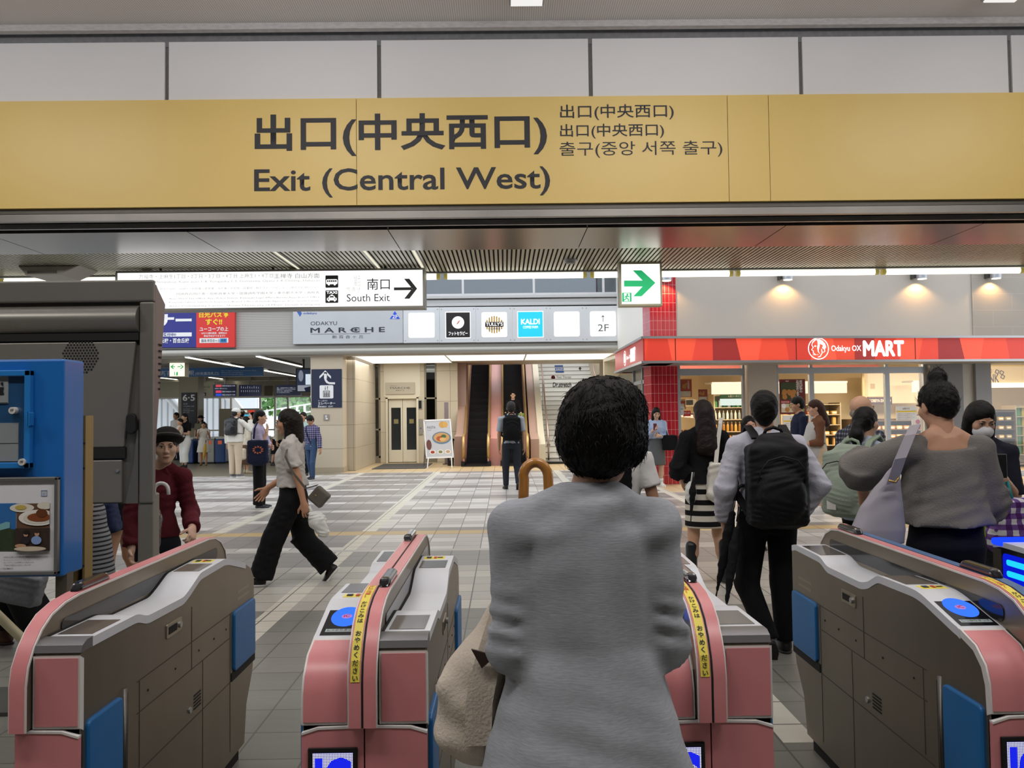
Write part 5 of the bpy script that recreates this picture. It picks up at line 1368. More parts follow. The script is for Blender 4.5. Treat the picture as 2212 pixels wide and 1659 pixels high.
def gate(X0, lab, colR=None, sticker=True, display=True, left=True):
    colR = colR or M_pink
    g = empty('ticket_gate', (X0 + .17, 3.03, 0), 0, lab, 'ticket gate', 'pink ended ticket gates across the photo')
    X0 = -.17; OY = -3.03            # children are laid out round the gate's own base point
    W_ = .341; r0, r1 = (.133, .207) if left else (.170, .211); XL0 = 0 if left else .170
    sh = lambda pts: [(y + OY, z) for y, z in pts]
    B = lambda mb, nm, m, par=g, **k: mb.build(nm, m, par, **k)
    # body halves
    q = MB().prism(sh(GR + LOW), 'x', X0 + r1 - .01, X0 + W_)
    B(q.prism(sh(GL + LOW), 'x', X0, X0 + r0 + .01) if left else q.prism(sh([(2.262, .66), (3.80, .66)] + LOW), 'x', X0 + r0, X0 + r1), 'body', M_gs, bevel=.004)
    B(MB().box((X0 + XL0 + .02, 2.32 + OY, 0), (X0 + W_ - .02, 3.64 + OY, .07)), 'plinth', M_dark)
    # tops: a plate that follows the profile on each half
    def plate(prof, a, b, y0, y1, nm):
        up = [(y, z) for y, z in prof if y0 <= y <= y1]
        up = [(y0, interp(prof, y0))] + [p for p in up if y0 < p[0] < y1] + [(y1, interp(prof, y1))]
        poly = [(y, z + .004) for y, z in up] + [(y, z - .022) for y, z in up[::-1]]
        return B(MB().prism(sh(poly), 'x', a, b), nm, M_top, smooth='auto')
    if left: plate(GL, X0 - .003, X0 + r0, 2.395, 3.79, 'top_plate')
    plate(GR, X0 + r1, X0 + W_ + .003, 2.32, 3.67, 'top_plate')
    B(MB().prism(sh([(2.258, .862), (2.266, .880), (2.29, .890), (2.325, .890), (2.325, .862)]), 'x', X0 + r1, X0 + W_ + .002), 'front_cap', mat('grey gate cap', '7d7b7c', .35, .4), smooth='auto')
    # thin black gap between ridge and right top
    B(MB().prism(sh([(y, z + .006) for y, z in GR if y > 2.31] + [(y, z - .01) for y, z in GR if y > 2.31][::-1]), 'x', X0 + r1, X0 + r1 + .008), 'gap_strip', M_dark)
    # pink fronts
    def front(prof, a, b, zt_):
        pts = [(y, z) for y, z in prof if z <= zt_ + .001 and y < 2.42]
        out = [(y - .008 if y < 2.3 else y, z + (.006 if y >= 2.3 else 0)) for y, z in pts]
        w = B(MB().prism(sh(out + [(y + .012, z - .012) for y, z in pts[::-1]]), 'x', a, b), 'front_border', M_wedge, smooth='auto')
        out2 = [(y - .0105 if y < 2.3 else y - .001, z + (.0085 if y >= 2.3 else 0)) for y, z in pts]
        out2[0] = (out2[0][0], out2[0][1] + .007); out2[-1] = (out2[-1][0] - (.01 if out2[-1][0] > 2.3 else 0), out2[-1][1] - .006)
        B(MB().prism(sh(out2 + [(y + .012, z - .01) for y, z in pts[::-1]]), 'x', a + .006, b - .006), 'front_panel', M_pink if a < X0 + .1 else colR, smooth='auto')
    if left: front(GL, X0 - .002, X0 + r0 - .004, .85)
    front(GR, X0 + r1 + .004, X0 + W_ + .002, .856)
    # lower front: two pink leaves with a middle seam and a swept upper edge
    for a, b, m_, edge in (((X0, X0 + W_ / 2 - .002, M_pink, 0), (X0 + W_ / 2 + .002, X0 + W_, colR, 1)) if left else ((X0 + XL0, X0 + W_, colR, 1),)):
        n1 = [(a, .650 if edge else .634), (a + .045, .650 if edge else .648), (b - .045, .648 if edge else .650), (b, .634 if edge else .650)]
        B(MB().prism([(a, .06)] + n1 + [(b, .06)], 'y', 2.25 + OY, 2.27 + OY), 'lower_panel', m_)
        B(MB().prism(n1 + [(x, z + .006) for x, z in n1[::-1]], 'y', 2.248 + OY, 2.268 + OY), 'lower_edge', M_wedge)
    B(MB().box((X0 + XL0 + .003, 2.262 + OY, .60), (X0 + W_ - .003, 2.28 + OY, .668)), 'front_gap', M_dark)
    # ridge
    B(MB().prism(sh(RIDGE), 'x', X0 + r0, X0 + r1), 'ridge', M_gs, bevel=.003)
    rp = [(y, z) for y, z in RIDGE[:-1]]
    mid = X0 + (r0 + r1) / 2
    off = [(p[0], p[1]) for p in rp]
    def band(a, b, m_, lift, nm, s0=0, s1=None):
        pts = off[s0:s1]
        nr = []
        for i, p in enumerate(pts):
            q0 = pts[max(i - 1, 0)]; q1 = pts[min(i + 1, len(pts) - 1)]
            t = (q1[0] - q0[0], q1[1] - q0[1]); L = math.hypot(*t); nr.append((-t[1] / L, t[0] / L))
        o1 = [(p[0] + n[0] * lift, p[1] + n[1] * lift) for p, n in zip(pts, nr)]; o2 = [(p[0] - n[0] * .004, p[1] - n[1] * .004) for p, n in zip(pts, nr)]
        return B(MB().prism(sh(o1 + o2[::-1]), 'x', a, b), nm, m_, smooth='auto')
    band(X0 + r0 - .003, X0 + r1 + .003, M_wedge, .002, 'ridge_edging')
    if left: band(X0 + r0 + .001, mid - .0035, M_pink, .0045, 'ridge_band')
    band(mid + .0035 if left else X0 + r0 + .001, X0 + r1 - .001, colR, .0045, 'ridge_band')
    if left: band(mid - .0025, mid + .0025, M_dark, .003, 'ridge_seam')
    # sensor windows along both ridge sides
    for x, s in ((X0 + r0, -1), (X0 + r1, 1)):
        B(MB().prism([(y + OY, z) for y, z in rrect(2.40, .868, 3.68, .918, .02)], 'x', x - s * .004, x + s * .003), 'sensor_window', M_slot)
    # black rounded sensors on the ridge
    for y, x in ((2.50, mid + (.018 if left else 0)), (3.40, mid - .018)) if left else ((2.50, mid),):
        B(MB().prism([(y + OY, .972), (y + .03 + OY, 1.0), (y + .19 + OY, 1.0), (y + .22 + OY, .972)], 'x', x - .018, x + .018), 'ridge_sensor', mat('gloss black sensor', '17161a', .12, coat=.6), bevel=.012, segs=3)
    # reader panel on the left slope
    if left:
        a2, b2 = (2.41, .8505), (2.605, .898)
        ux = Vector((0, b2[0] - a2[0], b2[1] - a2[1])); Ls = ux.length; ux.normalize(); nn = Vector((1, 0, 0)).cross(ux)
        org = Vector((X0 + .004, a2[0] + OY, a2[1])) + nn * .0045
        P = lambda x, t, h=0: org + Vector((x, 0, 0)) + ux * t + nn * h
        B(MB().add([P(.008, .006), P(.122, .006), P(.122, Ls - .012), P(.008, Ls - .012), P(.008, .006, .0015), P(.122, .006, .0015), P(.122, Ls - .012, .0015), P(.008, Ls - .012, .0015)], [(4, 5, 6, 7), (0, 1, 5, 4), (1, 2, 6, 5), (2, 3, 7, 6), (3, 0, 4, 7)]), 'reader_panel', mat('reader black', '0c0c14', .15))
        rd = B(MB().add([P(.068 + .047 * math.cos(t), .118 + .062 * math.sin(t), .002) for t in [2 * PI * i / 32 for i in range(32)]], [list(range(32))]), 'reader_disc', M_blue_led)
        B(MB().add([P(.068 + .016 * math.cos(t), .118 + .014 * math.sin(t), .003) for t in [2 * PI * i / 24 for i in range(24)]], [list(range(24))]), 'reader_mark', glow('reader mark pale', 'c08ad8', .9), rd)
        vs, fs = char_mesh('iC', .022, .02)
        B(MB().add([P(.068 + v.x, .118 + v.y, .004) for v in vs], fs), 'reader_letters', glow('reader red', 'c0203a', .8), rd)
        B(MB().add([P(.02, .024, .002), P(.114, .024, .002), P(.114, .042, .002), P(.02, .042, .002)], [(0, 1, 2, 3)]), 'reader_label', mat('grey label', '9aa4a4', .4, emit='7a8484', es=.25))
        vs, fs = char_mesh('しっかりタッチ', .0125, .01)
        B(MB().add([P(.067 + v.x, .033 + v.y, .003) for v in vs], fs), 'label_letters', M_ink)
    # dark plates and yellow notes on both tops
    for prof, a, b, ya, yb in (((GL, X0 + .012, X0 + .12, 2.74, 2.90), (GL, X0 + .012, X0 + .12, 3.48, 3.70)) if left else ()) + ((GR, X0 + r1 + .018, X0 + W_ - .014, 2.35, 2.52), (GR, X0 + r1 + .018, X0 + W_ - .014, 3.16, 3.30)):
        B(MB().hexa([(a, ya + OY, interp(prof, ya)), (b, ya + OY, interp(prof, ya)), (b, yb + OY, interp(prof, yb)), (a, yb + OY, interp(prof, yb)), (a, ya + OY, interp(prof, ya) + .0055), (b, ya + OY, interp(prof, ya) + .0055), (b, yb + OY, interp(prof, yb) + .0055), (a, yb + OY, interp(prof, yb) + .0055)]), 'dark_plate', mat('smoked plate', '5d5650', .12, spec=.7))
    for prof, a, b, ya, yb in (((GL, X0 + .03, X0 + .115, 2.665, 2.715),) if left else ()) + ((GR, X0 + r1 + .02, X0 + W_ - .03, 3.33, 3.385),):
        s_ = B(MB().hexa([(a, ya + OY, interp(prof, ya)), (b, ya + OY, interp(prof, ya)), (b, yb + OY, interp(prof, yb)), (a, yb + OY, interp(prof, yb)), (a, ya + OY, interp(prof, ya) + .005), (b, ya + OY, interp(prof, ya) + .005), (b, yb + OY, interp(prof, yb) + .005), (a, yb + OY, interp(prof, yb) + .005)]), 'yellow_note', M_yst)
        zz = interp(prof, (ya + yb) / 2) + .007
        B(MB().poly([(a + .01, ya + .012 + OY, zz), (a + .03, ya + .012 + OY, zz), (a + .03, yb - .012 + OY, zz), (a + .01, yb - .012 + OY, zz)]).poly([(b - .03, ya + .02 + OY, zz), (b - .008, ya + .02 + OY, zz), (b - .008, yb - .02 + OY, zz), (b - .03, yb - .02 + OY, zz)]), 'note_mark', M_ink, s_)
        B(MB().poly([(a + .04, ya + .01 + OY, zz), (a + .052, ya + .01 + OY, zz), (a + .052, yb - .01 + OY, zz), (a + .04, yb - .01 + OY, zz)]), 'note_arrow', mat('note red', 'c83a2a', .5), s_)
    # blue flap pads, hinge posts, seams and fittings on both sides
    for x, s in (((X0, -1),) if left else ()) + ((X0 + W_, 1),):
        e0, e1 = x - s * .006, x + s * .012
        B(MB().prism(rrect(2.285 + OY, .14, 2.49 + OY, .668, .02), 'x', e0, e1), 'flap_pad', M_pad, bevel=.006)
        B(MB().prism(rrect(3.50 + OY, .42, 3.785 + OY, .672, .02), 'x', e0, e1), 'flap_pad', M_pad, bevel=.006)
        B(MB().box((e0, 3.48 + OY, .385), (x + s * .004, 3.80 + OY, .42)), 'pad_recess', M_dark)
        hp = B(MB().cyl((x, 2.515 + OY, .12), (x, 2.515 + OY, .68), .010, n=10), 'hinge_post', M_steel_d, smooth=True)
        B(MB().box((e0, 2.53 + OY, .12), (x + s * .0015, 2.538 + OY, .66)), 'hinge_gap', M_dark)
        q = MB(); h = x + s * .0012
        for z, ya, yb in ((.572, 2.6, 3.46), (.671, 2.6, 3.5), (.387, 2.56, 3.48)): q.box((x - s * .002, ya + OY, z - .0016), (h, yb + OY, z + .0016))
        for y, za, zb_ in ((3.05, .572, .80), (3.16, .10, .572), (2.62, .40, .67), (3.47, .10, .67)): q.box((x - s * .002, y - .0012 + OY, za), (h, y + .0012 + OY, zb_))
        B(q, 'panel_seam', mat('seam brown', '4b443b', .6))
        q = MB()
        M = (lambda y: y) if s > 0 else (lambda y: 6.06 - y)
        for k in range(5): q.box((x - s * .002, M(3.07) + OY, .415 + .012 * k), (h, M(3.14) + OY, .421 + .012 * k))
        B(q, 'vent_slot', M_dark)
        pass
        for y, z in ((2.68, .62), (2.90, .62), (3.12, .62), (3.28, .62), (3.42, .62)):
            B(MB().cyl((x - s * .001, y + OY, z), (x + s * .002, y + OY, z), .004, n=8), 'screw_hole', M_dark)
        B(MB().cyl((x, M(3.03) + OY, .43), (x + s * .006, M(3.03) + OY, .43), .011, n=14), 'key_lock', M_steel_l, smooth='auto')
        lt = B(MB().prism(rrect(min(M(2.82), M(2.95)) + OY, .742, max(M(2.82), M(2.95)) + OY, .792, .008), 'x', x - s * .002, x + s * .004), 'latch_plate', mat('latch steel', 'a89f8c', .3, .8), bevel=.002)
        B(MB().box((x, M(2.835) + OY, .755), (x + s * .005, M(2.905) + OY, .78)), 'latch_slot', M_dark, lt)
        B(MB().cyl((x, M(2.925) + OY, .768), (x + s * .012, M(2.925) + OY, .768), .011, n=14), 'latch_button', M_steel_l, lt, smooth='auto')
        for k, za in enumerate((.735, .705)):
            B(MB().prism(rrect(3.56 + OY, za, 3.72 + OY, za + .012, .005), 'x', x - s * .002, x + s * .001), 'grip_mark', mat('faint stamped steel', '9a917f', .4, .6))
    # warning sticker down the ridge front
    if sticker:
        path = [p for p in off[:8]][::-1] ; path = [(2.62, .970)] + path
        n0 = 0.10
        pts = []
        for i in range(16):
            (y, z), t = along(path, .09 + i * .0265); pts.append(((y, z), t))
        def nrm(t): return (-t[1], t[0]) if False else (t[1], -t[0])
        sx = X0 + r0 + .018; hw = .0125
        vs = []
        for (y, z), t in pts:
            n_ = (t[1], -t[0]);  n_ = n_ if n_[0] < .01 or n_[1] > 0 else n_
            n_ = (-abs(n_[0]), abs(n_[1]))
            vs += [(sx - hw, y + n_[0] * .006 + OY, z + n_[1] * .006), (sx + hw, y + n_[0] * .006 + OY, z + n_[1] * .006)]
        q = MB().add(vs, [[2 * i, 2 * i + 2, 2 * i + 3, 2 * i + 1] for i in range(15)])
        st = B(q, 'warning_sticker', M_yst)
        qa, qb = MB(), MB()
        msg = '扉にご注意！　かけこみは　おやめください'
        for i, ch in enumerate(msg):
            if ch == '　': continue
            s_ = .10 + .39 * (i + .4) / len(msg)
            (y, z), t = along(path, s_); n_ = (-abs(t[1]), abs(t[0]))
            vs, fs = char_mesh('—' if ch == 'ー' else ch, .0175, .02)
            # letter up = back along the path (away from the ground)
            vv = [(sx + v.x, y + n_[0] * .0075 - t[0] * v.y + OY, z + n_[1] * .0075 - t[1] * v.y) for v in vs]
            (qa if i < 6 else qb).add(vv, fs)
        B(qa, 'sticker_letters', mat('sticker red', 'd0402a', .5), st); B(qb, 'sticker_letters', M_ink, st)
    if display:
        a, b = X0 + .018, X0 + .152
        d = B(MB().box((a, 2.243 + OY, .40), (b, 2.252 + OY, .600)), 'display_frame', M_black, bevel=.003)
        B(MB().box((a + .014, 2.2415 + OY, .42), (b - .012, 2.244 + OY, .588)), 'display_screen', M_led, d)
        B(MB().box((0, 0, 0), (.001, .001, .001)), 'display_pixel', M_black, d) if False else None
        t = text('IC', a + .020, .45, b - .016, .576, 2.2405 + OY, glow('ic blue', '1a24e0', 1.1), d, bold=.05, name='display_letters')
    return g


SPC = .944
gx = [-1.506 + SPC * k for k in range(4)]
gate(gx[0], 'pink ended steel ticket gate in front of the blue notice board', sticker=False, display=False, left=False)
gate(gx[1], 'pink ended ticket gate with blue reader disc, standing clear beside the woman in grey')
gate(gx[2], 'pink ended ticket gate half hidden behind the woman in grey')
gate(gx[3], 'ticket gate with a pink and blue ridge and its steel side facing the lane', colR=M_gblue)
# fifth gate with blue strip lamps, only its end shows
X = gx[3] + SPC
g = empty('ticket_gate', (X + .17, 3.03, 0), 0, 'dark sided ticket gate with glowing blue strip lamps at the photo edge', 'ticket gate')
X = -.17; OY = -3.03
sh = lambda pts: [(y + OY, z) for y, z in pts]
MB().prism(sh(GL + LOW), 'x', X, X + .341).build('body', mat('black gate side', '15151c', .3), g, bevel=.004)
MB().prism(sh([(y, z + .004) for y, z in GL if y > 2.6] + [(y, z - .02) for y, z in GL if y > 2.6][::-1]), 'x', X - .003, X + .341).build('top_plate', M_top, g)
MB().box((X + .133, 2.3 + OY, .8), (X + .207, 3.75 + OY, .96)).build('ridge', M_gs, g, bevel=.02)
led = glow('blue strip lamp', '1030ff', 2.4); cy = glow('cyan strip lamp', '18a0ff', 2.0)
MB().box((X - .01, 3.72 + OY, .862), (X + .16, 3.81 + OY, .895)).build('end_lamp', led, g, bevel=.012)
for z in (.785, .735): MB().prism(rrect(2.55 + OY, z, 3.70 + OY, z + .026, .012), 'x', X - .004, X + .001).build('strip_lamp', cy, g)
MB().prism(rrect(2.5 + OY, .71, 3.73 + OY, .835, .02), 'x', X - .002, X + .001).build('lamp_halo', glow('deep blue lamp halo', '0818c0', 1.2), g)  # plate that paints the glow spreading round the strip lamps
MB().box((X - .004, 3.74 + OY, .3), (X + .0, 3.80 + OY, .85)).build('end_trim', M_gs, g)

# =================================================================== grey machine cabinet on the left
D = 4.30
kx = lambda u, v=800, d=D: at(u, v, d).x
kz = lambda v, u=250, d=D: at(u, v, d).z
XK = kx(331); r = empty('machine_cabinet', (0, 0, 0), 0, 'tall dark grey metal cabinet with a round speaker grille behind the blue board', 'cabinet')
zt_, zb_ = kz(604, 300), kz(1088, 300)
XL = -3.3
MB().box((XL, D + .025, zb_), (XK - .01, D + .045, zt_ - .005)).build('body', mat('cabinet shade grey', '6a675f', .45, .3), r)
q = MB().box((XL, D, kz(652)), (XK, D + .03, zt_)).box((kx(300), D, zb_), (XK, D + .03, kz(652)))
q.build('front_frame', mat('cabinet frame grey', '7c7972', .42, .35, var=.06, scale=3), r, bevel=.01)
MB().cyl((XL, D + .035, kz(690)), (kx(299), D + .035, kz(690)), .075, n=20).build('roller', mat('cabinet roller', '8b8880', .35, .5), r, smooth='auto')
MB().box((XL, D + .0, kz(735)), (kx(299), D + .03, kz(717))).build('slit', M_dark, r)
dr = MB().prism([(XL, kz(966)), (kx(267), kz(966)), (kx(292), kz(690 + 48)), (XL, kz(738))], 'y', D + .004, D + .03).build('door', mat('cabinet door grey', '85827a', .42, .35, var=.08, scale=2), r, bevel=.006)
cx, cz, R = kx(173), kz(768), .098
q = MB(); 
for i in range(-6, 7):
    for j in range(-7, 8):
        x = (i + .5 * (j % 2)) * .0165; z = j * .0145
        if math.hypot(x, z) < R: q.disc((cx + x, D + .003, cz + z), .0062, n=8)
q.build('speaker_hole', M_dark, dr); bpy.data.objects['speaker_hole']['kind'] = 'stuff'
MB().prism(rrect(kx(276), kz(938), kx(297), kz(893), .025), 'y', D - .025, D + .005).build('handle', M_rubber, r, bevel=.008)
MB().box((XL, D + .005, kz(990)), (kx(270), D + .03, kz(966))).build('lower_gap', M_dark, r)
fl_ = MB().box((XL, D + .005, kz(1086)), (kx(263), D + .03, kz(994))).build('lower_flap', MATS['cabinet door grey'], r, bevel=.005)
MB().cyl((kx(255), D - .004, kz(1017)), (kx(255), D + .01, kz(1017)), .008, n=14).build('lock', M_steel_l, fl_, smooth='auto')
MB().prism([(kx(272), kz(1088)), (kx(299), kz(1088)), (kx(299), kz(930)), (kx(296), kz(930)), (kx(290), kz(1000))], 'y', D + .0, D + .035).build('side_strip', mat('cabinet edge strip', '6f6d67', .4, .3), r)
# back shell with the bulging flank and its vent holes
sh2 = MB().prism([(D + .05, zt_ - .02), (D + .07, zt_ - .04), (D + .165, 2.12), (D + .15, 2.02), (D + .05, 1.36), (D + .045, zb_ + .02), (D + .03, zb_ + .02), (D + .03, zt_ - .02)], 'x', XL, XK - .004).build('back_shell', mat('cabinet flank mauve', '7d6f6c', .42, .3), r, bevel=.006)
for k in range(8):
    y = D + .075; z = kz(745) - k * .034
    MB().box((XK - .006, y, z), (XK + .0, y + .035 - .003 * k, z + .010)).build('vent_hole', M_dark, sh2)
MB().box((kx(296), D + .01, 0), (XK - .004, D + .10, zb_ + .05)).build('leg', MATS['cabinet frame grey'], r, bevel=.01)
MB().box((XL + .02, D + .01, 0), (XL + .12, D + .10, zb_ + .05)).build('leg', MATS['cabinet frame grey'], r, bevel=.01)
MB().box((XL + .02, D - .1, 0), (XK, D + .3, .02)).build('base_plate', M_dgrey, r)

# =================================================================== blue notice board
D = 3.0
bx = lambda u: at(u, 1000, D).x
bz = lambda v, u=60: at(u, v, D).z
r = empty('notice_board', (0, 0, 0), 0, 'bright blue notice board with a glazed case and framed poster before the grey cabinet', 'notice board')
XR_, XL_ = bx(137), -2.6
bm = mat('bright blue enamel', '1f6fc0', .35, coat=.4, var=.03, scale=2)
ztb, zbb = bz(776), bz(1247)
MB().box((XL_, D, zbb), (XR_, D + .145, ztb)).build('body', bm, r, bevel=.008)
x0, x1, z0, z1 = XL_ + .05, bx(72), bz(1011), bz(800)
f = MB()
for a, b in (((x0, z1 - .022), (x1, z1)), ((x0, z0), (x1, z0 + .022)), ((x1 - .022, z0), (x1, z1)), ((x0, z0), (x0 + .022, z1))): f.box((a[0], D - .025, a[1]), (b[0], D, b[1]))
f.build('case_frame', mat('case frame blue', '2a80cc', .3), r, bevel=.003)
MB().box((x0 + .022, D - .008, z0 + .022), (x1 - .022, D - .001, z1 - .022)).build('case_back', mat('case back blue', '3f7cb8', .3), r)
MB().box((x0 + .02, D - .016, z0 + .02), (x1 - .02, D - .013, z1 - .02)).build('case_glass', M_acryl, r)
MB().prism(rrect(bx(70), bz(921), bx(76), bz(890), .006), 'y', D - .04, D - .01).build('case_handle', MATS['case frame blue'], r)
paper = mat('paper card white', 'e2e3e6', .6)
c1 = MB().box((bx(-60), D - .012, bz(871)), (bx(20), D - .008, bz(812))).build('paper_card', paper, r)
text('催', bx(-26), bz(854), bx(12), bz(824), D - .0135, M_ink, c1, bold=.04)
MB().box((bx(-60), D - .0128, bz(870)), (bx(20), D - .012, bz(869))).build('card_line', M_dgrey, c1)
c2 = MB().box((bx(-60), D - .012, bz(1003)), (bx(43), D - .008, bz(913))).build('paper_card', paper, r)
text('4/1', bx(-60), bz(979), bx(2.5), bz(966), D - .0135, M_ink, c2, bold=.05)
MB().box((bx(-60), D - .0128, bz(957.5)), (bx(43), D - .012, bz(956.5))).box((bx(-60), D - .0128, bz(997)), (bx(43), D - .012, bz(995.5))).build('card_line', M_dgrey, c2)
for u, v in ((36.5, 886.5), (58, 997)):
    k_ = MB().cyl((bx(u), D - .034, bz(v)), (bx(u), D - .01, bz(v)), .0125, n=20).build('case_lock', mat('ivory knob', 'd9d6cf', .4), r, smooth='auto')
    text('押', bx(u) - .006, bz(v) - .006, bx(u) + .006, bz(v) + .006, D - .0345, M_ink, k_)
# framed poster
x0, x1, z0, z1 = XL_ + .03, bx(132), bz(1240), bz(1030)
pf = MB()
for a, b in (((x0, z1 - .014), (x1, z1)), ((x0, z0), (x1, z0 + .014)), ((x1 - .014, z0), (x1, z1)), ((x0, z0), (x0 + .014, z1))): pf.box((a[0], D - .022, a[1]), (b[0], D, b[1]))
po = MB().box((x0 + .012, D - .012, z0 + .012), (x1 - .012, D - .003, z1 - .012)).build('poster_sheet', mat('poster white', 'e6e6ea', .5), r)
pf.build('poster_frame', mat('poster frame silver', '9a9a97', .3, .7), r, bevel=.004)
Y = D - .0125
def pp(u, v): p = at(u, v, Y); return (p.x, Y, p.z)
def prect(u0, v0, u1, v1, nm, m_, lift=0.0):
    a = at(u0, v1, Y); b = at(u1, v0, Y); return MB().box((a.x, Y - lift, a.z), (b.x, Y + .001, b.z)).build(nm, m_, po)
prect(-80, 1087, 35, 1190, 'sky_photo', mat('photo sky blue', '2f6fb0', .5, var=.1, scale=4), .0004)
MB().poly([(pp(-80, 1190)), pp(35, 1190), pp(35, 1144), pp(8, 1140), pp(-20, 1150), pp(-80, 1160)]).build('hill_photo', mat('photo hill green', '33402a', .6, var=.4, scale=40), po, loc=(0, -.0012, 0))
MB().poly([pp(-10, 1148), pp(22, 1140), pp(22, 1128), pp(14, 1127), pp(-10, 1136)]).build('house_photo', mat('photo house teal', '7fb6bd', .5), po, loc=(0, -.002, 0))
prect(35, 1087, 108, 1190, 'table_photo', mat('photo table brown', '6a4a35', .6, var=.3, scale=30), .0004)
for (u, v, ru, rv, c, l) in ((48, 1097, 26, 9, 'e6e0d0', .002), (98, 1092, 17, 8, 'e2dccc', .002), (46, 1096, 12, 5, 'cbb35a', .003), (84, 1118, 42, 17, 'f0ece4', .0035), (84, 1119, 32, 12, 'e2dacb', .004), (86, 1117, 25, 9, '8a4a26', .005), (92, 1108, 12, 9, '6a3a1c', .006)):
    a = at(u, v, Y); rx = ru * Y / FPX; rz_ = rv * Y / FPX
    umax = 108; xlim = at(umax, v, Y).x
    pts = [(min(a.x + rx * math.cos(t), xlim), Y - l, a.z + rz_ * math.sin(t)) for t in [2 * PI * i / 28 for i in range(28)]]
    MB().poly(pts).build('dish_photo', mat('photo dish ' + c, c, .5), po)
prect(35, 1140, 108, 1190, 'party_photo', mat('photo party dusk', '3a2a22', .6, var=.5, scale=30), .007)
for (u, v, ru, rv, c) in ((59, 1153, 5, 6, 'c79a80'), (60, 1149, 7, 5, '1d1512'), (58, 1166, 10, 8, '25222a'), (83, 1152, 5, 6, 'c99c80'), (83, 1147, 6, 4, '3a2418'), (82, 1166, 11, 9, '8aa6d8'), (70, 1184, 34, 5, 'd8c8b0'), (48, 1178, 12, 4, 'c89a78')):
    a = at(u, v, Y); MB().poly([(a.x + ru * Y / FPX * math.cos(t), Y - .0085 - .0002 * ru, a.z + rv * Y / FPX * math.sin(t)) for t in [2 * PI * i / 20 for i in range(20)]]).build('guest_photo', mat('photo guest ' + c, c, .6), po)
sm = mat('poster small print', '77777c', .6)
for k, (t, u1) in enumerate((('新緑の山頂レストランで、季節のランチと', 82), ('ゆったりとしたひとときをお過ごしください。', 92), ('ロープウェイ山頂駅より徒歩三分。', 74), ('ご予約はお電話または窓口にて承ります。', 68))): textpx(t, 8, 1201 + 5.8 * k, u1, 1204.5 + 5.8 * k, Y - .001, sm, po)
textpx('詳しくは係員まで', -6, 1226.5, 28, 1229.5, Y - .001, M_dgrey, po, bold=.02)
q = MB()
a, b = pp(89, 1072), pp(102, 1059)
for s0, s1 in (((a[0], a[2]), (b[0], a[2] + .0015)), ((a[0], b[2] - .0015), (b[0], b[2])), ((a[0], a[2]), (a[0] + .0015, b[2])), ((b[0] - .0015, a[2]), (b[0], b[2]))): q.box((s0[0], Y - .001, s0[1]), (s1[0], Y, s1[1]))
q.build('stamp_outline', mat('stamp blue', '8a9cc0', .6), po); textpx('認', 91.5, 1062, 99.5, 1070, Y - .001, MATS['stamp blue'], po)
# legs of the board and the ochre channel post beside it
for u in (112, -300):
    x = max(bx(u), XL_ + .08); MB().box((x, D + .03, 0), (x + .042, D + .075, zbb + .02)).build('leg', mat('leg taupe', '6f675c', .5, .2), r)
r = empty('channel_post', (0, 0, 0), 0, 'ochre metal channel post with slots beside the blue notice board', 'post')
D2 = 3.16
a, b = at(149, 900, D2).x, at(185, 900, D2).x
oc = mat('ochre post paint', '9a8350', .5, .1, var=.08, scale=6)
zt2 = at(165, 898, D2).z
m1, m2 = a + (b - a) * .42, a + (b - a) * .86
q = MB().box((a, D2, 0), (m1, D2 + .06, zt2)).box((m2, D2, 0), (b, D2 + .06, zt2)).box((m1, D2 + .045, 0), (m2, D2 + .06, zt2))
for v0, v1 in ((898, 908), (921, 934), (1143, 1155), (1260, 1280)):
    q.box((m1, D2 + .004, at(165, v1, D2).z), (m2, D2 + .05, at(165, v0, D2).z))
q.box((m1, D2 + .004, 0), (m2, D2 + .05, .1)); q.build('channel', oc, r)
MB().box((a - .03, D2 - .03, 0), (b + .03, D2 + .09, .012)).build('foot_plate', M_dgrey, r)
for v in (958, 1012, 1222):
    for x in (m1 - .004, b - .004):
        MB().cyl((x, D2 - .003, at(165, v, D2).z), (x, D2 + .002, at(165, v, D2).z), .0045, n=10).build('bolt', M_dgrey, r)
# cream pole that leans across the floor behind the left gate
r = empty('barrier_pole', (0, 0, 0), 0, 'cream round pole slanting to the floor under the blue notice board', 'pole')
p1 = fl(84, 1425); p0 = at(-190, 1150, p1.y - .2)
MB().cyl(p0, (p1.x, p1.y, .03), .028, n=14).build('pole', mat('cream pole', 'cfc6a2', .5), r, smooth='auto')
MB().lathe([(.06, 0), (.06, .012), (.034, .02), (.034, .06)], (p1.x, p1.y, 0)).build('foot', M_rubber, r, smooth='auto')
MB().cyl((p0.x - .3, p0.y, 0), (p0.x - .02, p0.y, p0.z + .02), .028, n=14).build('leg', MATS['cream pole'], r, smooth='auto')

# folding advert board by the escalators
D = 23.0
r = empty('menu_board', (0, 0, 0), 0, 'white framed pasta menu board standing by the escalators', 'menu board')
def ab(u, v): p = at(u, v, D); return p
P4 = [ab(921.5, 988.5), ab(978.5, 986.5), ab(971, 907.5), ab(914.5, 909.5)]
def q4(s, t):
    lo = P4[0].lerp(P4[1], s); hi = P4[3].lerp(P4[2], s); p = lo.lerp(hi, t); return Vector((p.x, D - .01 + .18 * (p.z), p.z))
def quadpl(s0, t0, s1, t1, nm, m_, lift, par=r):
    pts = [q4(s0, t0), q4(s1, t0), q4(s1, t1), q4(s0, t1)]; n_ = Vector((0, -1, .1)).normalized()
    return MB().hexa([p + n_ * (lift - .004) for p in pts] + [p + n_ * lift for p in pts]).build(nm, m_, par)
quadpl(0, 0, 1, 1, 'sheet', mat('menu print pale', 'c9ccd4', .5, var=.06, scale=5), .004)
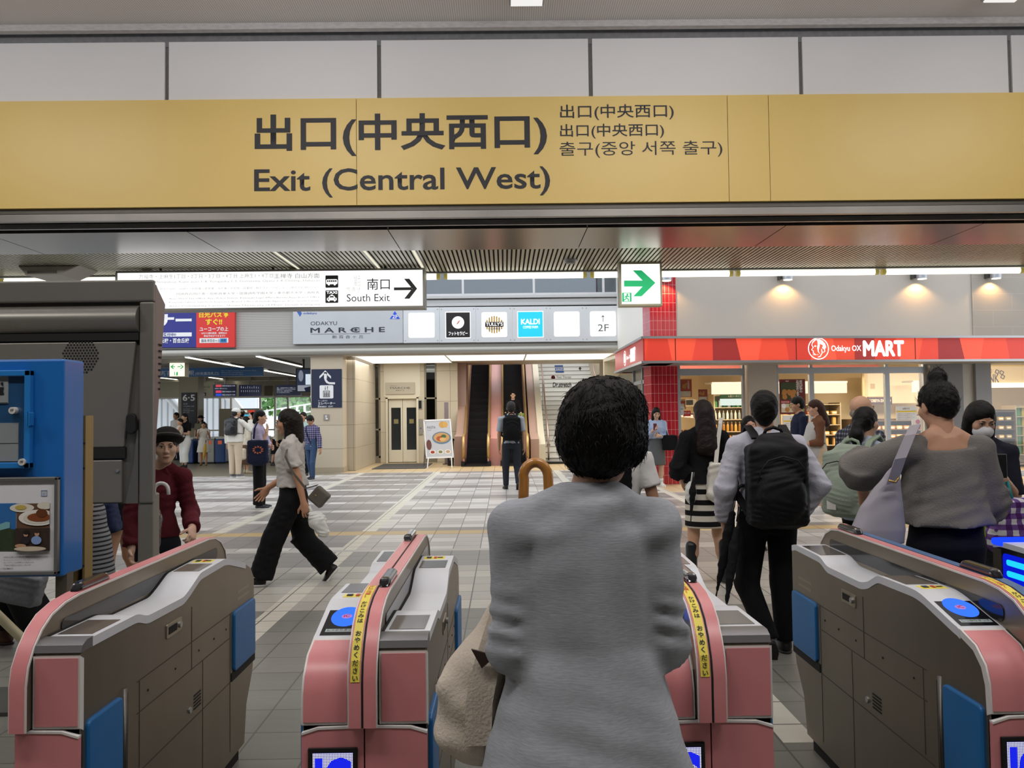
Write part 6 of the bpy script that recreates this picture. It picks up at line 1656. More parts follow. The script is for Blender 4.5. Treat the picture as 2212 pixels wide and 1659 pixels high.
for e in ((-.03, -.02, .02, 1.02), (.98, -.02, 1.03, 1.02), (-.03, -.03, 1.03, .01), (-.03, .99, 1.03, 1.03)): quadpl(*e, 'frame', wht, .014)
for s in (.06, .94):
    p = q4(s, 0); MB().cyl(p, (p.x - .02 + .04 * s, p.y - .12, 0), .016, n=8).build('leg', wht, r); MB().cyl(q4(s, .95), (q4(s, .95).x + (.0 if s > .5 else -.12), p.y + .75, 0), .016, n=8).build('leg', M_grey, r)
def dish(s, t, rs, rt, c, lift):
    n_ = Vector((0, -1, .1)).normalized(); MB().poly([q4(s + rs * math.cos(a), t + rt * math.sin(a)) + n_ * lift for a in [2 * PI * i / 24 for i in range(24)]]).build('dish_print', mat('menu ' + c, c, .5), r)
for d in ((.68, .88, .12, .09, 'd0a052', .006), (.80, .88, .10, .08, 'd8aa5e', .0065), (.62, .52, .36, .17, '6a8498', .006), (.62, .53, .30, .13, 'd2a064', .007), (.56, .50, .14, .07, 'b8572e', .008), (.70, .56, .10, .05, '4a6a3a', .008), (.66, .48, .12, .05, 'e0b878', .0085), (.12, .34, .10, .14, '6e4038', .006), (.24, .14, .12, .06, 'f2eee6', .006), (.24, .14, .08, .04, 'a83a2a', .007), (.54, .14, .12, .06, 'f2eee6', .006), (.54, .14, .08, .04, '8a8a5a', .007), (.82, .14, .12, .06, 'f2eee6', .006), (.82, .14, .08, .04, 'c8a48a', .007)): dish(*d)
for t_, s0, s1, t0, t1 in (('PASTA', .10, .42, .78, .85), ('パスタ', .10, .24, .72, .755)):
    o = text(t_, 0, 0, 1, 1, 0, mat('menu grey lettering', '5a6068', .5), r)
    n_ = Vector((0, -1, .1)).normalized()
    for v in o.data.vertices: v.co = q4(s0 + v.co.x * (s1 - s0), t0 + v.co.z * (t1 - t0)) + n_ * .007
# slim grey post and black bin behind the board
r = empty('floor_post', (0, 0, 0), 0, 'slim mauve grey floor post behind the menu board', 'post')
p = at(964, 900, 24.4); MB().box((p.x - .06, 24.4, 0), (p.x + .06, 24.5, at(964, 869, 24.4).z)).build('post', mat('mauve grey post', '8d8187', .4, .3), r)
MB().box((p.x - .12, 24.34, 0), (p.x + .12, 24.56, .02)).build('base', M_dgrey, r)
r = empty('umbrella_bin', (0, 0, 0), 0, 'small black slim bin between the menu board and the escalator', 'bin')
p = at(973, 960, 23.8); MB().lathe([(.09, 0), (.10, .70), (.10, .72)], (p.x, 23.8, 0)).build('body', M_black, r, smooth='auto'); MB().lathe([(.115, .72), (.115, .78), (.07, .79)], (p.x, 23.8, 0)).build('rim', M_rubber, r, smooth='auto')

# =================================================================== people: bodies and cloth grown from one smooth distance field each
rng = np.random.RandomState(5)


class Field:
    """collects soft shapes; mesh() samples their smooth union and returns one continuous surface"""
    def __init__(s): s.ops = []

    def cap(s, a, b, ra, rb=None, k=.02):
        s.ops.append(('cap', np.array(a, float), np.array(b, float), ra, ra if rb is None else rb, k)); return s

    def cone(s, a, b, ra, rb, k=.02):
        s.ops.append(('cone', np.array(a, float), np.array(b, float), ra, rb, k)); return s

    def ell(s, c, r, M=None, k=.02, sub=False):
        s.ops.append(('sub' if sub else 'ell', np.array(c, float), np.array(r, float), None if M is None else np.array(M, float), None, k)); return s

    def loft(s, rows, k=.02, M=None):
        s.ops.append(('loft', np.array(rows, float), None, None, None if M is None else np.array(M, float), k)); return s

    def box(s, c, h, r, M=None, k=.01):
        s.ops.append(('box', np.array(c, float), np.array(h, float), r, None if M is None else np.array(M, float), k)); return s

    def cut(s, p, n, r=.0):
        s.ops.append(('cut', np.array(p, float), np.array(n, float), r, None, 0)); return s

    def chain(s, pts, rads, k=.015):
        for i in range(len(pts) - 1): s.cap(pts[i], pts[i + 1], rads[i], rads[i + 1], k)
        return s

    def bounds(s):
        lo = np.full(3, 1e9); hi = -lo
        for o in s.ops:
            b = s._bb(o)
            if b is not None: lo = np.minimum(lo, b[0]); hi = np.maximum(hi, b[1])
        return lo, hi

    def _bb(s, o):
        t = o[0]
        if t in ('cap', 'cone'): r = max(o[3], o[4]); return np.minimum(o[1], o[2]) - r, np.maximum(o[1], o[2]) + r
        if t == 'ell': m = o[2].max() if o[3] is not None else o[2]; return o[1] - m, o[1] + m
        if t == 'box': m = np.linalg.norm(o[2]) + o[3] if o[4] is not None else o[2] + o[3]; return o[1] - m, o[1] + m
        if t == 'loft':
            R = o[1]; z0, z1 = R[:, 0].min(), R[:, 0].max()
            lo = np.array([(R[:, 1] - R[:, 3]).min(), (R[:, 2] - R[:, 4]).min(), z0]); hi = np.array([(R[:, 1] + R[:, 3]).max(), (R[:, 2] + R[:, 4]).max(), z1])
            if o[4] is None: return lo, hi
            cs = np.array([[x, y, z] for x in (lo[0], hi[0]) for y in (lo[1], hi[1]) for z in (lo[2], hi[2])]) @ o[4][:3, :3].T + o[4][:3, 3]
            return cs.min(0), cs.max(0)
        return None

    def mesh(s, vox, wrinkle=None):
        lo, hi = s.bounds(); pad = vox * 3 + .012; lo -= pad; hi += pad
        n = np.ceil((hi - lo) / vox).astype(int) + 1
        ax = [lo[i] + np.arange(n[i]) * vox for i in range(3)]
        D = np.full(n, .5, np.float32)
        for o in s.ops:
            t, k = o[0], o[5]
            if t in ('cut', 'sub'): sl = (slice(None),) * 3
            else:
                b0, b1 = s._bb(o); m = k * 1.5 + vox * 4
                i0 = np.clip(np.floor((b0 - m - lo) / vox).astype(int), 0, n - 1); i1 = np.clip(np.ceil((b1 + m - lo) / vox).astype(int) + 1, 1, n)
                sl = tuple(slice(i0[i], i1[i]) for i in range(3))
            X = ax[0][sl[0]][:, None, None]; Y = ax[1][sl[1]][None, :, None]; Z = ax[2][sl[2]][None, None, :]
            if t == 'cap':
                a, b = o[1], o[2]; d = b - a; L2 = max(d @ d, 1e-9)
                h = np.clip(((X - a[0]) * d[0] + (Y - a[1]) * d[1] + (Z - a[2]) * d[2]) / L2, 0, 1)
                q = np.sqrt((X - a[0] - h * d[0]) ** 2 + (Y - a[1] - h * d[1]) ** 2 + (Z - a[2] - h * d[2]) ** 2) - (o[3] + (o[4] - o[3]) * h)
            elif t == 'cone':
                a, b = o[1], o[2]; d = b - a; L = np.sqrt(d @ d)
                h = ((X - a[0]) * d[0] + (Y - a[1]) * d[1] + (Z - a[2]) * d[2]) / (L * L)
                q = np.sqrt((X - a[0] - h * d[0]) ** 2 + (Y - a[1] - h * d[1]) ** 2 + (Z - a[2] - h * d[2]) ** 2) - (o[3] + (o[4] - o[3]) * np.clip(h, 0, 1))
                q = np.maximum(q, np.maximum(-h * L - o[3] * .7, (h - 1) * L))
            elif t in ('ell', 'sub'):
                c, r, M = o[1], o[2], o[3]
                x, y, z = X - c[0], Y - c[1], Z - c[2]
                if M is not None: x, y, z = (M[0, 0] * x + M[1, 0] * y + M[2, 0] * z, M[0, 1] * x + M[1, 1] * y + M[2, 1] * z, M[0, 2] * x + M[1, 2] * y + M[2, 2] * z)
                k0 = np.sqrt((x / r[0]) ** 2 + (y / r[1]) ** 2 + (z / r[2]) ** 2); k1 = np.sqrt((x / r[0] ** 2) ** 2 + (y / r[1] ** 2) ** 2 + (z / r[2] ** 2) ** 2) + 1e-9
                q = k0 * (k0 - 1) / k1
            elif t == 'box':
                c, h, r, M = o[1], o[2], o[3], o[4]
                x, y, z = X - c[0], Y - c[1], Z - c[2]
                if M is not None: x, y, z = (M[0, 0] * x + M[1, 0] * y + M[2, 0] * z, M[0, 1] * x + M[1, 1] * y + M[2, 1] * z, M[0, 2] * x + M[1, 2] * y + M[2, 2] * z)
                qx, qy, qz = np.abs(x) - h[0], np.abs(y) - h[1], np.abs(z) - h[2]
                q = np.sqrt(np.maximum(qx, 0) ** 2 + np.maximum(qy, 0) ** 2 + np.maximum(qz, 0) ** 2) + np.minimum(np.maximum(qx, np.maximum(qy, qz)), 0) - r
            elif t == 'loft':
                R, M = o[1], o[4]
                x, y, z = X, Y, Z
                if M is not None:
                    Q = M[:3, :3]; T = M[:3, 3]; x, y, z = X - T[0], Y - T[1], Z - T[2]
                    x, y, z = (Q[0, 0] * x + Q[1, 0] * y + Q[2, 0] * z, Q[0, 1] * x + Q[1, 1] * y + Q[2, 1] * z, Q[0, 2] * x + Q[1, 2] * y + Q[2, 2] * z)
                f = lambda j: np.interp(z, R[:, 0], R[:, j])
                rx, ry = f(3), f(4); u, v = (x - f(1)) / rx, (y - f(2)) / ry
                k0 = np.sqrt(u * u + v * v) + 1e-6; k1 = np.sqrt((u / rx) ** 2 + (v / ry) ** 2) + 1e-6
                q = np.where(k0 < .3, (k0 - 1) * np.minimum(rx, ry), k0 * (k0 - 1) / k1)
                q = np.maximum(q, np.maximum(R[0, 0] - z, z - R[-1, 0]))
            if t == 'cut':
                q = (X - o[1][0]) * o[2][0] + (Y - o[1][1]) * o[2][1] + (Z - o[1][2]) * o[2][2]
                D = np.maximum(D, q).astype(np.float32); continue
            if t == 'sub':
                h = np.clip(.5 - .5 * (D + q) / k, 0, 1); D = (D * (1 - h) + (-q) * h + k * h * (1 - h)).astype(np.float32); continue
            P = D[sl]
            if k > 0:
                h = np.clip(.5 + .5 * (P - q) / k, 0, 1); D[sl] = P * h * 0 + (P * (1 - h) + q * h - k * h * (1 - h))
            else: D[sl] = np.minimum(P, q)
        if wrinkle:
            amp, fr, ph = wrinkle
            X = ax[0][:, None, None]; Y = ax[1][None, :, None]; Z = ax[2][None, None, :]
            D += amp * (np.sin(fr * (X * 1.3 + .6 * np.sin(fr * .4 * Z + ph)) + ph) * np.sin(fr * .55 * Z + 1.7 * Y * fr + ph * 2) + .6 * np.sin(fr * 2.1 * (Y + .3 * X) + fr * .9 * Z + ph))
        g = openvdb.FloatGrid(1.0); g.copyFromArray(np.ascontiguousarray(D)); 
        pts, quads = g.convertToQuads(isovalue=0.0)
        return pts * vox + lo, quads[:, ::-1]


def mesh_from(parts, name, m, parent):
    """parts: list of (points, quads); one mesh object"""
    V = np.concatenate([p for p, q in parts]); off = 0; Q = []
    for p, q in parts: Q.append(q + off); off += len(p)
    Q = np.concatenate(Q).astype(np.int32)
    me = bpy.data.meshes.new(name)
    me.vertices.add(len(V)); me.vertices.foreach_set('co', V.astype(np.float32).ravel())
    me.loops.add(Q.size); me.loops.foreach_set('vertex_index', Q.ravel())
    me.polygons.add(len(Q)); me.polygons.foreach_set('loop_start', np.arange(0, Q.size, 4, dtype=np.int32)); me.polygons.foreach_set('loop_total', np.full(len(Q), 4, np.int32))
    me.update(calc_edges=True); me.validate()
    me.polygons.foreach_set('use_smooth', np.ones(len(me.polygons), bool))
    me.materials.append(m)
    o = bpy.data.objects.new(name, me); COL.objects.link(o); o.parent = parent
    return o


def grow(F, name, m, parent, vox=.012, wrinkle=None):
    return mesh_from([F.mesh(vox, wrinkle)], name, m, parent)


def strands(o, n, L, m, seed=1, rad=.0011, drop=.7, out=.25):
    """loose locks laid over a hair surface, following it downwards"""
    me = o.data; rs = np.random.RandomState(seed); k = len(me.vertices)
    co = np.zeros(k * 3); me.vertices.foreach_get('co', co); co = co.reshape(-1, 3); no = np.zeros(k * 3); me.vertices.foreach_get('normal', no); no = no.reshape(-1, 3)
    q = MB()
    for i in rs.choice(k, n):
        p, nn = co[i], no[i]; t = np.array([rs.normal() * .35, rs.normal() * .35, -drop]); t = t - nn * (t @ nn); t = nrm(t + 1e-6); l = L * rs.uniform(.5, 1.2)
        q.tube([Vector(p - nn * .002), Vector(p + t * l * .5 + nn * .001), Vector(p + t * l + nn * (l * out * rs.uniform(-.25, 1) - .001))], [rad, rad * 1.1, rad * .3], 4)
    s_ = q.build('hair_strand', m, o, smooth=True); s_['kind'] = 'stuff'; return s_


def nrm(v): v = np.array(v, float); return v / np.linalg.norm(v)


def rotz(a): c, s = math.cos(a), math.sin(a); return np.array([[c, -s, 0], [s, c, 0], [0, 0, 1.0]])
def rotx(a): c, s = math.cos(a), math.sin(a); return np.array([[1, 0, 0], [0, c, -s], [0, s, c]], float)
def roty(a): c, s = math.cos(a), math.sin(a); return np.array([[c, 0, s], [0, 1, 0], [-s, 0, c]], float)


def hand_field(F, w, d, palm, side, s=1.0, curl=.5, spread=.12):
    """five-fingered hand at wrist w, pointing along d; palm = direction the palm faces; side +1 right, -1 left"""
    d = nrm(d); palm = nrm(np.array(palm) - d * (np.array(palm) @ d)); across = np.cross(d, palm) * side   # towards the thumb
    M = np.stack([across, d, palm], 1)
    F.ell(w + d * .045 * s, np.array([.041, .055, .017]) * s, M, .012)
    F.cap(w - d * .02 * s, w + d * .02 * s, .022 * s, .024 * s, .015)
    for i, (ox, L) in enumerate(((.030, .068), (.010, .076), (-.010, .071), (-.029, .056))):
        p = w + d * (.088 - .004 * abs(i - 1)) * s + across * ox * s
        dd = nrm(d + across * spread * (1.2 - i * .8)); c0 = curl * (.55 + .1 * i)
        segs = (.46, .30, .24); r = .0088 * s; a = 0.0
        for j, f in enumerate(segs):
            a += c0 * (.75 if j == 0 else 1.0); q = p + (dd * math.cos(a) + palm * math.sin(a)) * L * f * s
            F.cap(p, q, r, r * .92, .004); p = q; r *= .92
    p = w + d * .028 * s + across * .030 * s; dd = nrm(d * .65 + across * .75 + palm * .35)
    q = p + dd * .045 * s; F.cap(p, q, .0125 * s, .0105 * s, .008); q2 = q + nrm(dd + d * .6 + palm * .5 * curl) * .032 * s; F.cap(q, q2, .0105 * s, .008 * s, .004)


SKIN = lambda n, c: mat('skin ' + n, c, .5, spec=.35, var=.05, scale=12)


def cloth(n, c, bump=.25, sc=220, **k): return mat('cloth ' + n, c, k.pop('rough', .85), spec=.2, var=k.pop('var', .06), scale=k.pop('scale', 14), bump=bump, bscale=sc, **k)


def hair_mat(n='black', c='0d0b0b'): return mat('hair ' + n, c, .5, spec=.22, var=.25, scale=40, stretch=(3, 3, .35), bump=.35, bscale=120)


def person(lab, pos, face=0.0, H=1.6, male=False, girth=1.0, lean=0.0, yaw=0.0, pitch=0.0, armR=((.12, 0, -1), (.05, .1, -1)), armL=((-.12, 0, -1), (-.05, .1, -1)),
           legR=((.0, .02, -1), (0, -.03, -1)), legL=((.0, .02, -1), (0, -.03, -1)), feet=(None, None), skin='c79a7c', vox=.012, vh=.007, top=None, bottom=None, shoes=None, hair=None, handfine=False,
           curl=(.5, .5), palm=((-1, 0, 0), (1, 0, 0)), faceparts=False, stance=.055, child=1.0, z0=None, lips='a5605a', hoff=(0, 0, 0), shz=.788, bneck=0.0):
    """a standing or walking person; x is the person's right, y ahead. Returns (root, joints)"""
    root = empty('person', (pos[0], pos[1], 0), face, lab, 'person', None)
    h = H; sw = (.116 if male else .102) * h; hipz = .505 * h
    R3 = rotx(-lean); hip = np.array([0, 0, hipz])
    T = lambda p: hip + R3 @ (np.array(p, float) - hip)
    J = {}
    for k, s in (('R', 1), ('L', -1)):
        J['sh' + k] = T((s * sw, -.008 * h, shz * h)); a1, a2 = (armR if s > 0 else armL)[:2]
        J['el' + k] = J['sh' + k] + nrm(a1) * .168 * h; J['wr' + k] = J['el' + k] + nrm(a2) * .148 * h
        J['hip' + k] = np.array([s * stance * h, 0, hipz - .02 * h]); l1, l2 = legR if s > 0 else legL
        J['kn' + k] = J['hip' + k] + nrm(l1) * .232 * h; J['an' + k] = J['kn' + k] + nrm(l2) * .215 * h
    gz = min(J['anR'][2], J['anL'][2]) - .042 * h
    sh_ = np.array([0, 0, -gz if z0 is None else z0 - gz])
    for k in J: J[k] = J[k] + sh_
    hip = hip + sh_; T = lambda p: hip + R3 @ (np.array(p, float) + sh_ - hip)
    MT = np.eye(4); MT[:3, :3] = R3; MT[:3, 3] = hip - R3 @ hip
    if male: tor = [(.46, 0, 0, .085, .06), (.50, 0, -.003, .095, .068), (.56, 0, 0, .092, .066), (.63, 0, .004, .088, .062), (.70, 0, .004, .098, .066), (.76, 0, 0, .106, .066), (.80, 0, -.004, .098, .052), (.835, 0, -.008, .055, .04)]
    else: tor = [(.46, 0, 0, .088, .06), (.50, 0, -.004, .100, .070), (.56, 0, -.002, .092, .064), (.63, 0, .004, .074, .054), (.70, 0, .010, .083, .062), (.74, 0, .010, .088, .064), (.79, 0, -.002, .086, .05), (.83, 0, -.008, .05, .036)]
    TR = [(z * h + sh_[2], x, y * h, rx * h * girth, ry * h * girth) for z, x, y, rx, ry in tor]
    J['T'] = T; J['MT'] = MT; J['TR'] = TR; J['h'] = h; J['sh_'] = sh_; J['R3'] = R3
    # head
    hs = h / 1.62 * child if h > 1.3 else h / 1.62 * 1.15 * child
    HR = R3 @ rotz(yaw) @ rotx(pitch)
    neck = T((hoff[0] * .4, -.006 * h, .83 * h)); head = neck + np.array(hoff) * .6 + R3 @ np.array([0, .012 * h, .055 * h]) + HR @ np.array([0, .012, .062]) * hs
    J['head'] = head; J['HR'] = HR; J['hs'] = hs; J['neck'] = neck
    hp = lambda x, y, z: head + HR @ (np.array([x, y, z]) * hs)
    J['hp'] = hp
    B = Field().loft(TR, .03, MT)
    for k, s in (('R', 1), ('L', -1)):
        B.ell(J['sh' + k], np.array([.031, .031, .030]) * h, None, .025).cap(T((s * .028 * h, -.012 * h, .832 * h)), J['sh' + k], .026 * h, .025 * h, .02)
        B.cap(J['sh' + k], J['el' + k], .027 * h, .022 * h, .02).cap(J['el' + k], J['wr' + k], .0225 * h, .0155 * h, .015)
        B.cap(J['hip' + k], J['kn' + k], .047 * h * girth, .032 * h, .03).cap(J['kn' + k], J['kn' + k] * .55 + J['an' + k] * .45 + np.array([0, -.008, 0]), .031 * h, .031 * h, .02).cap(J['kn' + k] * .55 + J['an' + k] * .45, J['an' + k], .029 * h, .0185 * h, .02)
    B.cap(T((0, -.01 * h, .80 * h)), neck + (head - neck) * .35, .034 * h * (1.1 if male else 1), .031 * h, .02)
    parts = [B.mesh(vox)]
    Hd = Field()
    Hd.cap(T((0, -.008 * h, .81 * h)), head + HR @ np.array([0, -.02, -.045]) * hs, .033 * h, .031 * h, .02)
    Hd.ell(hp(0, -.012, .028), np.array([.073, .092, .085]) * hs, HR, .02).ell(hp(0, .020, -.040), np.array([.056, .062, .066]) * hs, HR, .03).ell(hp(0, .054, -.092), np.array([.022, .020, .018]) * hs, HR, .03)
    Hd.ell(hp(.036, .055, -.022), np.array([.026, .022, .024]) * hs, HR, .02).ell(hp(-.036, .055, -.022), np.array([.026, .022, .024]) * hs, HR, .02)
    for s in (1, -1):
        Hd.ell(hp(s * .031, .089, .010), np.array([.016, .011, .010]) * hs, HR, .012, True)
        Hd.ell(hp(s * .073, -.006, -.010), np.array([.010, .020, .030]) * hs, HR, .006)
        Hd.ell(hp(s * .03, .080, .024), np.array([.022, .010, .006]) * hs, HR, .01)
    Hd.cap(hp(0, .080, .008), hp(0, .101, -.026), .0075 * hs, .011 * hs, .010).ell(hp(.011, .090, -.030), np.array([.008, .010, .007]) * hs, HR, .006).ell(hp(-.011, .090, -.030), np.array([.008, .010, .007]) * hs, HR, .006)
    Hd.ell(hp(0, .080, -.060), np.array([.023, .011, .006]) * hs, HR, .006).ell(hp(0, .079, -.069), np.array([.018, .010, .006]) * hs, HR, .006)
    parts.append(Hd.mesh(vh))
    for k, s, i in (('R', 1, 0), ('L', -1, 1)):
        F = Field(); d = nrm(J['wr' + k] - J['el' + k]); hd_ = (armR if s > 0 else armL); d2 = nrm(hd_[2]) if len(hd_) > 2 else d
        F.cap(J['el' + k] * .4 + J['wr' + k] * .6, J['wr' + k], .0185 * h, .0152 * h, .01)
        hand_field(F, J['wr' + k], d2, palm[i], s, h / 1.65, curl[i]); parts.append(F.mesh(.0042 if handfine else .0075)); J['hd' + k] = d2
    sk = SKIN(skin, skin)
    body = mesh_from(parts, 'body', sk, root)
    if faceparts:
        for s in (1, -1):
            e = MB().ellipsoid((0, 0, 0), (.0125 * hs, .008 * hs, .0042 * hs), 12, 8).build('eye', mat('eye white', 'd8d2cc', .3), root, smooth=True)
            c = hp(s * .031, .0805, .008); e.matrix_local = Matrix.Translation(c) @ Matrix(HR.tolist()).to_4x4()
            ir = MB().ellipsoid((0, 0, 0), (.0058 * hs, .003 * hs, .0042 * hs), 10, 6).build('iris', mat('iris dark', '1a120e', .2), e, smooth=True); ir.location = (0, .0062 * hs, 0)
            q = MB().tube([hp(s * .014, .086, .026), hp(s * .03, .087, .031), hp(s * .047, .075, .026)], [.003 * hs, .0032 * hs, .0018 * hs], 6).build('eyebrow', hair_mat(), root, smooth=True)
            MB().tube([hp(s * .017, .0885, .011), hp(s * .031, .0905, .0145), hp(s * .045, .081, .010)], [.0015 * hs] * 3, 5).build('eyelash', hair_mat(), root, smooth=True)
        MB().tube([hp(-.022, .084, -.064), hp(-.008, .0935, -.0625), hp(0, .094, -.0635), hp(.008, .0935, -.0625), hp(.022, .084, -.064)], [.0015 * hs, .0045 * hs, .0045 * hs, .0045 * hs, .0015 * hs], 6).build('lips', mat('lips ' + lips, lips, .45), root, smooth=True)
    # shoes
    if shoes:
        for k, s, i in (('R', 1, 0), ('L', -1, 1)):
            an = J['an' + k]; fd = feet[i] if feet[i] is not None else (s * .12, 1, 0); fd = nrm(fd); up = nrm(np.array([0, 0, 1.0]) - fd * fd[2]); lat = np.cross(fd, up)
            M = np.stack([lat, fd, up], 1); base = an - up * .042 * h
            F = Field().ell(base + fd * .02 * h + up * .020 * h, np.array([.026, .05, .026]) * h, M, .02).ell(base + fd * .072 * h + up * .014 * h, np.array([.027, .045, .019]) * h, M, .02).cap(an - up * .012 * h, an + up * shoes.get('h', .012) * h, shoes.get('r', .024) * h, shoes.get('r', .024) * h * 1.05, .02)
            F.cut(base - up * .001, -up)
            o = grow(F, shoes.get('name', 'shoe'), shoes['m'], root, max(.006, vox * .65))
            if shoes.get('sole'):
                F = Field().ell(base + fd * .02 * h + up * .004 * h, np.array([.028, .055, .012]) * h, M, .01).ell(base + fd * .075 * h + up * .004 * h, np.array([.029, .048, .012]) * h, M, .01); F.cut(base - up * .003, -up).cut(base + up * .012 * h, up)
                grow(F, 'sole', shoes['sole'], o, .006)
    # lower clothing
    if bottom:
        t = bottom['t']; infl = bottom.get('inf', 1.0); W = bottom.get('waist', .63); F = Field()
        rows = [(z * h + sh_[2], x, y * h, rx * h * girth * 1.06 + .006, ry * h * girth * 1.06 + .006) for z, x, y, rx, ry in tor if z <= W + .001]
        F.loft(rows, .02, MT)
        if t == 'trousers':
            cut = bottom.get('len', 1.0); fl_ = bottom.get('flare', 1.0)
            for k in 'RL':
                kn, an = J['kn' + k], J['an' + k]; e = kn + (an - kn) * cut
                F.cap(J['hip' + k], kn, .054 * h * girth * infl, .041 * h * infl * (1 + (fl_ - 1) * .3), .025).cone(kn, e, .041 * h * infl * (1 + (fl_ - 1) * .3), .031 * h * infl * fl_, .015)
            if bottom.get('cuts', True):
                for k in 'RL': pass
        else:
            L = bottom['hem'] * h; rx, ry = bottom['rx'] * h, bottom['ry'] * h; cy = bottom.get('cy', 0) * h; cx_ = bottom.get('cx', 0) * h
            F.loft([(L, cx_, cy, rx, ry), (.44 * h, cx_ * .5, cy * .4, (rx + .108 * h) / 2 * 1.0, (ry + .080 * h) / 2), (.505 * h, 0, 0, .108 * h * girth, .079 * h * girth), (.56 * h, 0, 0, .10 * h * girth, .074 * h * girth)], .02)
        grow(F, bottom.get('name', t), bottom['m'], root, vox, bottom.get('wr'))
    if top:
        F = Field(); g = top.get('inf', .012); hem = top.get('hem', .53)
        rows = []
        for z, x, y, rx, ry in tor:
            if z < hem - .05: continue
            wide = top.get('wide', 0.0) * max(0, min(1, (.78 - z) / .15))
            rows.append((max(z, hem) * h + sh_[2], x, y * h, rx * h * girth + g + wide * h, ry * h * girth + g + wide * .7 * h))
        if top.get('ext'): rows = [(hem * h + sh_[2], 0, top['ext'][2] * h, top['ext'][0] * h, top['ext'][1] * h)] + [r_ for r_ in rows if r_[0] > top.get('ext0', hem + .02) * h + sh_[2]]
        if not top.get('neck', True): rows = rows[:-1]
        F.loft(rows, .02, MT)
        if bneck: F.ell(T((hoff[0] * .4, -.022 * h, .836 * h)), np.array([.058, .030, bneck]) * h, R3, .03)
        sl = top.get('sleeve', 2.0); sr = top.get('sr', 1.25)
        for k in 'RL':
            sg = 1 if k == 'R' else -1
            F.ell(J['sh' + k], np.array([.033, .034, .033]) * h + g * .3, None, .025)
            if top.get('neck', True): F.cap(T((sg * .030 * h, -.012 * h, .832 * h)), J['sh' + k], .027 * h + g * .3, .028 * h + g * .3, .02)
            else: F.cap(T((sg * .066 * h, -.010 * h, .806 * h)), J['sh' + k], .026 * h + g * .3, .028 * h + g * .3, .02)
            a, b, c = J['sh' + k], J['el' + k], J['wr' + k]
            if sl > 0:
                e = a + (b - a) * min(sl, 1); (F.cone if sl <= 1 else F.cap)(a, e, .0268 * h * sr ** .5 + g * .3, .0235 * h * sr + g * .3, .02)
            if sl > 1: e = b + (c - b) * (sl - 1); F.cone(b, e, .0235 * h * sr + g * .3, top.get('cuff', .021) * h * sr * .92 + g * .3, .02)
        for c in top.get('cuts', []): F.cut(T(np.array(c[0]) * h - sh_ * 0), c[1])
        grow(F, top.get('name', 'shirt'), top['m'], root, top.get('vox', vox), top.get('wr', (.0022, 34, rng.rand() * 6)))
        if top.get('collar'):
            F = Field(); c = neck + R3 @ np.array([0, .002, -.012 * h]); F.loft([(c[2] - .02 * h, c[0], c[1], .05 * h, .05 * h), (c[2] + .012 * h, c[0], c[1], .042 * h, .043 * h), (c[2] + .020 * h, c[0], c[1], .040 * h, .041 * h)], .008); F.ops.append(('sub', c + np.array([0, .03, .04 * h]), np.array([.034, .036, .06]) * h, None, None, .006)); grow(F, 'collar', top['collar'], root, .006)
    if hair:
        st = hair['t']; hm = hair.get('m') or hair_mat(); F = Field(); v = hair.get('v', .007); vol = hair.get('vol', 1.0)
        if st != 'bald':
            F.ell(hp(0, -.018, .036), np.array([.082, .098, .088]) * hs * vol, HR, .015)
            F.ell(hp(0, -.05, -.005), np.array([.074, .066, .075]) * hs * vol, HR, .03)
        if st == 'short': F.ell(hp(0, -.055, -.028), np.array([.060, .050, .055]) * hs * vol, HR, .03)
        for e in hair.get('add', []): F.ell(hp(*e[0]), np.array(e[1]) * hs, HR, e[2] if len(e) > 2 else .02)
        for e in hair.get('caps', []): F.cap(hp(*e[0]), hp(*e[1]), e[2] * hs, e[3] * hs, .02)
        fr = hair.get('fringe', .045)
        F.ell(hp(0, .085, -.045 + (fr - .045)), np.array([.066, .075, .085]) * hs, HR, .012, True)
        for s in (1, -1):
            if hair.get('ears', True): F.ell(hp(s * .092, .012, -.028), np.array([.03, .034, .045]) * hs, HR, .012, True)
        o = grow(F, 'hair', hm, root, v, hair.get('wr', (.0018, 62, 1.0)))
        J['hair_o'] = o
    J['root'] = root
    return root, J


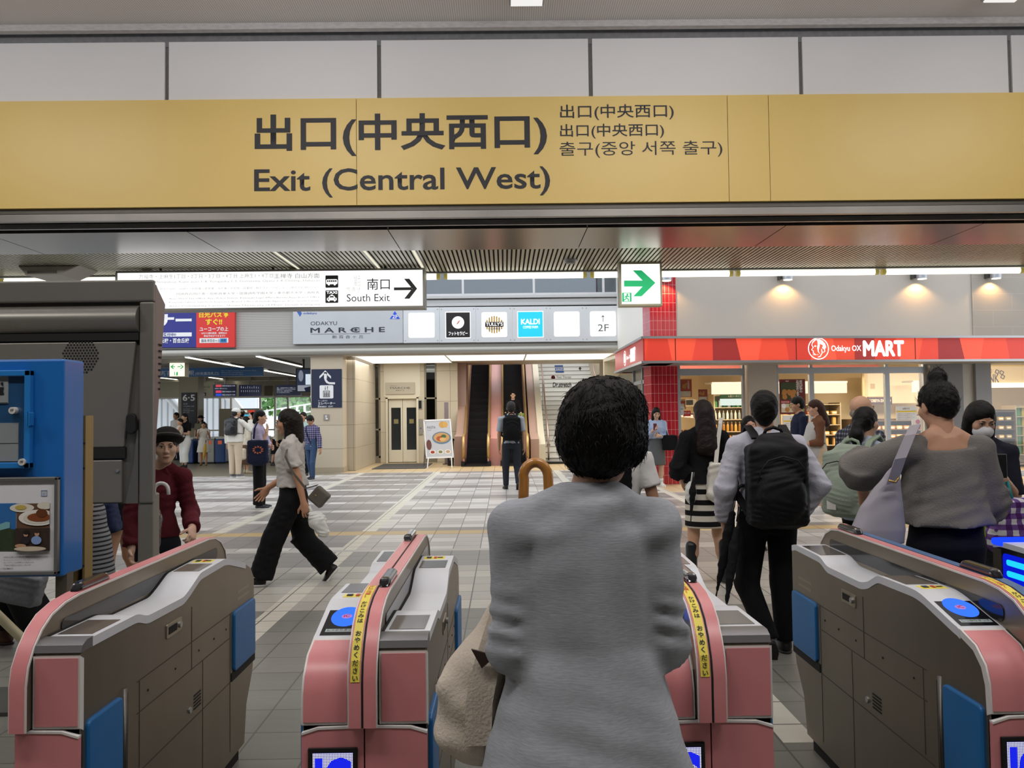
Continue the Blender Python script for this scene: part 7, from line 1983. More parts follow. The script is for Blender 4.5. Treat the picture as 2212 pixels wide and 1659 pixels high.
def backpack(root, J, m, w=.30, hgt=.46, dep=.16, dz=0.0, m2=None, lab=None, vox=.008, pocket=True, mini=1.0, strap_m=None):
    """bag on the back with two shoulder straps and a top loop; belongs to nobody's body: a thing of its own at the same place"""
    bag = empty('backpack', root.location, root.rotation_euler.z, lab, 'backpack')
    h = J['h']; T = J['T']; R3 = J['R3']
    c = T((0, -.070 * h - dep / 2, (.70 + dz) * h))
    F = Field().loft([(-hgt / 2, 0, .02, w * .36, dep * .36), (-hgt * .46, 0, .0, w * .46, dep * .50), (-hgt * .2, 0, -.006, w * .50, dep * .56), (hgt * .15, 0, 0, w * .48, dep * .50), (hgt * .36, 0, .012, w * .41, dep * .42), (hgt * .47, 0, .025, w * .30, dep * .28), (hgt / 2, 0, .03, w * .2, dep * .16)], .02, np.block([[R3, c[:, None]], [np.zeros((1, 3)), np.ones((1, 1))]])).box(c + R3 @ np.array([0, dep * .1, -hgt * .05]), (w * .40, dep * .2, hgt * .36), .04, R3, .04)
    if pocket: F.ell(c + R3 @ np.array([0, -dep * .42, -hgt * .16]), np.array([w * .40, dep * .30, hgt * .28]), R3, .03)
    b = grow(F, 'bag_body', m, bag, vox, (.0025, 30, 2.0))
    sm = strap_m or m2 or m
    for s in (1, -1):
        pts = [c + R3 @ np.array([s * w * .30, dep * .40, hgt * .44]), T((s * .062 * h, -.055 * h, .835 * h)), T((s * .066 * h, .0, .862 * h)), T((s * .070 * h, .062 * h, .80 * h)), T((s * .082 * h, .078 * h, .70 * h)), T((s * .118 * h, .02 * h, .62 * h)), c + R3 @ np.array([s * w * .46, dep * .2, -hgt * .38])]
        MB().strip([Vector(p) for p in pts], R3 @ np.array([.024, 0, 0]), .012).build('shoulder_strap', sm, bag, smooth='auto')
    MB().tube([Vector(c + R3 @ np.array([x, dep * .28, hgt * .47 + z])) for x, z in ((-.06, 0), (-.045, .035), (0, .05), (.045, .035), (.06, 0))], .011, 8).build('top_loop', sm, bag, smooth=True)
    zp = [Vector(c + R3 @ np.array([x * w, -dep * .5 - .012 + (.045 if abs(x) > .38 else 0), z * hgt])) for x, z in ((-.42, -.05), (-.38, .12), (-.25, .22), (0, .26), (.25, .22), (.38, .12), (.42, -.05))]
    MB().tube(zp, .004, 5).build('zip', M_rubber, bag, smooth=True)
    return bag, c

# =================================================================== the people
def W_(root, p):
    a = root.rotation_euler.z; c, s = math.cos(a), math.sin(a)
    return np.array([root.location.x + c * p[0] - s * p[1], root.location.y + s * p[0] + c * p[1], p[2]])


def fpos(u, v): p = fl(u, v); return (p.x, p.y)


def dpos(u, D): p = at(u, 900, D); return (p.x, D)


def bandmat(n, c0, c1, period, duty, axis=2, off=0.0, rough=.85):
    m, nt, b = base_mat('cloth ' + n, rough, spec=.2); k = coords(nt)[axis]
    nt.links.new(mixc(nt, ((k + off) / period).fract().lt(duty), c0, c1).k, b.inputs['Base Color']); return m


def plaidmat(n, c0, c1, c2, p, d=.5):
    m, nt, b = base_mat('cloth ' + n, .85, spec=.2); x, y, z = coords(nt)
    u = ((x + y * .6) / p).fract().lt(d); v = (z / p).fract().lt(d)
    nt.links.new(mixc(nt, u * v, mixc(nt, u.mx(v), c0, c1), c2).k, b.inputs['Base Color']); return m


def bag(nm, lab, F, m, cat='bag', vox=.008, wr=(.003, 26, 1.0)):
    r = empty(nm, (0, 0, 0), 0, lab, cat); o = grow(F, 'bag_body', m, r, vox, wr); return r


def strap(r, pts, m, w=(.02, 0, 0), t=.006, nm='strap'):
    return MB().strip([Vector(p) for p in pts], w, t).build(nm, m, r, smooth='auto')


def cord(r, pts, rad, m, nm='handle'):
    return MB().tube([Vector(p) for p in pts], rad, 8).build(nm, m, r, smooth=True)


def umbrella(lab, tip, top, m, hm, crook=True, rad=.03, out=(1, 0, 0)):
    """closed umbrella: shaft, folded canopy, hooked handle"""
    r = empty('umbrella', (0, 0, 0), 0, lab, 'umbrella'); tip, top = np.array(tip, float), np.array(top, float); d = nrm(top - tip); L = np.linalg.norm(top - tip)
    F = Field().chain([tip + d * .05, tip + d * .2, tip + d * L * .6, tip + d * L * .78], [.008, rad * .75, rad, rad * .6], .01)
    grow(F, 'canopy', m, r, .008, (.0025, 60, .4)); cord(r, [tip, tip + d * .06], .005, M_rubber, 'ferrule'); cord(r, [tip + d * L * .7, top], .006, M_steel_d, 'shaft')
    o = nrm(np.array(out, float) - d * (np.array(out) @ d)); R = .042
    pts = [top - d * .06, top] + [top + o * R * (1 - math.cos(a)) + d * R * math.sin(a) for a in np.linspace(.3, PI, 8)] + [top + o * 2 * R - d * .03] if crook else [top - d * .09, top]
    cord(r, pts, .011, hm); return r


BLK = cloth('black', '101012', .3); BLKT = cloth('black trousers', '0f0f11', .25, 160); NAVY = cloth('navy', '1b2138'); WHITE = cloth('white', 'dedcd8'); DENIM = cloth('denim', '3d5272'); CREAM = cloth('cream', 'd6cbb8')
shoe_b = dict(m=mat('black shoe', '131212', .45), sole=mat('dark sole', '1d1a18', .6)); shoe_w = dict(m=mat('white sneaker', 'd9d7d2', .5), sole=mat('white sole', 'e6e4e0', .5)); shoe_bw = dict(m=shoe_b['m'], sole=shoe_w['sole'])
trous = lambda m, **k: dict(t='trousers', m=m, **k)
dn = lambda s, x=.0, y=.0: ((s * .12 + x, y, -1), (s * .04, .14 + y, -1))
FAR = dict(vox=.016, vh=.010)
FACE = dict(faceparts=True)

# ---- 1 woman in grey, back to us, right in front
gm, nt, b = base_mat('cloth heather grey', .9, spec=.15)
_tc = nt.nodes.new('ShaderNodeTexCoord'); _mp = nt.nodes.new('ShaderNodeMapping'); _mp.inputs['Scale'].default_value = (30, 30, 190); nt.links.new(_tc.outputs['Object'], _mp.inputs[0])
_n = nt.nodes.new('ShaderNodeTexNoise'); _n.inputs['Scale'].default_value = 1.6; _n.inputs['Detail'].default_value = 5; nt.links.new(_mp.outputs[0], _n.inputs['Vector'])
_c = mixc(nt, NX(nt, _n.outputs['Fac']).op('MULTIPLY_ADD', 1.6, -.3), '9b9ea5', 'b6b9c0'); nt.links.new(_c.k, b.inputs['Base Color'])
_b = nt.nodes.new('ShaderNodeBump'); _b.inputs['Strength'].default_value = .12; _b.inputs['Distance'].default_value = .004; nt.links.new(_n.outputs['Fac'], _b.inputs['Height']); nt.links.new(_b.outputs[0], b.inputs['Normal'])
r, J = person('woman with short black hair in a long heather grey cardigan, back turned, at the gates', (.178, 1.86), 0.02, H=1.555, girth=1.08, hoff=(.045, 0, .004), shz=.797, bneck=.028, yaw=-.45, pitch=-.10,
              armR=((.05, .03, -1), (-.10, .95, .05), (-.3, .9, .1)), armL=((-.01, -.02, -1), (.12, .95, -.05), (.2, .95, 0)), skin='c39a80', handfine=True, vox=.010, vh=.005, curl=(.9, .9), palm=((0, 0, -1), (1, 0, .2)),
              bottom=trous(BLKT, waist=.60, len=.98), shoes=shoe_b, top=dict(m=gm, sleeve=1.16, hem=.34, inf=.014, wide=.010, ext=(.188, .12, -.012), ext0=.60, sr=1.5, cuff=.033, name='cardigan', wr=(.0022, 17, .7)),
              hair=dict(t='short', vol=1.22, fringe=.03, ears=False, wr=(.0012, 48, .3), add=[((0, -.06, -.015), (.086, .06, .066), .03), ((-.06, .0, -.01), (.040, .06, .066), .02), ((.068, -.01, -.01), (.038, .06, .060), .02), ((.03, -.02, .07), (.07, .08, .06), .03)], v=.005))
strands(J['hair_o'], 1600, .03, hair_mat(), 3, .0009, .8, .05)
# hanging folds of the cardigan back
o = [c for c in r.children if c.name.startswith('cardigan')][0]
_v = np.zeros(len(o.data.vertices) * 3); o.data.vertices.foreach_get('co', _v); _v = _v.reshape(-1, 3)
_f = np.clip((1.20 - _v[:, 2]) / .55, 0, 1); _back = _v[:, 1] < .05
_ang = np.arctan2(_v[:, 0], -_v[:, 1] + .02)
_v[:, 1] += -_f * .011 * np.sin(_ang * 7 + .6) * _back; _v[:, 0] += _f * .006 * np.sin(_ang * 7 + 1.5)
_n = np.zeros(len(_v) * 3); o.data.vertices.foreach_get('normal', _n); _n = _n.reshape(-1, 3)      # gathers of the pushed-up sleeves
for k in 'RL':
    e_ = J['el' + k]; _m = np.exp(-((_v[:, 2] - e_[2] - .055) / .055) ** 2) * np.clip((np.abs(_v[:, 0]) - .135) / .03, 0, 1) * (_v[:, 0] * e_[0] > 0)
    _v += _n * (_m * (.005 * np.sin(_v[:, 2] * 135 + _v[:, 0] * 30 + _v[:, 1] * 25) + .003))[:, None]
o.data.vertices.foreach_set('co', _v.ravel()); o.data.update()
tote_m = cloth('oatmeal canvas', 'd8ccbc', .3, 140, var=.08)
def P3(u, v, D): q = at(u, v, D); return np.array([q.x, q.y, q.z])
F = Field(); D0 = 1.93
for (u, v), rx in (((1032, 1545), .075),): pass
F.chain([P3(1082, 1318, 1.98), P3(1060, 1400, 1.96)], [.030, .052], .03).chain([P3(1042, 1440, D0), P3(1035, 1585, D0)], [.066, .078], .04).chain([P3(1000, 1470, D0), P3(996, 1560, D0)], [.048, .055], .04).chain([P3(985, 1472, D0), P3(965, 1478, D0 - .03)], [.03, .014], .03).chain([P3(985, 1590, D0), P3(966, 1605, D0 - .03)], [.035, .012], .03)
F.cut(P3(1035, 1637, D0), (0, 0, -1))
r = bag('tote_bag', 'oatmeal canvas tote bag hanging at the left arm of the woman in grey', F, tote_m, vox=.006, wr=(.006, 17, 1.2))
MB().prism([(P3(1020, 1388, 1.9)[0], P3(1020, 1388, 1.9)[2]), (P3(1072, 1402, 1.9)[0], P3(1072, 1402, 1.9)[2]), (P3(1042, 1428, 1.9)[0], P3(1042, 1428, 1.9)[2])], 'y', 1.845, 1.852).build('leather_tab', mat('dark brown leather', '3a2822', .5), r)
strap(r, [P3(1092, 1306, 1.93), P3(1075, 1360, 1.90), P3(1050, 1440, 1.865), P3(1035, 1520, 1.85), P3(1032, 1610, 1.848)], tote_m, (.030, 0, 0), .008); strap(r, [P3(1100, 1306, 1.98), P3(1095, 1380, 1.97), P3(1080, 1450, 1.95)], tote_m, (.02, 0, 0), .006)
r = empty('umbrella', (0, 0, 0), 0, 'umbrella with a thick honey brown wooden crook, held up before the woman in grey', 'umbrella')
_D = 2.13; ax_ = (P3(1185, 1060, _D) + P3(1128, 1060, _D)) / 2
cr = [P3(1130, 1110, _D), P3(1131, 1060, _D), P3(1132, 1035, _D)] + [P3(1157, 1031, _D) + np.array([-.0325 * math.cos(a), 0, .0385 * math.sin(a)]) for a in np.linspace(.15, PI - .15, 10)] + [P3(1184, 1035, _D), P3(1185, 1060, _D), P3(1186, 1080, _D)]
cord(r, cr, .0135, mat('honey wood', 'b57a35', .3, coat=.5, var=.15, scale=20))
x_, z_ = cr[0][0], cr[0][2]; cord(r, [(x_, _D, z_ + .02), (x_, _D, .42)], .007, M_steel_d, 'shaft'); grow(Field().chain([np.array([x_, _D, z_ - .12]), np.array([x_, _D, .9]), np.array([x_, _D, .5])], [.018, .028, .010], .01), 'canopy', NAVY, r, .008, (.002, 60, .4)); cord(r, [(x_, _D, .50), (x_, _D, .40)], .005, M_rubber, 'ferrule')

# ---- 2 man with the big black backpack
SH = cloth('pale lilac shirt', 'c3c3d0', .3, 60)
r, J = person('man in a pale shirt and black trousers walking away with a big black backpack', dpos(1652, 5.05), 0.0, H=1.625, male=True, yaw=-.25, armR=((.46, -.28, -1), (-.46, .5, -.9)), armL=((-.30, -.10, -1), (.10, .55, -.85)),
              legR=((.03, .14, -1), (.02, -.02, -1)), legL=((-.09, .10, -1), (.30, -.42, -1)), feet=(None, (.1, .5, -.85)), skin='bd9072', handfine=True, vox=.012, vh=.006, bottom=trous(BLKT, waist=.62, len=.99, flare=1.1, inf=1.06), shoes=shoe_b,
              top=dict(m=SH, sleeve=1.95, hem=.54, inf=.016, sr=1.55, cuff=.024, wr=(.004, 26, .5)), hair=dict(t='short', vol=1.0, fringe=.05, caps=[((0, -.07, -.04), (0, -.07, -.07), .045, .035)], v=.006))
backpack(r, J, mat('black nylon', '0d0e11', .55, spec=.25, bump=.2, bscale=200), w=.34, hgt=.56, dep=.19, dz=-.035, lab='big black nylon backpack on the man in the pale shirt')
cl = MB().tube([Vector(J['neck'] + np.array([.055 * math.cos(a), .060 * math.sin(a), -.012 + .012 * math.sin(a)])) for a in np.linspace(0, 2 * PI, 17)], .019, 8).build('collar', SH, r, smooth=True)
umbrella('black folded umbrella hanging at the left hand of the backpack man, longer one', P3(1546, 1292, 4.9), P3(1592, 1060, 5.0), BLK, M_black, True, .032)
umbrella('black folded umbrella at the left hand of the backpack man, lower one beside his leg', P3(1567, 1322, 4.85), P3(1598, 1095, 4.95), cloth('charcoal', '1b1b1e'), M_black, False, .032)

# ---- 3 woman in the striped skirt
ST = bandmat('black and cream stripes', '131214', 'd0cabc', .0935, .52, 2, .02)
r, J = person('long haired woman in a black top and black and cream striped skirt, walking away', dpos(1519, 7.2), .08, H=1.60, yaw=.1, armR=((.16, -.1, -1), (-.1, .4, -.9)), armL=((-.34, -.10, -1), (.40, .5, -.75)),
              legL=((-.04, .06, -1), (-.08, -.06, -1)), legR=((.10, .10, -1), (.05, -.35, -1)), skin='c0967a', vox=.012, vh=.008, bottom=dict(t='skirt', m=ST, hem=.30, rx=.112, ry=.092, waist=.58),
              top=dict(m=BLK, sleeve=1.3, hem=.54, inf=.014, wide=.012, sr=1.7, cuff=.04), shoes=dict(m=mat('black rubber boot', '1b1d20', .35), sole=shoe_b['sole'], h=.155, r=.030, name='boot'),
              hair=dict(t='long', m=hair_mat('dark brown', '1d1310'), ears=False, fringe=.03, caps=[((0, -.075, .0), (0, -.125, -.30), .075, .085), ((.03, -.06, 0), (.05, -.11, -.34), .05, .055), ((-.04, -.06, 0), (-.06, -.11, -.32), .05, .055)]))
F = Field().box(P3(1553, 1040, 7.05), (.07, .03, .13), .03, roty(.12), .03).ell(P3(1558, 1062, 7.05), (.11, .06, .11), None, .04)
rb = bag('tote_bag', 'soft white tote bag on the right shoulder of the striped skirt woman', F, cloth('soft white canvas', 'd8d4ca'), vox=.01, wr=(.006, 22, .3)); strap(rb, [P3(1546, 1005, 7.0), P3(1550, 960, 7.05), P3(1556, 915, 7.1), P3(1557, 903, 7.25)], MATS['cloth soft white canvas'], (.018, 0, 0))
F = Field().ell(P3(1492, 1064, 7.1), (.05, .06, .10), None, .03); rb = bag('plastic_bag', 'small white plastic bag at the left side of the striped skirt woman', F, mat('white film', 'd9dad6', .3), vox=.01); cord(rb, [P3(1493, 1042, 7.1), P3(1496, 1020, 7.1)], .008, MATS['white film'])
umbrella('slim black umbrella hanging beside the striped skirt', P3(1492, 1128, 7.0), P3(1499, 1020, 7.05), BLK, M_black, False, .03)

# ---- 4 woman with the green backpack
BLUE_ = cloth('pale blue shirt', 'a9b4c3', .3, 60)
r, J = person('woman with a dark ponytail in a pale blue shirt wearing a sage green backpack', dpos(1862, 5.75), -1.0, H=1.515, lean=.05, armR=((.12, .10, -1), (-.05, .75, -.6)), armL=((-.15, .15, -1), (.1, .8, -.5)), skin='c59c82', vox=.012, vh=.006, bottom=trous(BLKT, len=.97), shoes=shoe_w,
              top=dict(m=BLUE_, sleeve=1.25, hem=.47, inf=.018, wide=.016, sr=1.7, cuff=.036, wr=(.005, 24, 2.5)), hair=dict(t='pony', fringe=.035, ears=False, caps=[((0, -.10, -.03), (.0, -.13, -.10), .048, .05), ((0, -.13, -.10), (0, -.12, -.16), .05, .035)]), **FACE)
SAGE = cloth('sage canvas', '929e8f', .3, 150)
bg, c = backpack(r, J, SAGE, w=.33, hgt=.50, dep=.20, dz=-.045, m2=cloth('sage strap', '8c9886'), lab='sage green canvas backpack with a white square patch on the ponytail woman')
MB().box((-.035, -.005, -.03), (.035, .0, .03)).build('patch', mat('white patch', 'd5d3cc', .6), bg, loc=c + np.array([-.03, -.135, -.165]))

# ---- 5 woman with the hair bun
TOP = cloth('taupe grey knit', '77736f', .35, 120)
r, J = person('woman with a high black hair bun in a loose taupe grey top, back turned', (2.165, 4.02), -.06, H=1.635, yaw=.25, pitch=-.25, girth=1.02, armR=((.22, .35, -1), (-.2, .9, .2)), armL=((-.60, .68, -.42), (.3, .7, -.85)), skin='c7987c', vox=.010, vh=.005, handfine=True,
              bottom=trous(cloth('deep navy trousers', '14151f'), waist=.62, len=.95), shoes=shoe_b, top=dict(m=TOP, sleeve=1.02, hem=.565, inf=.020, wide=.035, sr=2.6, name='knit_top', wr=(.0035, 20, 1.1), neck=False),
              hair=dict(t='bun', fringe=.05, v=.005, add=[((.01, -.035, .135), (.048, .045, .04), .02), ((.02, -.03, .165), (.026, .024, .022), .015)], caps=[((0, -.07, -.02), (0, -.075, -.05), .045, .03)], wr=(.0016, 110, 1.0)))
LIL = mat('lilac grey leather', '9d98a2', .45)
F = Field().loft([(z, x, 3.9, rx, ry) for z, x, rx, ry in sorted([(P3(0, v, 3.9)[2], P3(u, v, 3.9)[0], w * 3.9 / FPX, w * 2.0 / FPX) for v, u, w in ((1200, 1895, 58), (1170, 1897, 60), (1120, 1905, 45), (1075, 1920, 27), (1045, 1930, 14), (1035, 1933, 8))])], .03)
rb = bag('shoulder_bag', 'lilac grey bucket bag on a wide strap at the back of the bun haired woman', F, LIL, vox=.007, wr=(.002, 20, .3)); strap(rb, [P3(1926, 1045, 3.84), P3(1945, 990, 3.80), P3(1966, 940, 3.84), P3(1977, 920, 3.93), P3(1976, 918, 4.64), P3(1970, 930, 4.12)], LIL, (.027, 0, .004), .006)
MB().tube([Vector(P3(u, v, 3.80)) for u, v in ((1920, 1038), (1934, 1042), (1942, 1030))], .006, 6).build('ring', mat('gold ring', 'b99a5a', .3, .8), rb, smooth=True)

strands(J['hair_o'], 260, .045, hair_mat(), 5, .0007, -.6, .0)
# ---- 6 masked woman
DR = mat('speckled dress', '2a282c', .85, var=.9, scale=90)
r, J = person('woman in a white face mask looking down at her phone, behind the bun haired woman', dpos(2112, 5.0), PI - .35, H=1.545, yaw=.25, pitch=-.42, armR=((.08, .0, -1), (.0, .25, -1)), armL=((-.10, .08, -1), (.42, .80, .50)), skin='c4997e', vox=.012, vh=.006, handfine=True, curl=(.8, .7), bottom=dict(t='skirt', m=DR, hem=.16, rx=.135, ry=.11), shoes=shoe_b,
              top=dict(m=cloth('dark navy blouse', '20222e'), sleeve=1.0, hem=.55, sr=1.4), hair=dict(t='long', ears=False, fringe=.048, caps=[((.055, -.02, .0), (.07, .01, -.26), .045, .04), ((-.055, -.02, .0), (-.07, .01, -.26), .045, .04), ((0, -.06, 0), (0, -.08, -.25), .07, .07)]), **FACE)
hp = J['hp']; grow(Field().ell(hp(0, .050, -.056), np.array([.063, .054, .050]) * J['hs'], J['HR'], .01).ell(hp(0, .090, -.036), np.array([.026, .028, .030]) * J['hs'], J['HR'], .03), 'face_mask', mat('white mask cloth', 'd3d4d8', .8), r, .005)
pt = W_(r, J['wrL'] + J['hdL'] * .09 + np.array([.0, .03, .04])); ph = empty('smartphone', (0, 0, 0), 0, 'dark smartphone held up by the masked woman', 'phone'); MB().box((-.036, -.005, -.07), (.036, .005, .07)).build('case', M_black, ph, loc=pt, rz=r.rotation_euler.z, bevel=.006); MB().box((-.032, -.0008, -.064), (.032, .0, .064)).build('screen', mat('dark phone glass', '20242a', .1), ph, loc=pt + np.array([.002, .0058, 0]), rz=r.rotation_euler.z)
GING = plaidmat('purple gingham', 'd0cfd2', '6a4a8a', '4a2260', .062, .5)
F = Field().box(P3(2185, 1132, 4.67), (.09, .04, .12), .03, None, .02).ell(P3(2185, 1165, 4.67), (.125, .08, .115), None, .04)
rb = bag('shopping_bag', 'purple and white gingham shopping bag with teal handles at the photo edge', F, GING, vox=.008); TEAL = cloth('teal webbing', '2a7a80')
cord(rb, [P3(2160, 1085, 4.64), P3(2168, 1045, 4.67), P3(2176, 1040, 4.68), P3(2188, 1085, 4.64)], .009, TEAL)
r2 = empty('green_strap_bag', (0, 0, 0), 0, 'lime green flat cloth bag beside the gingham shopping bag', 'bag'); grow(Field().box(P3(2145, 1125, 4.82), (.02, .03, .14), .015, None, .01), 'bag_body', cloth('lime cloth', '6f8a2a'), r2, .008); cord(r2, [P3(2143, 1085, 4.82), P3(2147, 1040, 4.85)], .008, MATS['cloth lime cloth'])

# ---- 7, 8 couple by the shop window
r, J = person('woman in a pale grey tank top and brown sleeves looking at a phone', (4.55, 11.85), 1.45, H=1.645, yaw=.05, pitch=-.15, armR=((.1, .1, -1), (-.1, .9, -.1)), armL=((-.1, .1, -1), (.1, .95, -.12)), skin='c79e86', vox=.013, vh=.008, bottom=dict(t='skirt', m=cloth('sand skirt', 'cbb59a'), hem=.20, rx=.12, ry=.11), shoes=shoe_w,
              top=dict(m=cloth('brown sleeves', '6f4a36'), sleeve=1.6, hem=.60, sr=1.35), hair=dict(t='long', m=hair_mat('brown', '3a221a'), ears=False, fringe=.035, caps=[((0, -.07, 0), (0, -.11, -.24), .075, .07)]), **FACE)
h = J['h']; F = Field().loft([(z * h + J['sh_'][2], 0, y * h, rx * h + .020, ry * h + .022) for z, y, rx, ry in ((.48, .01, .095, .075), (.55, .022, .092, .088), (.62, .028, .078, .088), (.70, .02, .078, .072), (.76, .01, .074, .066), (.80, .0, .05, .055))], .02, J['MT']); grow(F, 'tank_top', cloth('pale grey jersey', 'b7b5b3'), r, .012, (.002, 30, 1))
p = W_(r, J['wrR'] + np.array([0, .10, .03])); ph = empty('smartphone', (0, 0, 0), 0, 'dark smartphone in the hand of the tank top woman', 'phone'); MB().box((-.07, -.035, -.006), (.07, .035, .006)).build('case', M_black, ph, loc=p, bevel=.004); MB().box((-.062, -.03, .006), (.062, .03, .0066)).build('screen', mat('dark phone glass', ''), ph, loc=p)
r, J = person('man in a black shirt and jeans beyond the tank top woman, facing the same way', (4.62, 12.75), 1.5, H=1.71, male=True, pitch=-.15, armR=((.1, .1, -1), (-.1, .5, -.8)), armL=((-.1, .1, -1), (.1, .5, -.8)), skin='bb8e72', vox=.015, vh=.009, bottom=trous(DENIM), shoes=shoe_w, top=dict(m=NAVY, sleeve=.9, hem=.52, sr=1.4), hair=dict(t='short', fringe=.03))
F = Field().box(W_(r, (.2, -.02, 1.02)), (.05, .07, .10), .03, None, .02); rb = bag('shoulder_bag', 'small black shoulder bag on the man in jeans before the shop', F, BLK, vox=.012); cord(rb, [W_(r, (.2, -.02, 1.12)), W_(r, (.16, 0, 1.4))], .012, BLK, 'strap')
# ---- 9 bald man
r, J = person('bald older man in a dark plaid shirt behind the ponytail woman', dpos(1858, 6.5), -1.25, H=1.61, male=True, skin='c99c80', vox=.014, vh=.007, bottom=trous(NAVY), shoes=shoe_b, top=dict(m=plaidmat('dark plaid', '2a2c38', '4a4c58', '8a8c96', .035, .4), sleeve=1.9, hem=.52, sr=1.4), hair=dict(t='bald', add=[((.0, -.075, -.03), (.05, .03, .035), .01)], m=mat('thin grey hair', '8a8078', .7)), **FACE)
# ---- 10 white shirt behind the woman in grey
r, J = person('person in a white shirt mostly hidden behind the woman in grey, bare forearm out', dpos(1330, 4.85), -.25, H=1.53, lean=.12, armR=((.24, -.05, -1), (.08, .22, -1)), armL=((-.2, .1, -1), (-.05, .5, -.8)), skin='a87c62', vox=.012, vh=.008, handfine=True, bottom=trous(BLKT), shoes=shoe_w, top=dict(m=WHITE, sleeve=.62, hem=.52, inf=.016, sr=1.7), hair=dict(t='short'))
F = Field().box(W_(r, (-.03, -.16, 1.06)), (.10, .03, .12), .03, None, .02); rb = bag('shoulder_bag', 'black shoulder bag on the back of the white shirted person behind the woman in grey', F, BLK, vox=.01); strap(rb, [W_(r, (.02, -.13, 1.16)), W_(r, (.07, -.11, 1.28)), W_(r, (.09, -.02, 1.34)), W_(r, (.09, .06, 1.30))], BLK, (.02, 0, 0))
# ---- 11 woman at the red column
r, J = person('young woman in a light blue shirt and grey skirt by the red column', (3.05, 16.42), PI + .05, H=1.585, pitch=-.35, armR=((.10, .16, -1), (-.35, .7, .55)), armL=((-.10, .18, -1), (.8, .75, .1)), skin='cba48c', vox=.012, vh=.007, bottom=dict(t='skirt', m=cloth('grey skirt', '5e6063'), hem=.27, rx=.115, ry=.095, waist=.63), shoes=dict(m=shoe_w['m'], sole=shoe_w['sole']),
              top=dict(m=cloth('light blue shirt', 'a9b8d6'), sleeve=1.7, hem=.60, sr=1.4), hair=dict(t='long', ears=False, fringe=.05, caps=[((.055, -.02, 0), (.075, .03, -.26), .04, .035), ((-.055, -.02, 0), (-.075, .03, -.26), .04, .035), ((0, -.06, 0), (0, -.07, -.22), .07, .06)]), **FACE)
grow(Field().loft([(z, 0, .035, rx, .085) for z, rx in ((.99, .07), (1.08, .082), (1.2, .075))], .02), 'undershirt', cloth('dark print tee', '2b2d33'), r, .01)
p = W_(r, J['wrR'] + np.array([-.02, .06, .07])); ph = empty('smartphone', (0, 0, 0), 0, 'small smartphone in the hand of the woman at the red column', 'phone'); MB().box((-.035, -.005, -.065), (.035, .005, .065)).build('case', mat('rose case', '6a3038', .4), ph, loc=p, bevel=.004); MB().box((-.03, .005, -.06), (.03, .0056, .06)).build('screen', mat('dark phone glass', ''), ph, loc=p)
for k in 'RL': MB().cyl(J['an' + k], J['an' + k] + np.array([0, 0, .09]), .041, .043, 14).build('sock', WHITE, r, smooth=True)
F = Field().box(P3(1447, 956, 16.3), (.12, .04, .12), .03, None, .02); rb = bag('tote_bag', 'black tote bag hanging at the side of the woman by the red column', F, BLK, vox=.012); cord(rb, [P3(1440, 945, 16.3), P3(1440, 930, 16.35), P3(1444, 945, 16.3)], .012, BLK)
F = Field().ell(P3(1398, 965, 16.5), (.07, .05, .22), None, .02); bag('draped_jacket', 'dark blue jacket hanging at the arm of the woman by the red column', F, NAVY, 'jacket', .014)
# ---- 12 man walking to the escalator
r, J = person('man with grey hair in a grey blue polo and black backpack walking to the escalator', dpos(1104, 16.2), .05, H=1.74, male=True, armR=((.14, .0, -1), (.05, .15, -1)), armL=((-.14, .05, -1), (-.03, .2, -1)), legR=((.04, .05, -1), (.02, -.6, -1)), legL=((-.05, .12, -1), (.0, -.05, -1)), feet=((0, .5, -.8), None), skin='bd9072', vox=.013, vh=.008, bottom=trous(cloth('slate trousers', '2a2e36')), shoes=shoe_b,
              top=dict(m=cloth('grey blue polo', 'a5aab3'), sleeve=.8, hem=.52, sr=1.5), hair=dict(t='short', m=hair_mat('iron grey', '2e2c2b')))
backpack(r, J, BLK, w=.33, hgt=.50, dep=.17, dz=.0, lab='black backpack on the man walking to the escalator', vox=.011)
# ---- 13 woman riding down
p = at(1108, 850, 25.4)
r, J = person('woman in black with glasses riding down the escalator, hand on the rail', (p.x, 25.4), PI, H=1.58, z0=.60, armR=((.22, .1, -1), (.1, .6, -.4)), armL=((-.22, .1, -1), (-.1, .6, -.4)), skin='c29a82', bottom=trous(BLKT), shoes=shoe_b, top=dict(m=BLK, sleeve=1.6, hem=.52), hair=dict(t='short', vol=.98, fringe=.055), **FAR)
MB().tube([Vector(J['hp'](*q)) for q in ((-.06, .07, .01), (-.03, .10, .0), (0, .103, .012), (.03, .10, .0), (.06, .07, .01))], .004, 5).build('glasses', M_black, r)
F = Field().box(W_(r, (-.25, .15, 1.35)), (.06, .05, .12), .03, None, .02); bag('shoulder_bag', 'green bag on the arm of the woman riding the escalator', F, cloth('green bag', '6f8f4a'), vox=.014)
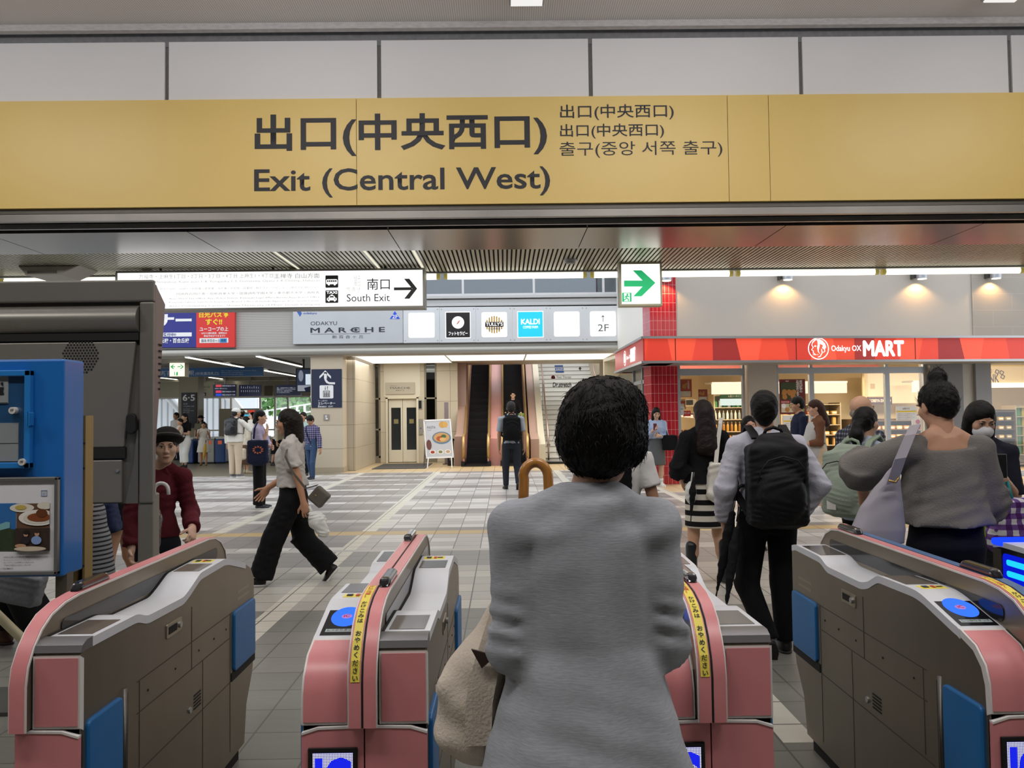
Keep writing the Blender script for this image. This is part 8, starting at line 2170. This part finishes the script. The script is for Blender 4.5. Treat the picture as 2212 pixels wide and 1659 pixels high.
# ---- 14 woman in lavender
LAV = cloth('lavender blouse', 'b3abc9', .3, 60)
r, J = person('woman in a lavender blouse and black wide trousers covering her mouth with her hand', dpos(560, 13.4), -PI / 2 + .1, H=1.605, armR=((.05, .22, -1), (-.15, .42, .95), (-.1, .2, 1)), armL=((-.1, .4, -1), (.9, .5, -.1)), skin='cfa58c', vox=.012, vh=.006, handfine=True, curl=(.3, .6), palm=((-.3, -1, .2), (0, -1, 0)), bottom=trous(BLKT, waist=.60, flare=1.5, inf=1.1), shoes=dict(m=mat('navy sneaker', '20242e', .5), sole=shoe_w['sole']),
              top=dict(m=LAV, sleeve=1.05, hem=.50, inf=.018, wide=.022, sr=2.0, wr=(.004, 26, .8)), hair=dict(t='short', fringe=.04, caps=[((0, -.09, -.05), (0, -.10, -.08), .035, .03)]), **FACE)
F = Field().box(P3(557, 975, 13.1), (.13, .03, .15), .03, None, .02).ell(P3(557, 992, 13.1), (.17, .07, .11), None, .04)
rb = bag('tote_bag', 'navy tote bag with an orange round print on the lavender bloused woman', F, NAVY, vox=.01); PR = mat('orange print', 'b5603f', .7)
q = MB()
for k in range(10):
    a = 2 * PI * k / 10; c = P3(557, 972, 12.985); q.poly([c + np.array([.075 * math.cos(a + t) * s_, 0, .055 * math.sin(a + t) * s_]) for t, s_ in ((0, 1), (.35, 1.25), (.5, .8), (.2, .62))])
q.build('print', PR, rb); strap(rb, [P3(548, 948, 13.05), P3(550, 925, 13.1), P3(556, 912, 13.25)], NAVY, (.012, .01, 0), .008)
# ---- 15 woman striding left
TEE = cloth('off white tee', 'bdb9b4', .3, 60)
r, J = person('woman with dark shoulder length hair in an off white tee and black trousers striding left', dpos(632, 7.4), PI / 2 + .03, H=1.615, lean=.03, pitch=-.08, armL=((-.10, -.33, -1), (-.04, -.24, -1)), armR=((.10, .27, -1), (-.05, .95, -.62), (0, .6, -.8)), legL=((-.02, .46, -1), (.0, .32, -1)), legR=((.02, -.22, -1), (.0, -.92, -1)), feet=((.05, .62, -.75), (-.05, 1, .02)), skin='b98a6c', vox=.010, vh=.005, handfine=True, curl=(.5, .9),
              bottom=trous(BLKT, waist=.63, len=.97, flare=1.75, inf=1.22, wr=(.003, 22, 1.0)), shoes=shoe_bw, top=dict(m=TEE, sleeve=.72, hem=.565, inf=.022, wide=.012, sr=1.75, wr=(.004, 26, 1.9)), hair=dict(t='bob', ears=False, fringe=.045, m=hair_mat('soft black', '1a1411'), caps=[((0, -.06, 0), (.0, -.06, -.15), .082, .075), ((-.05, -.01, -.02), (-.05, .0, -.15), .035, .035), ((.05, -.01, -.02), (.05, .0, -.15), .035, .035)], v=.006), **FACE)
OLV = mat('olive grey leather', '5a554c', .55)
F = Field().box(P3(690, 1073, 7.25), (.055, .02, .055), .02, roty(.72), .02); rb = bag('handbag', 'small olive grey handbag swinging behind the striding woman', F, OLV, vox=.007, wr=None); strap(rb, [P3(686, 1048, 7.2), P3(660, 1055, 7.12), P3(632, 1020, 7.1), P3(616, 985, 7.12), P3(625, 950, 7.25)], OLV, (.008, 0, .006), .004); MB().ellipsoid(P3(682, 1070, 7.20), (.008, .004, .005)).build('clasp', mat('gold ring', ''), rb, smooth=True)
PL = mat('white film', ''); F = Field().chain([P3(672, 1108, 7.2), P3(685, 1125, 7.2), P3(698, 1148, 7.2)], [.025, .07, .055], .03); rb = bag('plastic_bag', 'thin white plastic bag in the hand of the striding woman', F, PL, vox=.008, wr=(.006, 34, .4)); cord(rb, [P3(668, 1093, 7.2), P3(676, 1112, 7.2)], .012, PL)
# ---- 16 older woman in maroon
MAR = cloth('maroon shirt', '571b24', .35, 70)
r, J = person('older woman in a black hat and maroon shirt walking towards us beside the grey cabinet', (-2.20, 5.2), PI + .10, H=1.42, girth=.80, hoff=(-.06, .03, -.01), yaw=.26, armL=((-.20, -.05, -1), (-.26, .80, -.32), (-.2, .7, -.6)), armR=((.0, .15, -1), (-.1, .4, -.9)), skin='cda890', vox=.011, vh=.0045, handfine=True, curl=(.9, 1.6), palm=((-1, 0, 0), (.8, -.3, -.4)), bottom=trous(cloth('dark slate trousers', '23252b'), waist=.6), shoes=shoe_b,
              top=dict(m=MAR, sleeve=1.95, hem=.525, inf=.014, wide=.004, sr=1.45, cuff=.024, wr=(.004, 26, 2.2)), hair=dict(t='short', vol=.98, fringe=.05, m=hair_mat('dusky grey', '3a3634')), lips='8f5a50', **FACE)
hp, hs, HR = J['hp'], J['hs'], J['HR']; HAT = cloth('black felt hat', '1c1c1a', .3, 90)
HB = HR @ rotx(.30); F = Field().ell(hp(0, -.018, .072), np.array([.098, .112, .080]) * hs, HB, .02).ell(hp(0, -.012, .058), np.array([.118, .128, .014]) * hs, HB, .03); hat = grow(F, 'hat', HAT, r, .006)
MB().tube([Vector(hp(.103 * math.cos(a), -.016 + .116 * math.sin(a), .072 + .035 * math.sin(a))) for a in np.linspace(0, 2 * PI, 25)], .008 * hs, 6).build('hat_band', mat('olive hat band', '45443c', .8), hat, smooth=True)
cl = J['neck']; 
for s in (1, -1): MB().hexa([Vector(cl + np.array(q)) for q in ((0, .052, -.055), (s * .055, .05, -.045), (s * .052, .01, .0), (s * .03, .045, -.01), (0, .058, -.052), (s * .056, .056, -.042), (s * .056, .012, .006), (s * .032, .053, -.004))]).build('collar', MAR, r)
MB().tube([Vector(p) for p in [W_(r, (0, 0, 0)) * 0 + np.array(q) for q in ((0, .088, 1.10), (0, .094, .95), (0, .094, .75))]], .003, 5).build('button_placket', mat('maroon placket', '43131b', .8), r)
CL = glass_mat('clear vinyl', 'eef0f2', .18, .9); U = umbrella('clear vinyl umbrella with a white hooked handle beside the woman in maroon', P3(342, 1215, 4.9), P3(333, 1060, 4.9), CL, mat('white plastic handle', 'e2e2e4', .35), True, .04, (1, 0, 0))
# ---- 17 man in white cap
WJ = cloth('white jacket', 'd9d5cb', .3, 50)
r, J = person('man in white jacket with a hand raised to his white cap', dpos(508, 20.4), -.35, H=1.72, male=True, lean=.04, yaw=-.5, armR=((.55, .35, -.55), (-.15, .15, 1)), armL=((-.16, .02, -1), (-.05, .1, -1)), skin='c79c82', bottom=trous(cloth('sand trousers', 'cbb9a2'), inf=1.15), shoes=dict(m=mat('grey sneaker', '6a6c70', .5), sole=shoe_w['sole']), vox=.014, vh=.009, top=dict(m=WJ, sleeve=1.95, hem=.50, inf=.022, wide=.02, sr=1.6, cuff=.026), hair=dict(t='short', fringe=.02, m=hair_mat('iron grey', '')))
hp, hs, HR = J['hp'], J['hs'], J['HR']; cp = grow(Field().ell(hp(0, -.012, .05), np.array([.092, .108, .075]) * hs, HR, .02), 'cap', WHITE, r, .009); grow(Field().ell(hp(0, .10, .05), np.array([.07, .06, .010]) * hs, HR, .01), 'cap_brim', WHITE, cp, .007)
backpack(r, J, mat('black leather pack', '191b1e', .35), w=.31, hgt=.44, dep=.14, dz=.03, lab='black leather backpack on the man in the white cap', vox=.011, strap_m=cloth('grey strap', '3a3d44'))
# ---- 18.. the crowd round the far gates
T_ = lambda m, **k: dict(dict(m=m, sleeve=.7, hem=.53, sr=1.5), **k)
BEI = cloth('beige jacket', 'cdc4b2')
r, J = person('woman in a beige jacket and brown skirt standing beyond the man in the white cap', dpos(532, 21.7), -.9, H=1.5, skin='c79c82', bottom=dict(t='skirt', m=cloth('brown skirt', '5a4636'), hem=.16, rx=.13, ry=.11), shoes=dict(m=mat('cream pump', 'b9a88c', .5)), top=T_(BEI, sleeve=1.9, hem=.48, inf=.02), hair=dict(t='short', vol=1.05), **FAR)
F = Field().box(P3(519, 981, 21.3), (.09, .04, .10), .05, None, .02); rb = bag('tote_bag', 'cream cloth bag carried between the white capped man and the beige jacket', F, CREAM, vox=.014); cord(rb, [P3(516, 968, 21.3), P3(518, 950, 21.35), P3(521, 968, 21.3)], .014, CREAM)
r, J = person('tall person in an olive brimmed hat behind the man in the white cap', dpos(522, 25.2), .2, H=1.70, male=True, skin='c79c82', bottom=trous(NAVY), shoes=shoe_b, top=T_(BEI, sleeve=1.9), hair=dict(t='short'), **FAR)
hp, hs, HR = J['hp'], J['hs'], J['HR']; grow(Field().ell(hp(0, -.01, .06), np.array([.09, .1, .07]) * hs, HR, .02).ell(hp(0, 0, .04), np.array([.15, .16, .014]) * hs, HR, .02), 'hat', cloth('olive felt', '55502f'), r, .012)
r, J = person('woman in a black tee and white trousers holding a small child', dpos(400, 24.2), PI - .5, H=1.62, armR=((.05, .2, -1), (-.8, .6, .2)), armL=((-.1, .2, -1), (.6, .6, .1)), skin='c79c82', bottom=trous(WHITE, len=.72, inf=1.3, flare=1.3), shoes=shoe_b, top=T_(BLK), hair=dict(t='short', fringe=.05, caps=[((0, -.09, -.03), (0, -.10, -.1), .05, .05)]), legL=((.05, .18, -1), (0, -.1, -1)), **FAR)
c = W_(r, (-.05, .24, .95)); ch = empty('person', (c[0], c[1], 0), PI - .9, 'small child with dark hair carried in the arms of the woman in the black tee', 'person')
k0 = Field().ell((0, 0, 1.12), (.10, .09, .16), None, .03).ell((.0, .0, 1.36), (.078, .085, .095), None, .02).cap((.09, .02, 1.2), (.12, .12, 1.08), .03, .025).cap((-.09, .02, 1.2), (-.12, .12, 1.08), .03, .025).cap((.06, .03, 1.0), (.08, .14, .86), .045, .035).cap((.08, .14, .86), (.08, .1, .68), .035, .03).cap((-.06, .03, 1.0), (-.08, .14, .86), .045, .035).cap((-.08, .14, .86), (-.08, .1, .68), .035, .03)
grow(k0, 'body', SKIN('c79c82', 'c79c82'), ch, .012); grow(Field().ell((0, 0, 1.12), (.115, .105, .16), None, .03).ell((0, .05, .98), (.12, .11, .07), None, .03), 'romper', cloth('cream romper', 'cfc0b0'), ch, .012); grow(Field().ell((0, -.02, 1.40), (.085, .088, .075), None, .02), 'hair', hair_mat(), ch, .01)
DRS = cloth('white summer dress', 'd6d0c6')
r, J = person('girl in a white dress with a folded yellow umbrella at the far gates', dpos(440, 25.5), PI + .15, H=1.36, armR=((.2, .1, -1), (-.2, .5, .6)), armL=((-.2, .1, -1), (.05, .5, .5)), skin='b98a6a', bottom=dict(t='skirt', m=DRS, hem=.30, rx=.15, ry=.12), shoes=dict(m=mat('tan sandal', '8a6a48', .5)), top=T_(DRS, sleeve=.4, hem=.5), hair=dict(t='short', vol=1.02, fringe=.05), **FAR)
umbrella('yellow folded umbrella in front of the girl in the white dress', P3(439, 998, 25.2), P3(445, 950, 25.2), mat('yellow umbrella cloth', 'c9a23a', .6), M_black, False, .05)
r, J = person('person in a black brimmed hat behind the girl in the white dress', dpos(434, 28.6), PI, H=1.56, skin='c79c82', bottom=trous(NAVY), shoes=shoe_b, top=T_(cloth('grey khaki shirt', '77735f')), hair=dict(t='long', caps=[((.05, -.02, 0), (.07, 0, -.25), .04, .04), ((-.05, -.02, 0), (-.07, 0, -.25), .04, .04)]), **FAR)
hp, hs, HR = J['hp'], J['hs'], J['HR']; grow(Field().ell(hp(0, -.01, .06), np.array([.09, .1, .07]) * hs, HR, .02).ell(hp(0, 0, .04), np.array([.15, .16, .014]) * hs, HR, .02), 'hat', HAT, r, .012)
r, J = person('man in a white tee with a dark strap beside the platform number board', dpos(381, 29.0), PI - .4, H=1.68, male=True, skin='b98a6a', bottom=trous(NAVY), shoes=shoe_b, top=T_(WHITE), hair=dict(t='short'), **FAR)
r, J = person('man in a pale green shirt standing at the ticket machines, back turned', dpos(546, 29.4), .1, H=1.66, male=True, skin='b98a6a', bottom=trous(BLKT), shoes=shoe_b, top=T_(cloth('pale green shirt', '9aa58c')), hair=dict(t='short'), **FAR)
r, J = person('woman in a cream cardigan and black skirt leaning forward at the far gates', dpos(598, 24.9), -PI / 2 - .2, H=1.50, lean=.22, legR=((0, -.1, -1), (0, -.3, -1)), legL=((0, .15, -1), (0, 0, -1)), skin='c79c82', bottom=dict(t='skirt', m=BLK, hem=.24, rx=.13, ry=.12), shoes=shoe_b, top=T_(CREAM, sleeve=1.8, inf=.02), hair=dict(t='short', vol=1.05, caps=[((0, -.09, -.03), (0, -.12, -.1), .05, .05)]), **FAR)
r, J = person('man in a purple plaid shirt and jeans looking down beside the beige pillar', dpos(672, 19.2), PI - .5, H=1.52, male=True, yaw=.2, pitch=-.5, armL=((-.2, -.05, -1), (-.2, .1, -1)), legL=((0, .15, -1), (0, -.05, -1)), legR=((0, -.1, -1), (0, -.25, -1)), skin='b98a6e', vox=.014, vh=.008, bottom=trous(DENIM), shoes=dict(m=mat('navy sneaker', ''), sole=shoe_w['sole']), top=T_(plaidmat('purple plaid', '9a96a8', '5a567a', '2c2850', .05, .5), sleeve=1.95, hem=.50), hair=dict(t='short', vol=1.08, fringe=.045), **FACE)
strap(r, [(.10, .03, 1.27), (.05, .125, 1.15), (-.02, .135, 1.0), (-.10, .13, .85)], NAVY, (.015, 0, 0), .006)
r, J = person('person in a mint shirt right behind the plaid shirted man', dpos(655, 20.6), PI - .3, H=1.60, skin='b98a6e', bottom=trous(cloth('black trousers', '')), shoes=shoe_b, top=T_(cloth('mint shirt', 'a9c4be')), hair=dict(t='short', m=hair_mat('dark brown', '')), **FAR)
r, J = person('woman in a pink blouse between the striped skirt woman and the backpack man', dpos(1617, 8.9), PI, H=1.44, skin='c99e88', bottom=trous(cloth('rose trousers', '8a6a6a')), shoes=shoe_b, top=T_(cloth('pink blouse', 'd2aaa2')), hair=dict(t='long', ears=False, caps=[((.06, -.02, 0), (.07, 0, -.2), .04, .04), ((-.06, -.02, 0), (-.07, 0, -.2), .04, .04)]), vox=.015, vh=.009)
r, J = person('person in a white tee walking past the shop at the photo edge', (8.48, 12.9), -PI / 2, H=1.66, male=True, skin='b98a6e', bottom=trous(cloth('khaki trousers', '77705c')), shoes=shoe_w, top=T_(WHITE, inf=.02), hair=dict(t='short'), **FAR)
# ---- legs seen under the boards on the left
r, J = person('person in wide black cropped trousers and brown shoes below the blue board', (-3.22, 5.45), PI / 2, H=1.58, legR=((0, .28, -1), (0, .1, -1)), legL=((0, -.18, -1), (0, -.55, -1)), feet=(None, (0, .6, -.7)), skin='b98a6e', vox=.013, vh=.009, bottom=trous(BLKT, len=.85, flare=1.9, inf=1.25), shoes=dict(m=mat('brown leather shoe', '5a3a28', .5), sole=shoe_b['sole']), top=T_(cloth('slate blouse', '55585e')), hair=dict(t='short'))
F = Field().box(P3(45, 1268, 5.0), (.10, .03, .07), .03, roty(.25), .03); rb = bag('tote_bag', 'grey cloth bag with dotted rings below the blue notice board', F, mat('grey dotted cloth', '83868c', .8, var=.35, scale=60), vox=.009)
MB().lathe([(.022, 0), (.028, .002), (.028, .004), (.020, .004)]).build('ring_print', M_dgrey, rb, loc=P3(45, 1275, 5.13)).rotation_euler = (PI / 2, 0, 0); cord(rb, [P3(30, 1248, 5.2), P3(45, 1215, 5.25), P3(60, 1248, 5.2)], .01, MATS['grey dotted cloth'])
r, J = person('person in a short black skirt with bare legs seen below the grey cabinet', dpos(262, 6.5), PI / 2 + .2, H=1.6, legR=((0, -.12, -1), (0, -.3, -1)), legL=((0, .2, -1), (0, .0, -1)), skin='b58a6e', vox=.012, vh=.009, bottom=dict(t='skirt', m=BLK, hem=.40, rx=.135, ry=.12), shoes=shoe_w, top=T_(BLK), hair=dict(t='short'))
F = Field().box(P3(220, 1120, 6.1), (.09, .03, .09), .03, roty(-.2), .02); rb = bag('tote_bag', 'navy bag at the side of the bare legged person below the grey cabinet', F, cloth('dusty navy', '2c3350'), vox=.01); cord(rb, [P3(212, 1095, 6.1), P3(222, 1060, 6.15), P3(232, 1095, 6.1)], .01, NAVY)
umbrella('navy folded umbrella hanging under the navy bag', P3(231, 1240, 6.05), P3(229, 1110, 6.08), cloth('dusty navy', ''), M_black, False, .03)
r, J = person('person in a grey striped skirt standing just behind the ochre post', dpos(188, 5.75), PI / 2 + .5, H=1.55, skin='b58a6e', vox=.013, vh=.009, bottom=dict(t='skirt', m=bandmat('grey narrow stripes', '2a2b30', '8a8c90', .03, .6), hem=.27, rx=.13, ry=.12), shoes=shoe_b, top=T_(cloth('grey stripes top', '6a6c72')), hair=dict(t='short'))
r = empty('paper_bag', (0, 0, 0), 0, 'small white paper bag with blue figures below the grey cabinet', 'bag')
a_, b_ = P3(196, 1200, 6.9), P3(240, 1160, 6.9); MB().hexa([(a_[0], 6.9, a_[2]), (b_[0], 6.9, a_[2]), (b_[0], 7.0, a_[2]), (a_[0], 7.0, a_[2]), (a_[0] - .01, 6.9, b_[2]), (b_[0] + .01, 6.9, b_[2]), (b_[0] + .01, 7.0, b_[2]), (a_[0] - .01, 7.0, b_[2])]).build('bag_body', WHITE, r)
textpx('09', 203, 1173, 217, 1186, 6.894, mat('blue print bag', '2a5fa8', .6), r, bold=.02); cord(r, [P3(206, 1161, 6.95), P3(218, 1140, 6.95), P3(230, 1161, 6.95)], .006, WHITE)

# =================================================================== put every Empty at the base of its thing
bpy.context.view_layer.update()
for o in list(SC.objects):
    if o.parent is None and o.type == 'EMPTY' and o.location.length < 1e-6 and o.children and o.rotation_euler.z == 0:
        pts = [c.matrix_world @ Vector(b) for c in o.children if c.type == 'MESH' for b in c.bound_box]
        lo = Vector([min(p[i] for p in pts) for i in range(3)]); hi = Vector([max(p[i] for p in pts) for i in range(3)])
        b = Vector(((lo.x + hi.x) / 2, (lo.y + hi.y) / 2, lo.z)); o.location = b
        for c in o.children: c.location = c.location - b
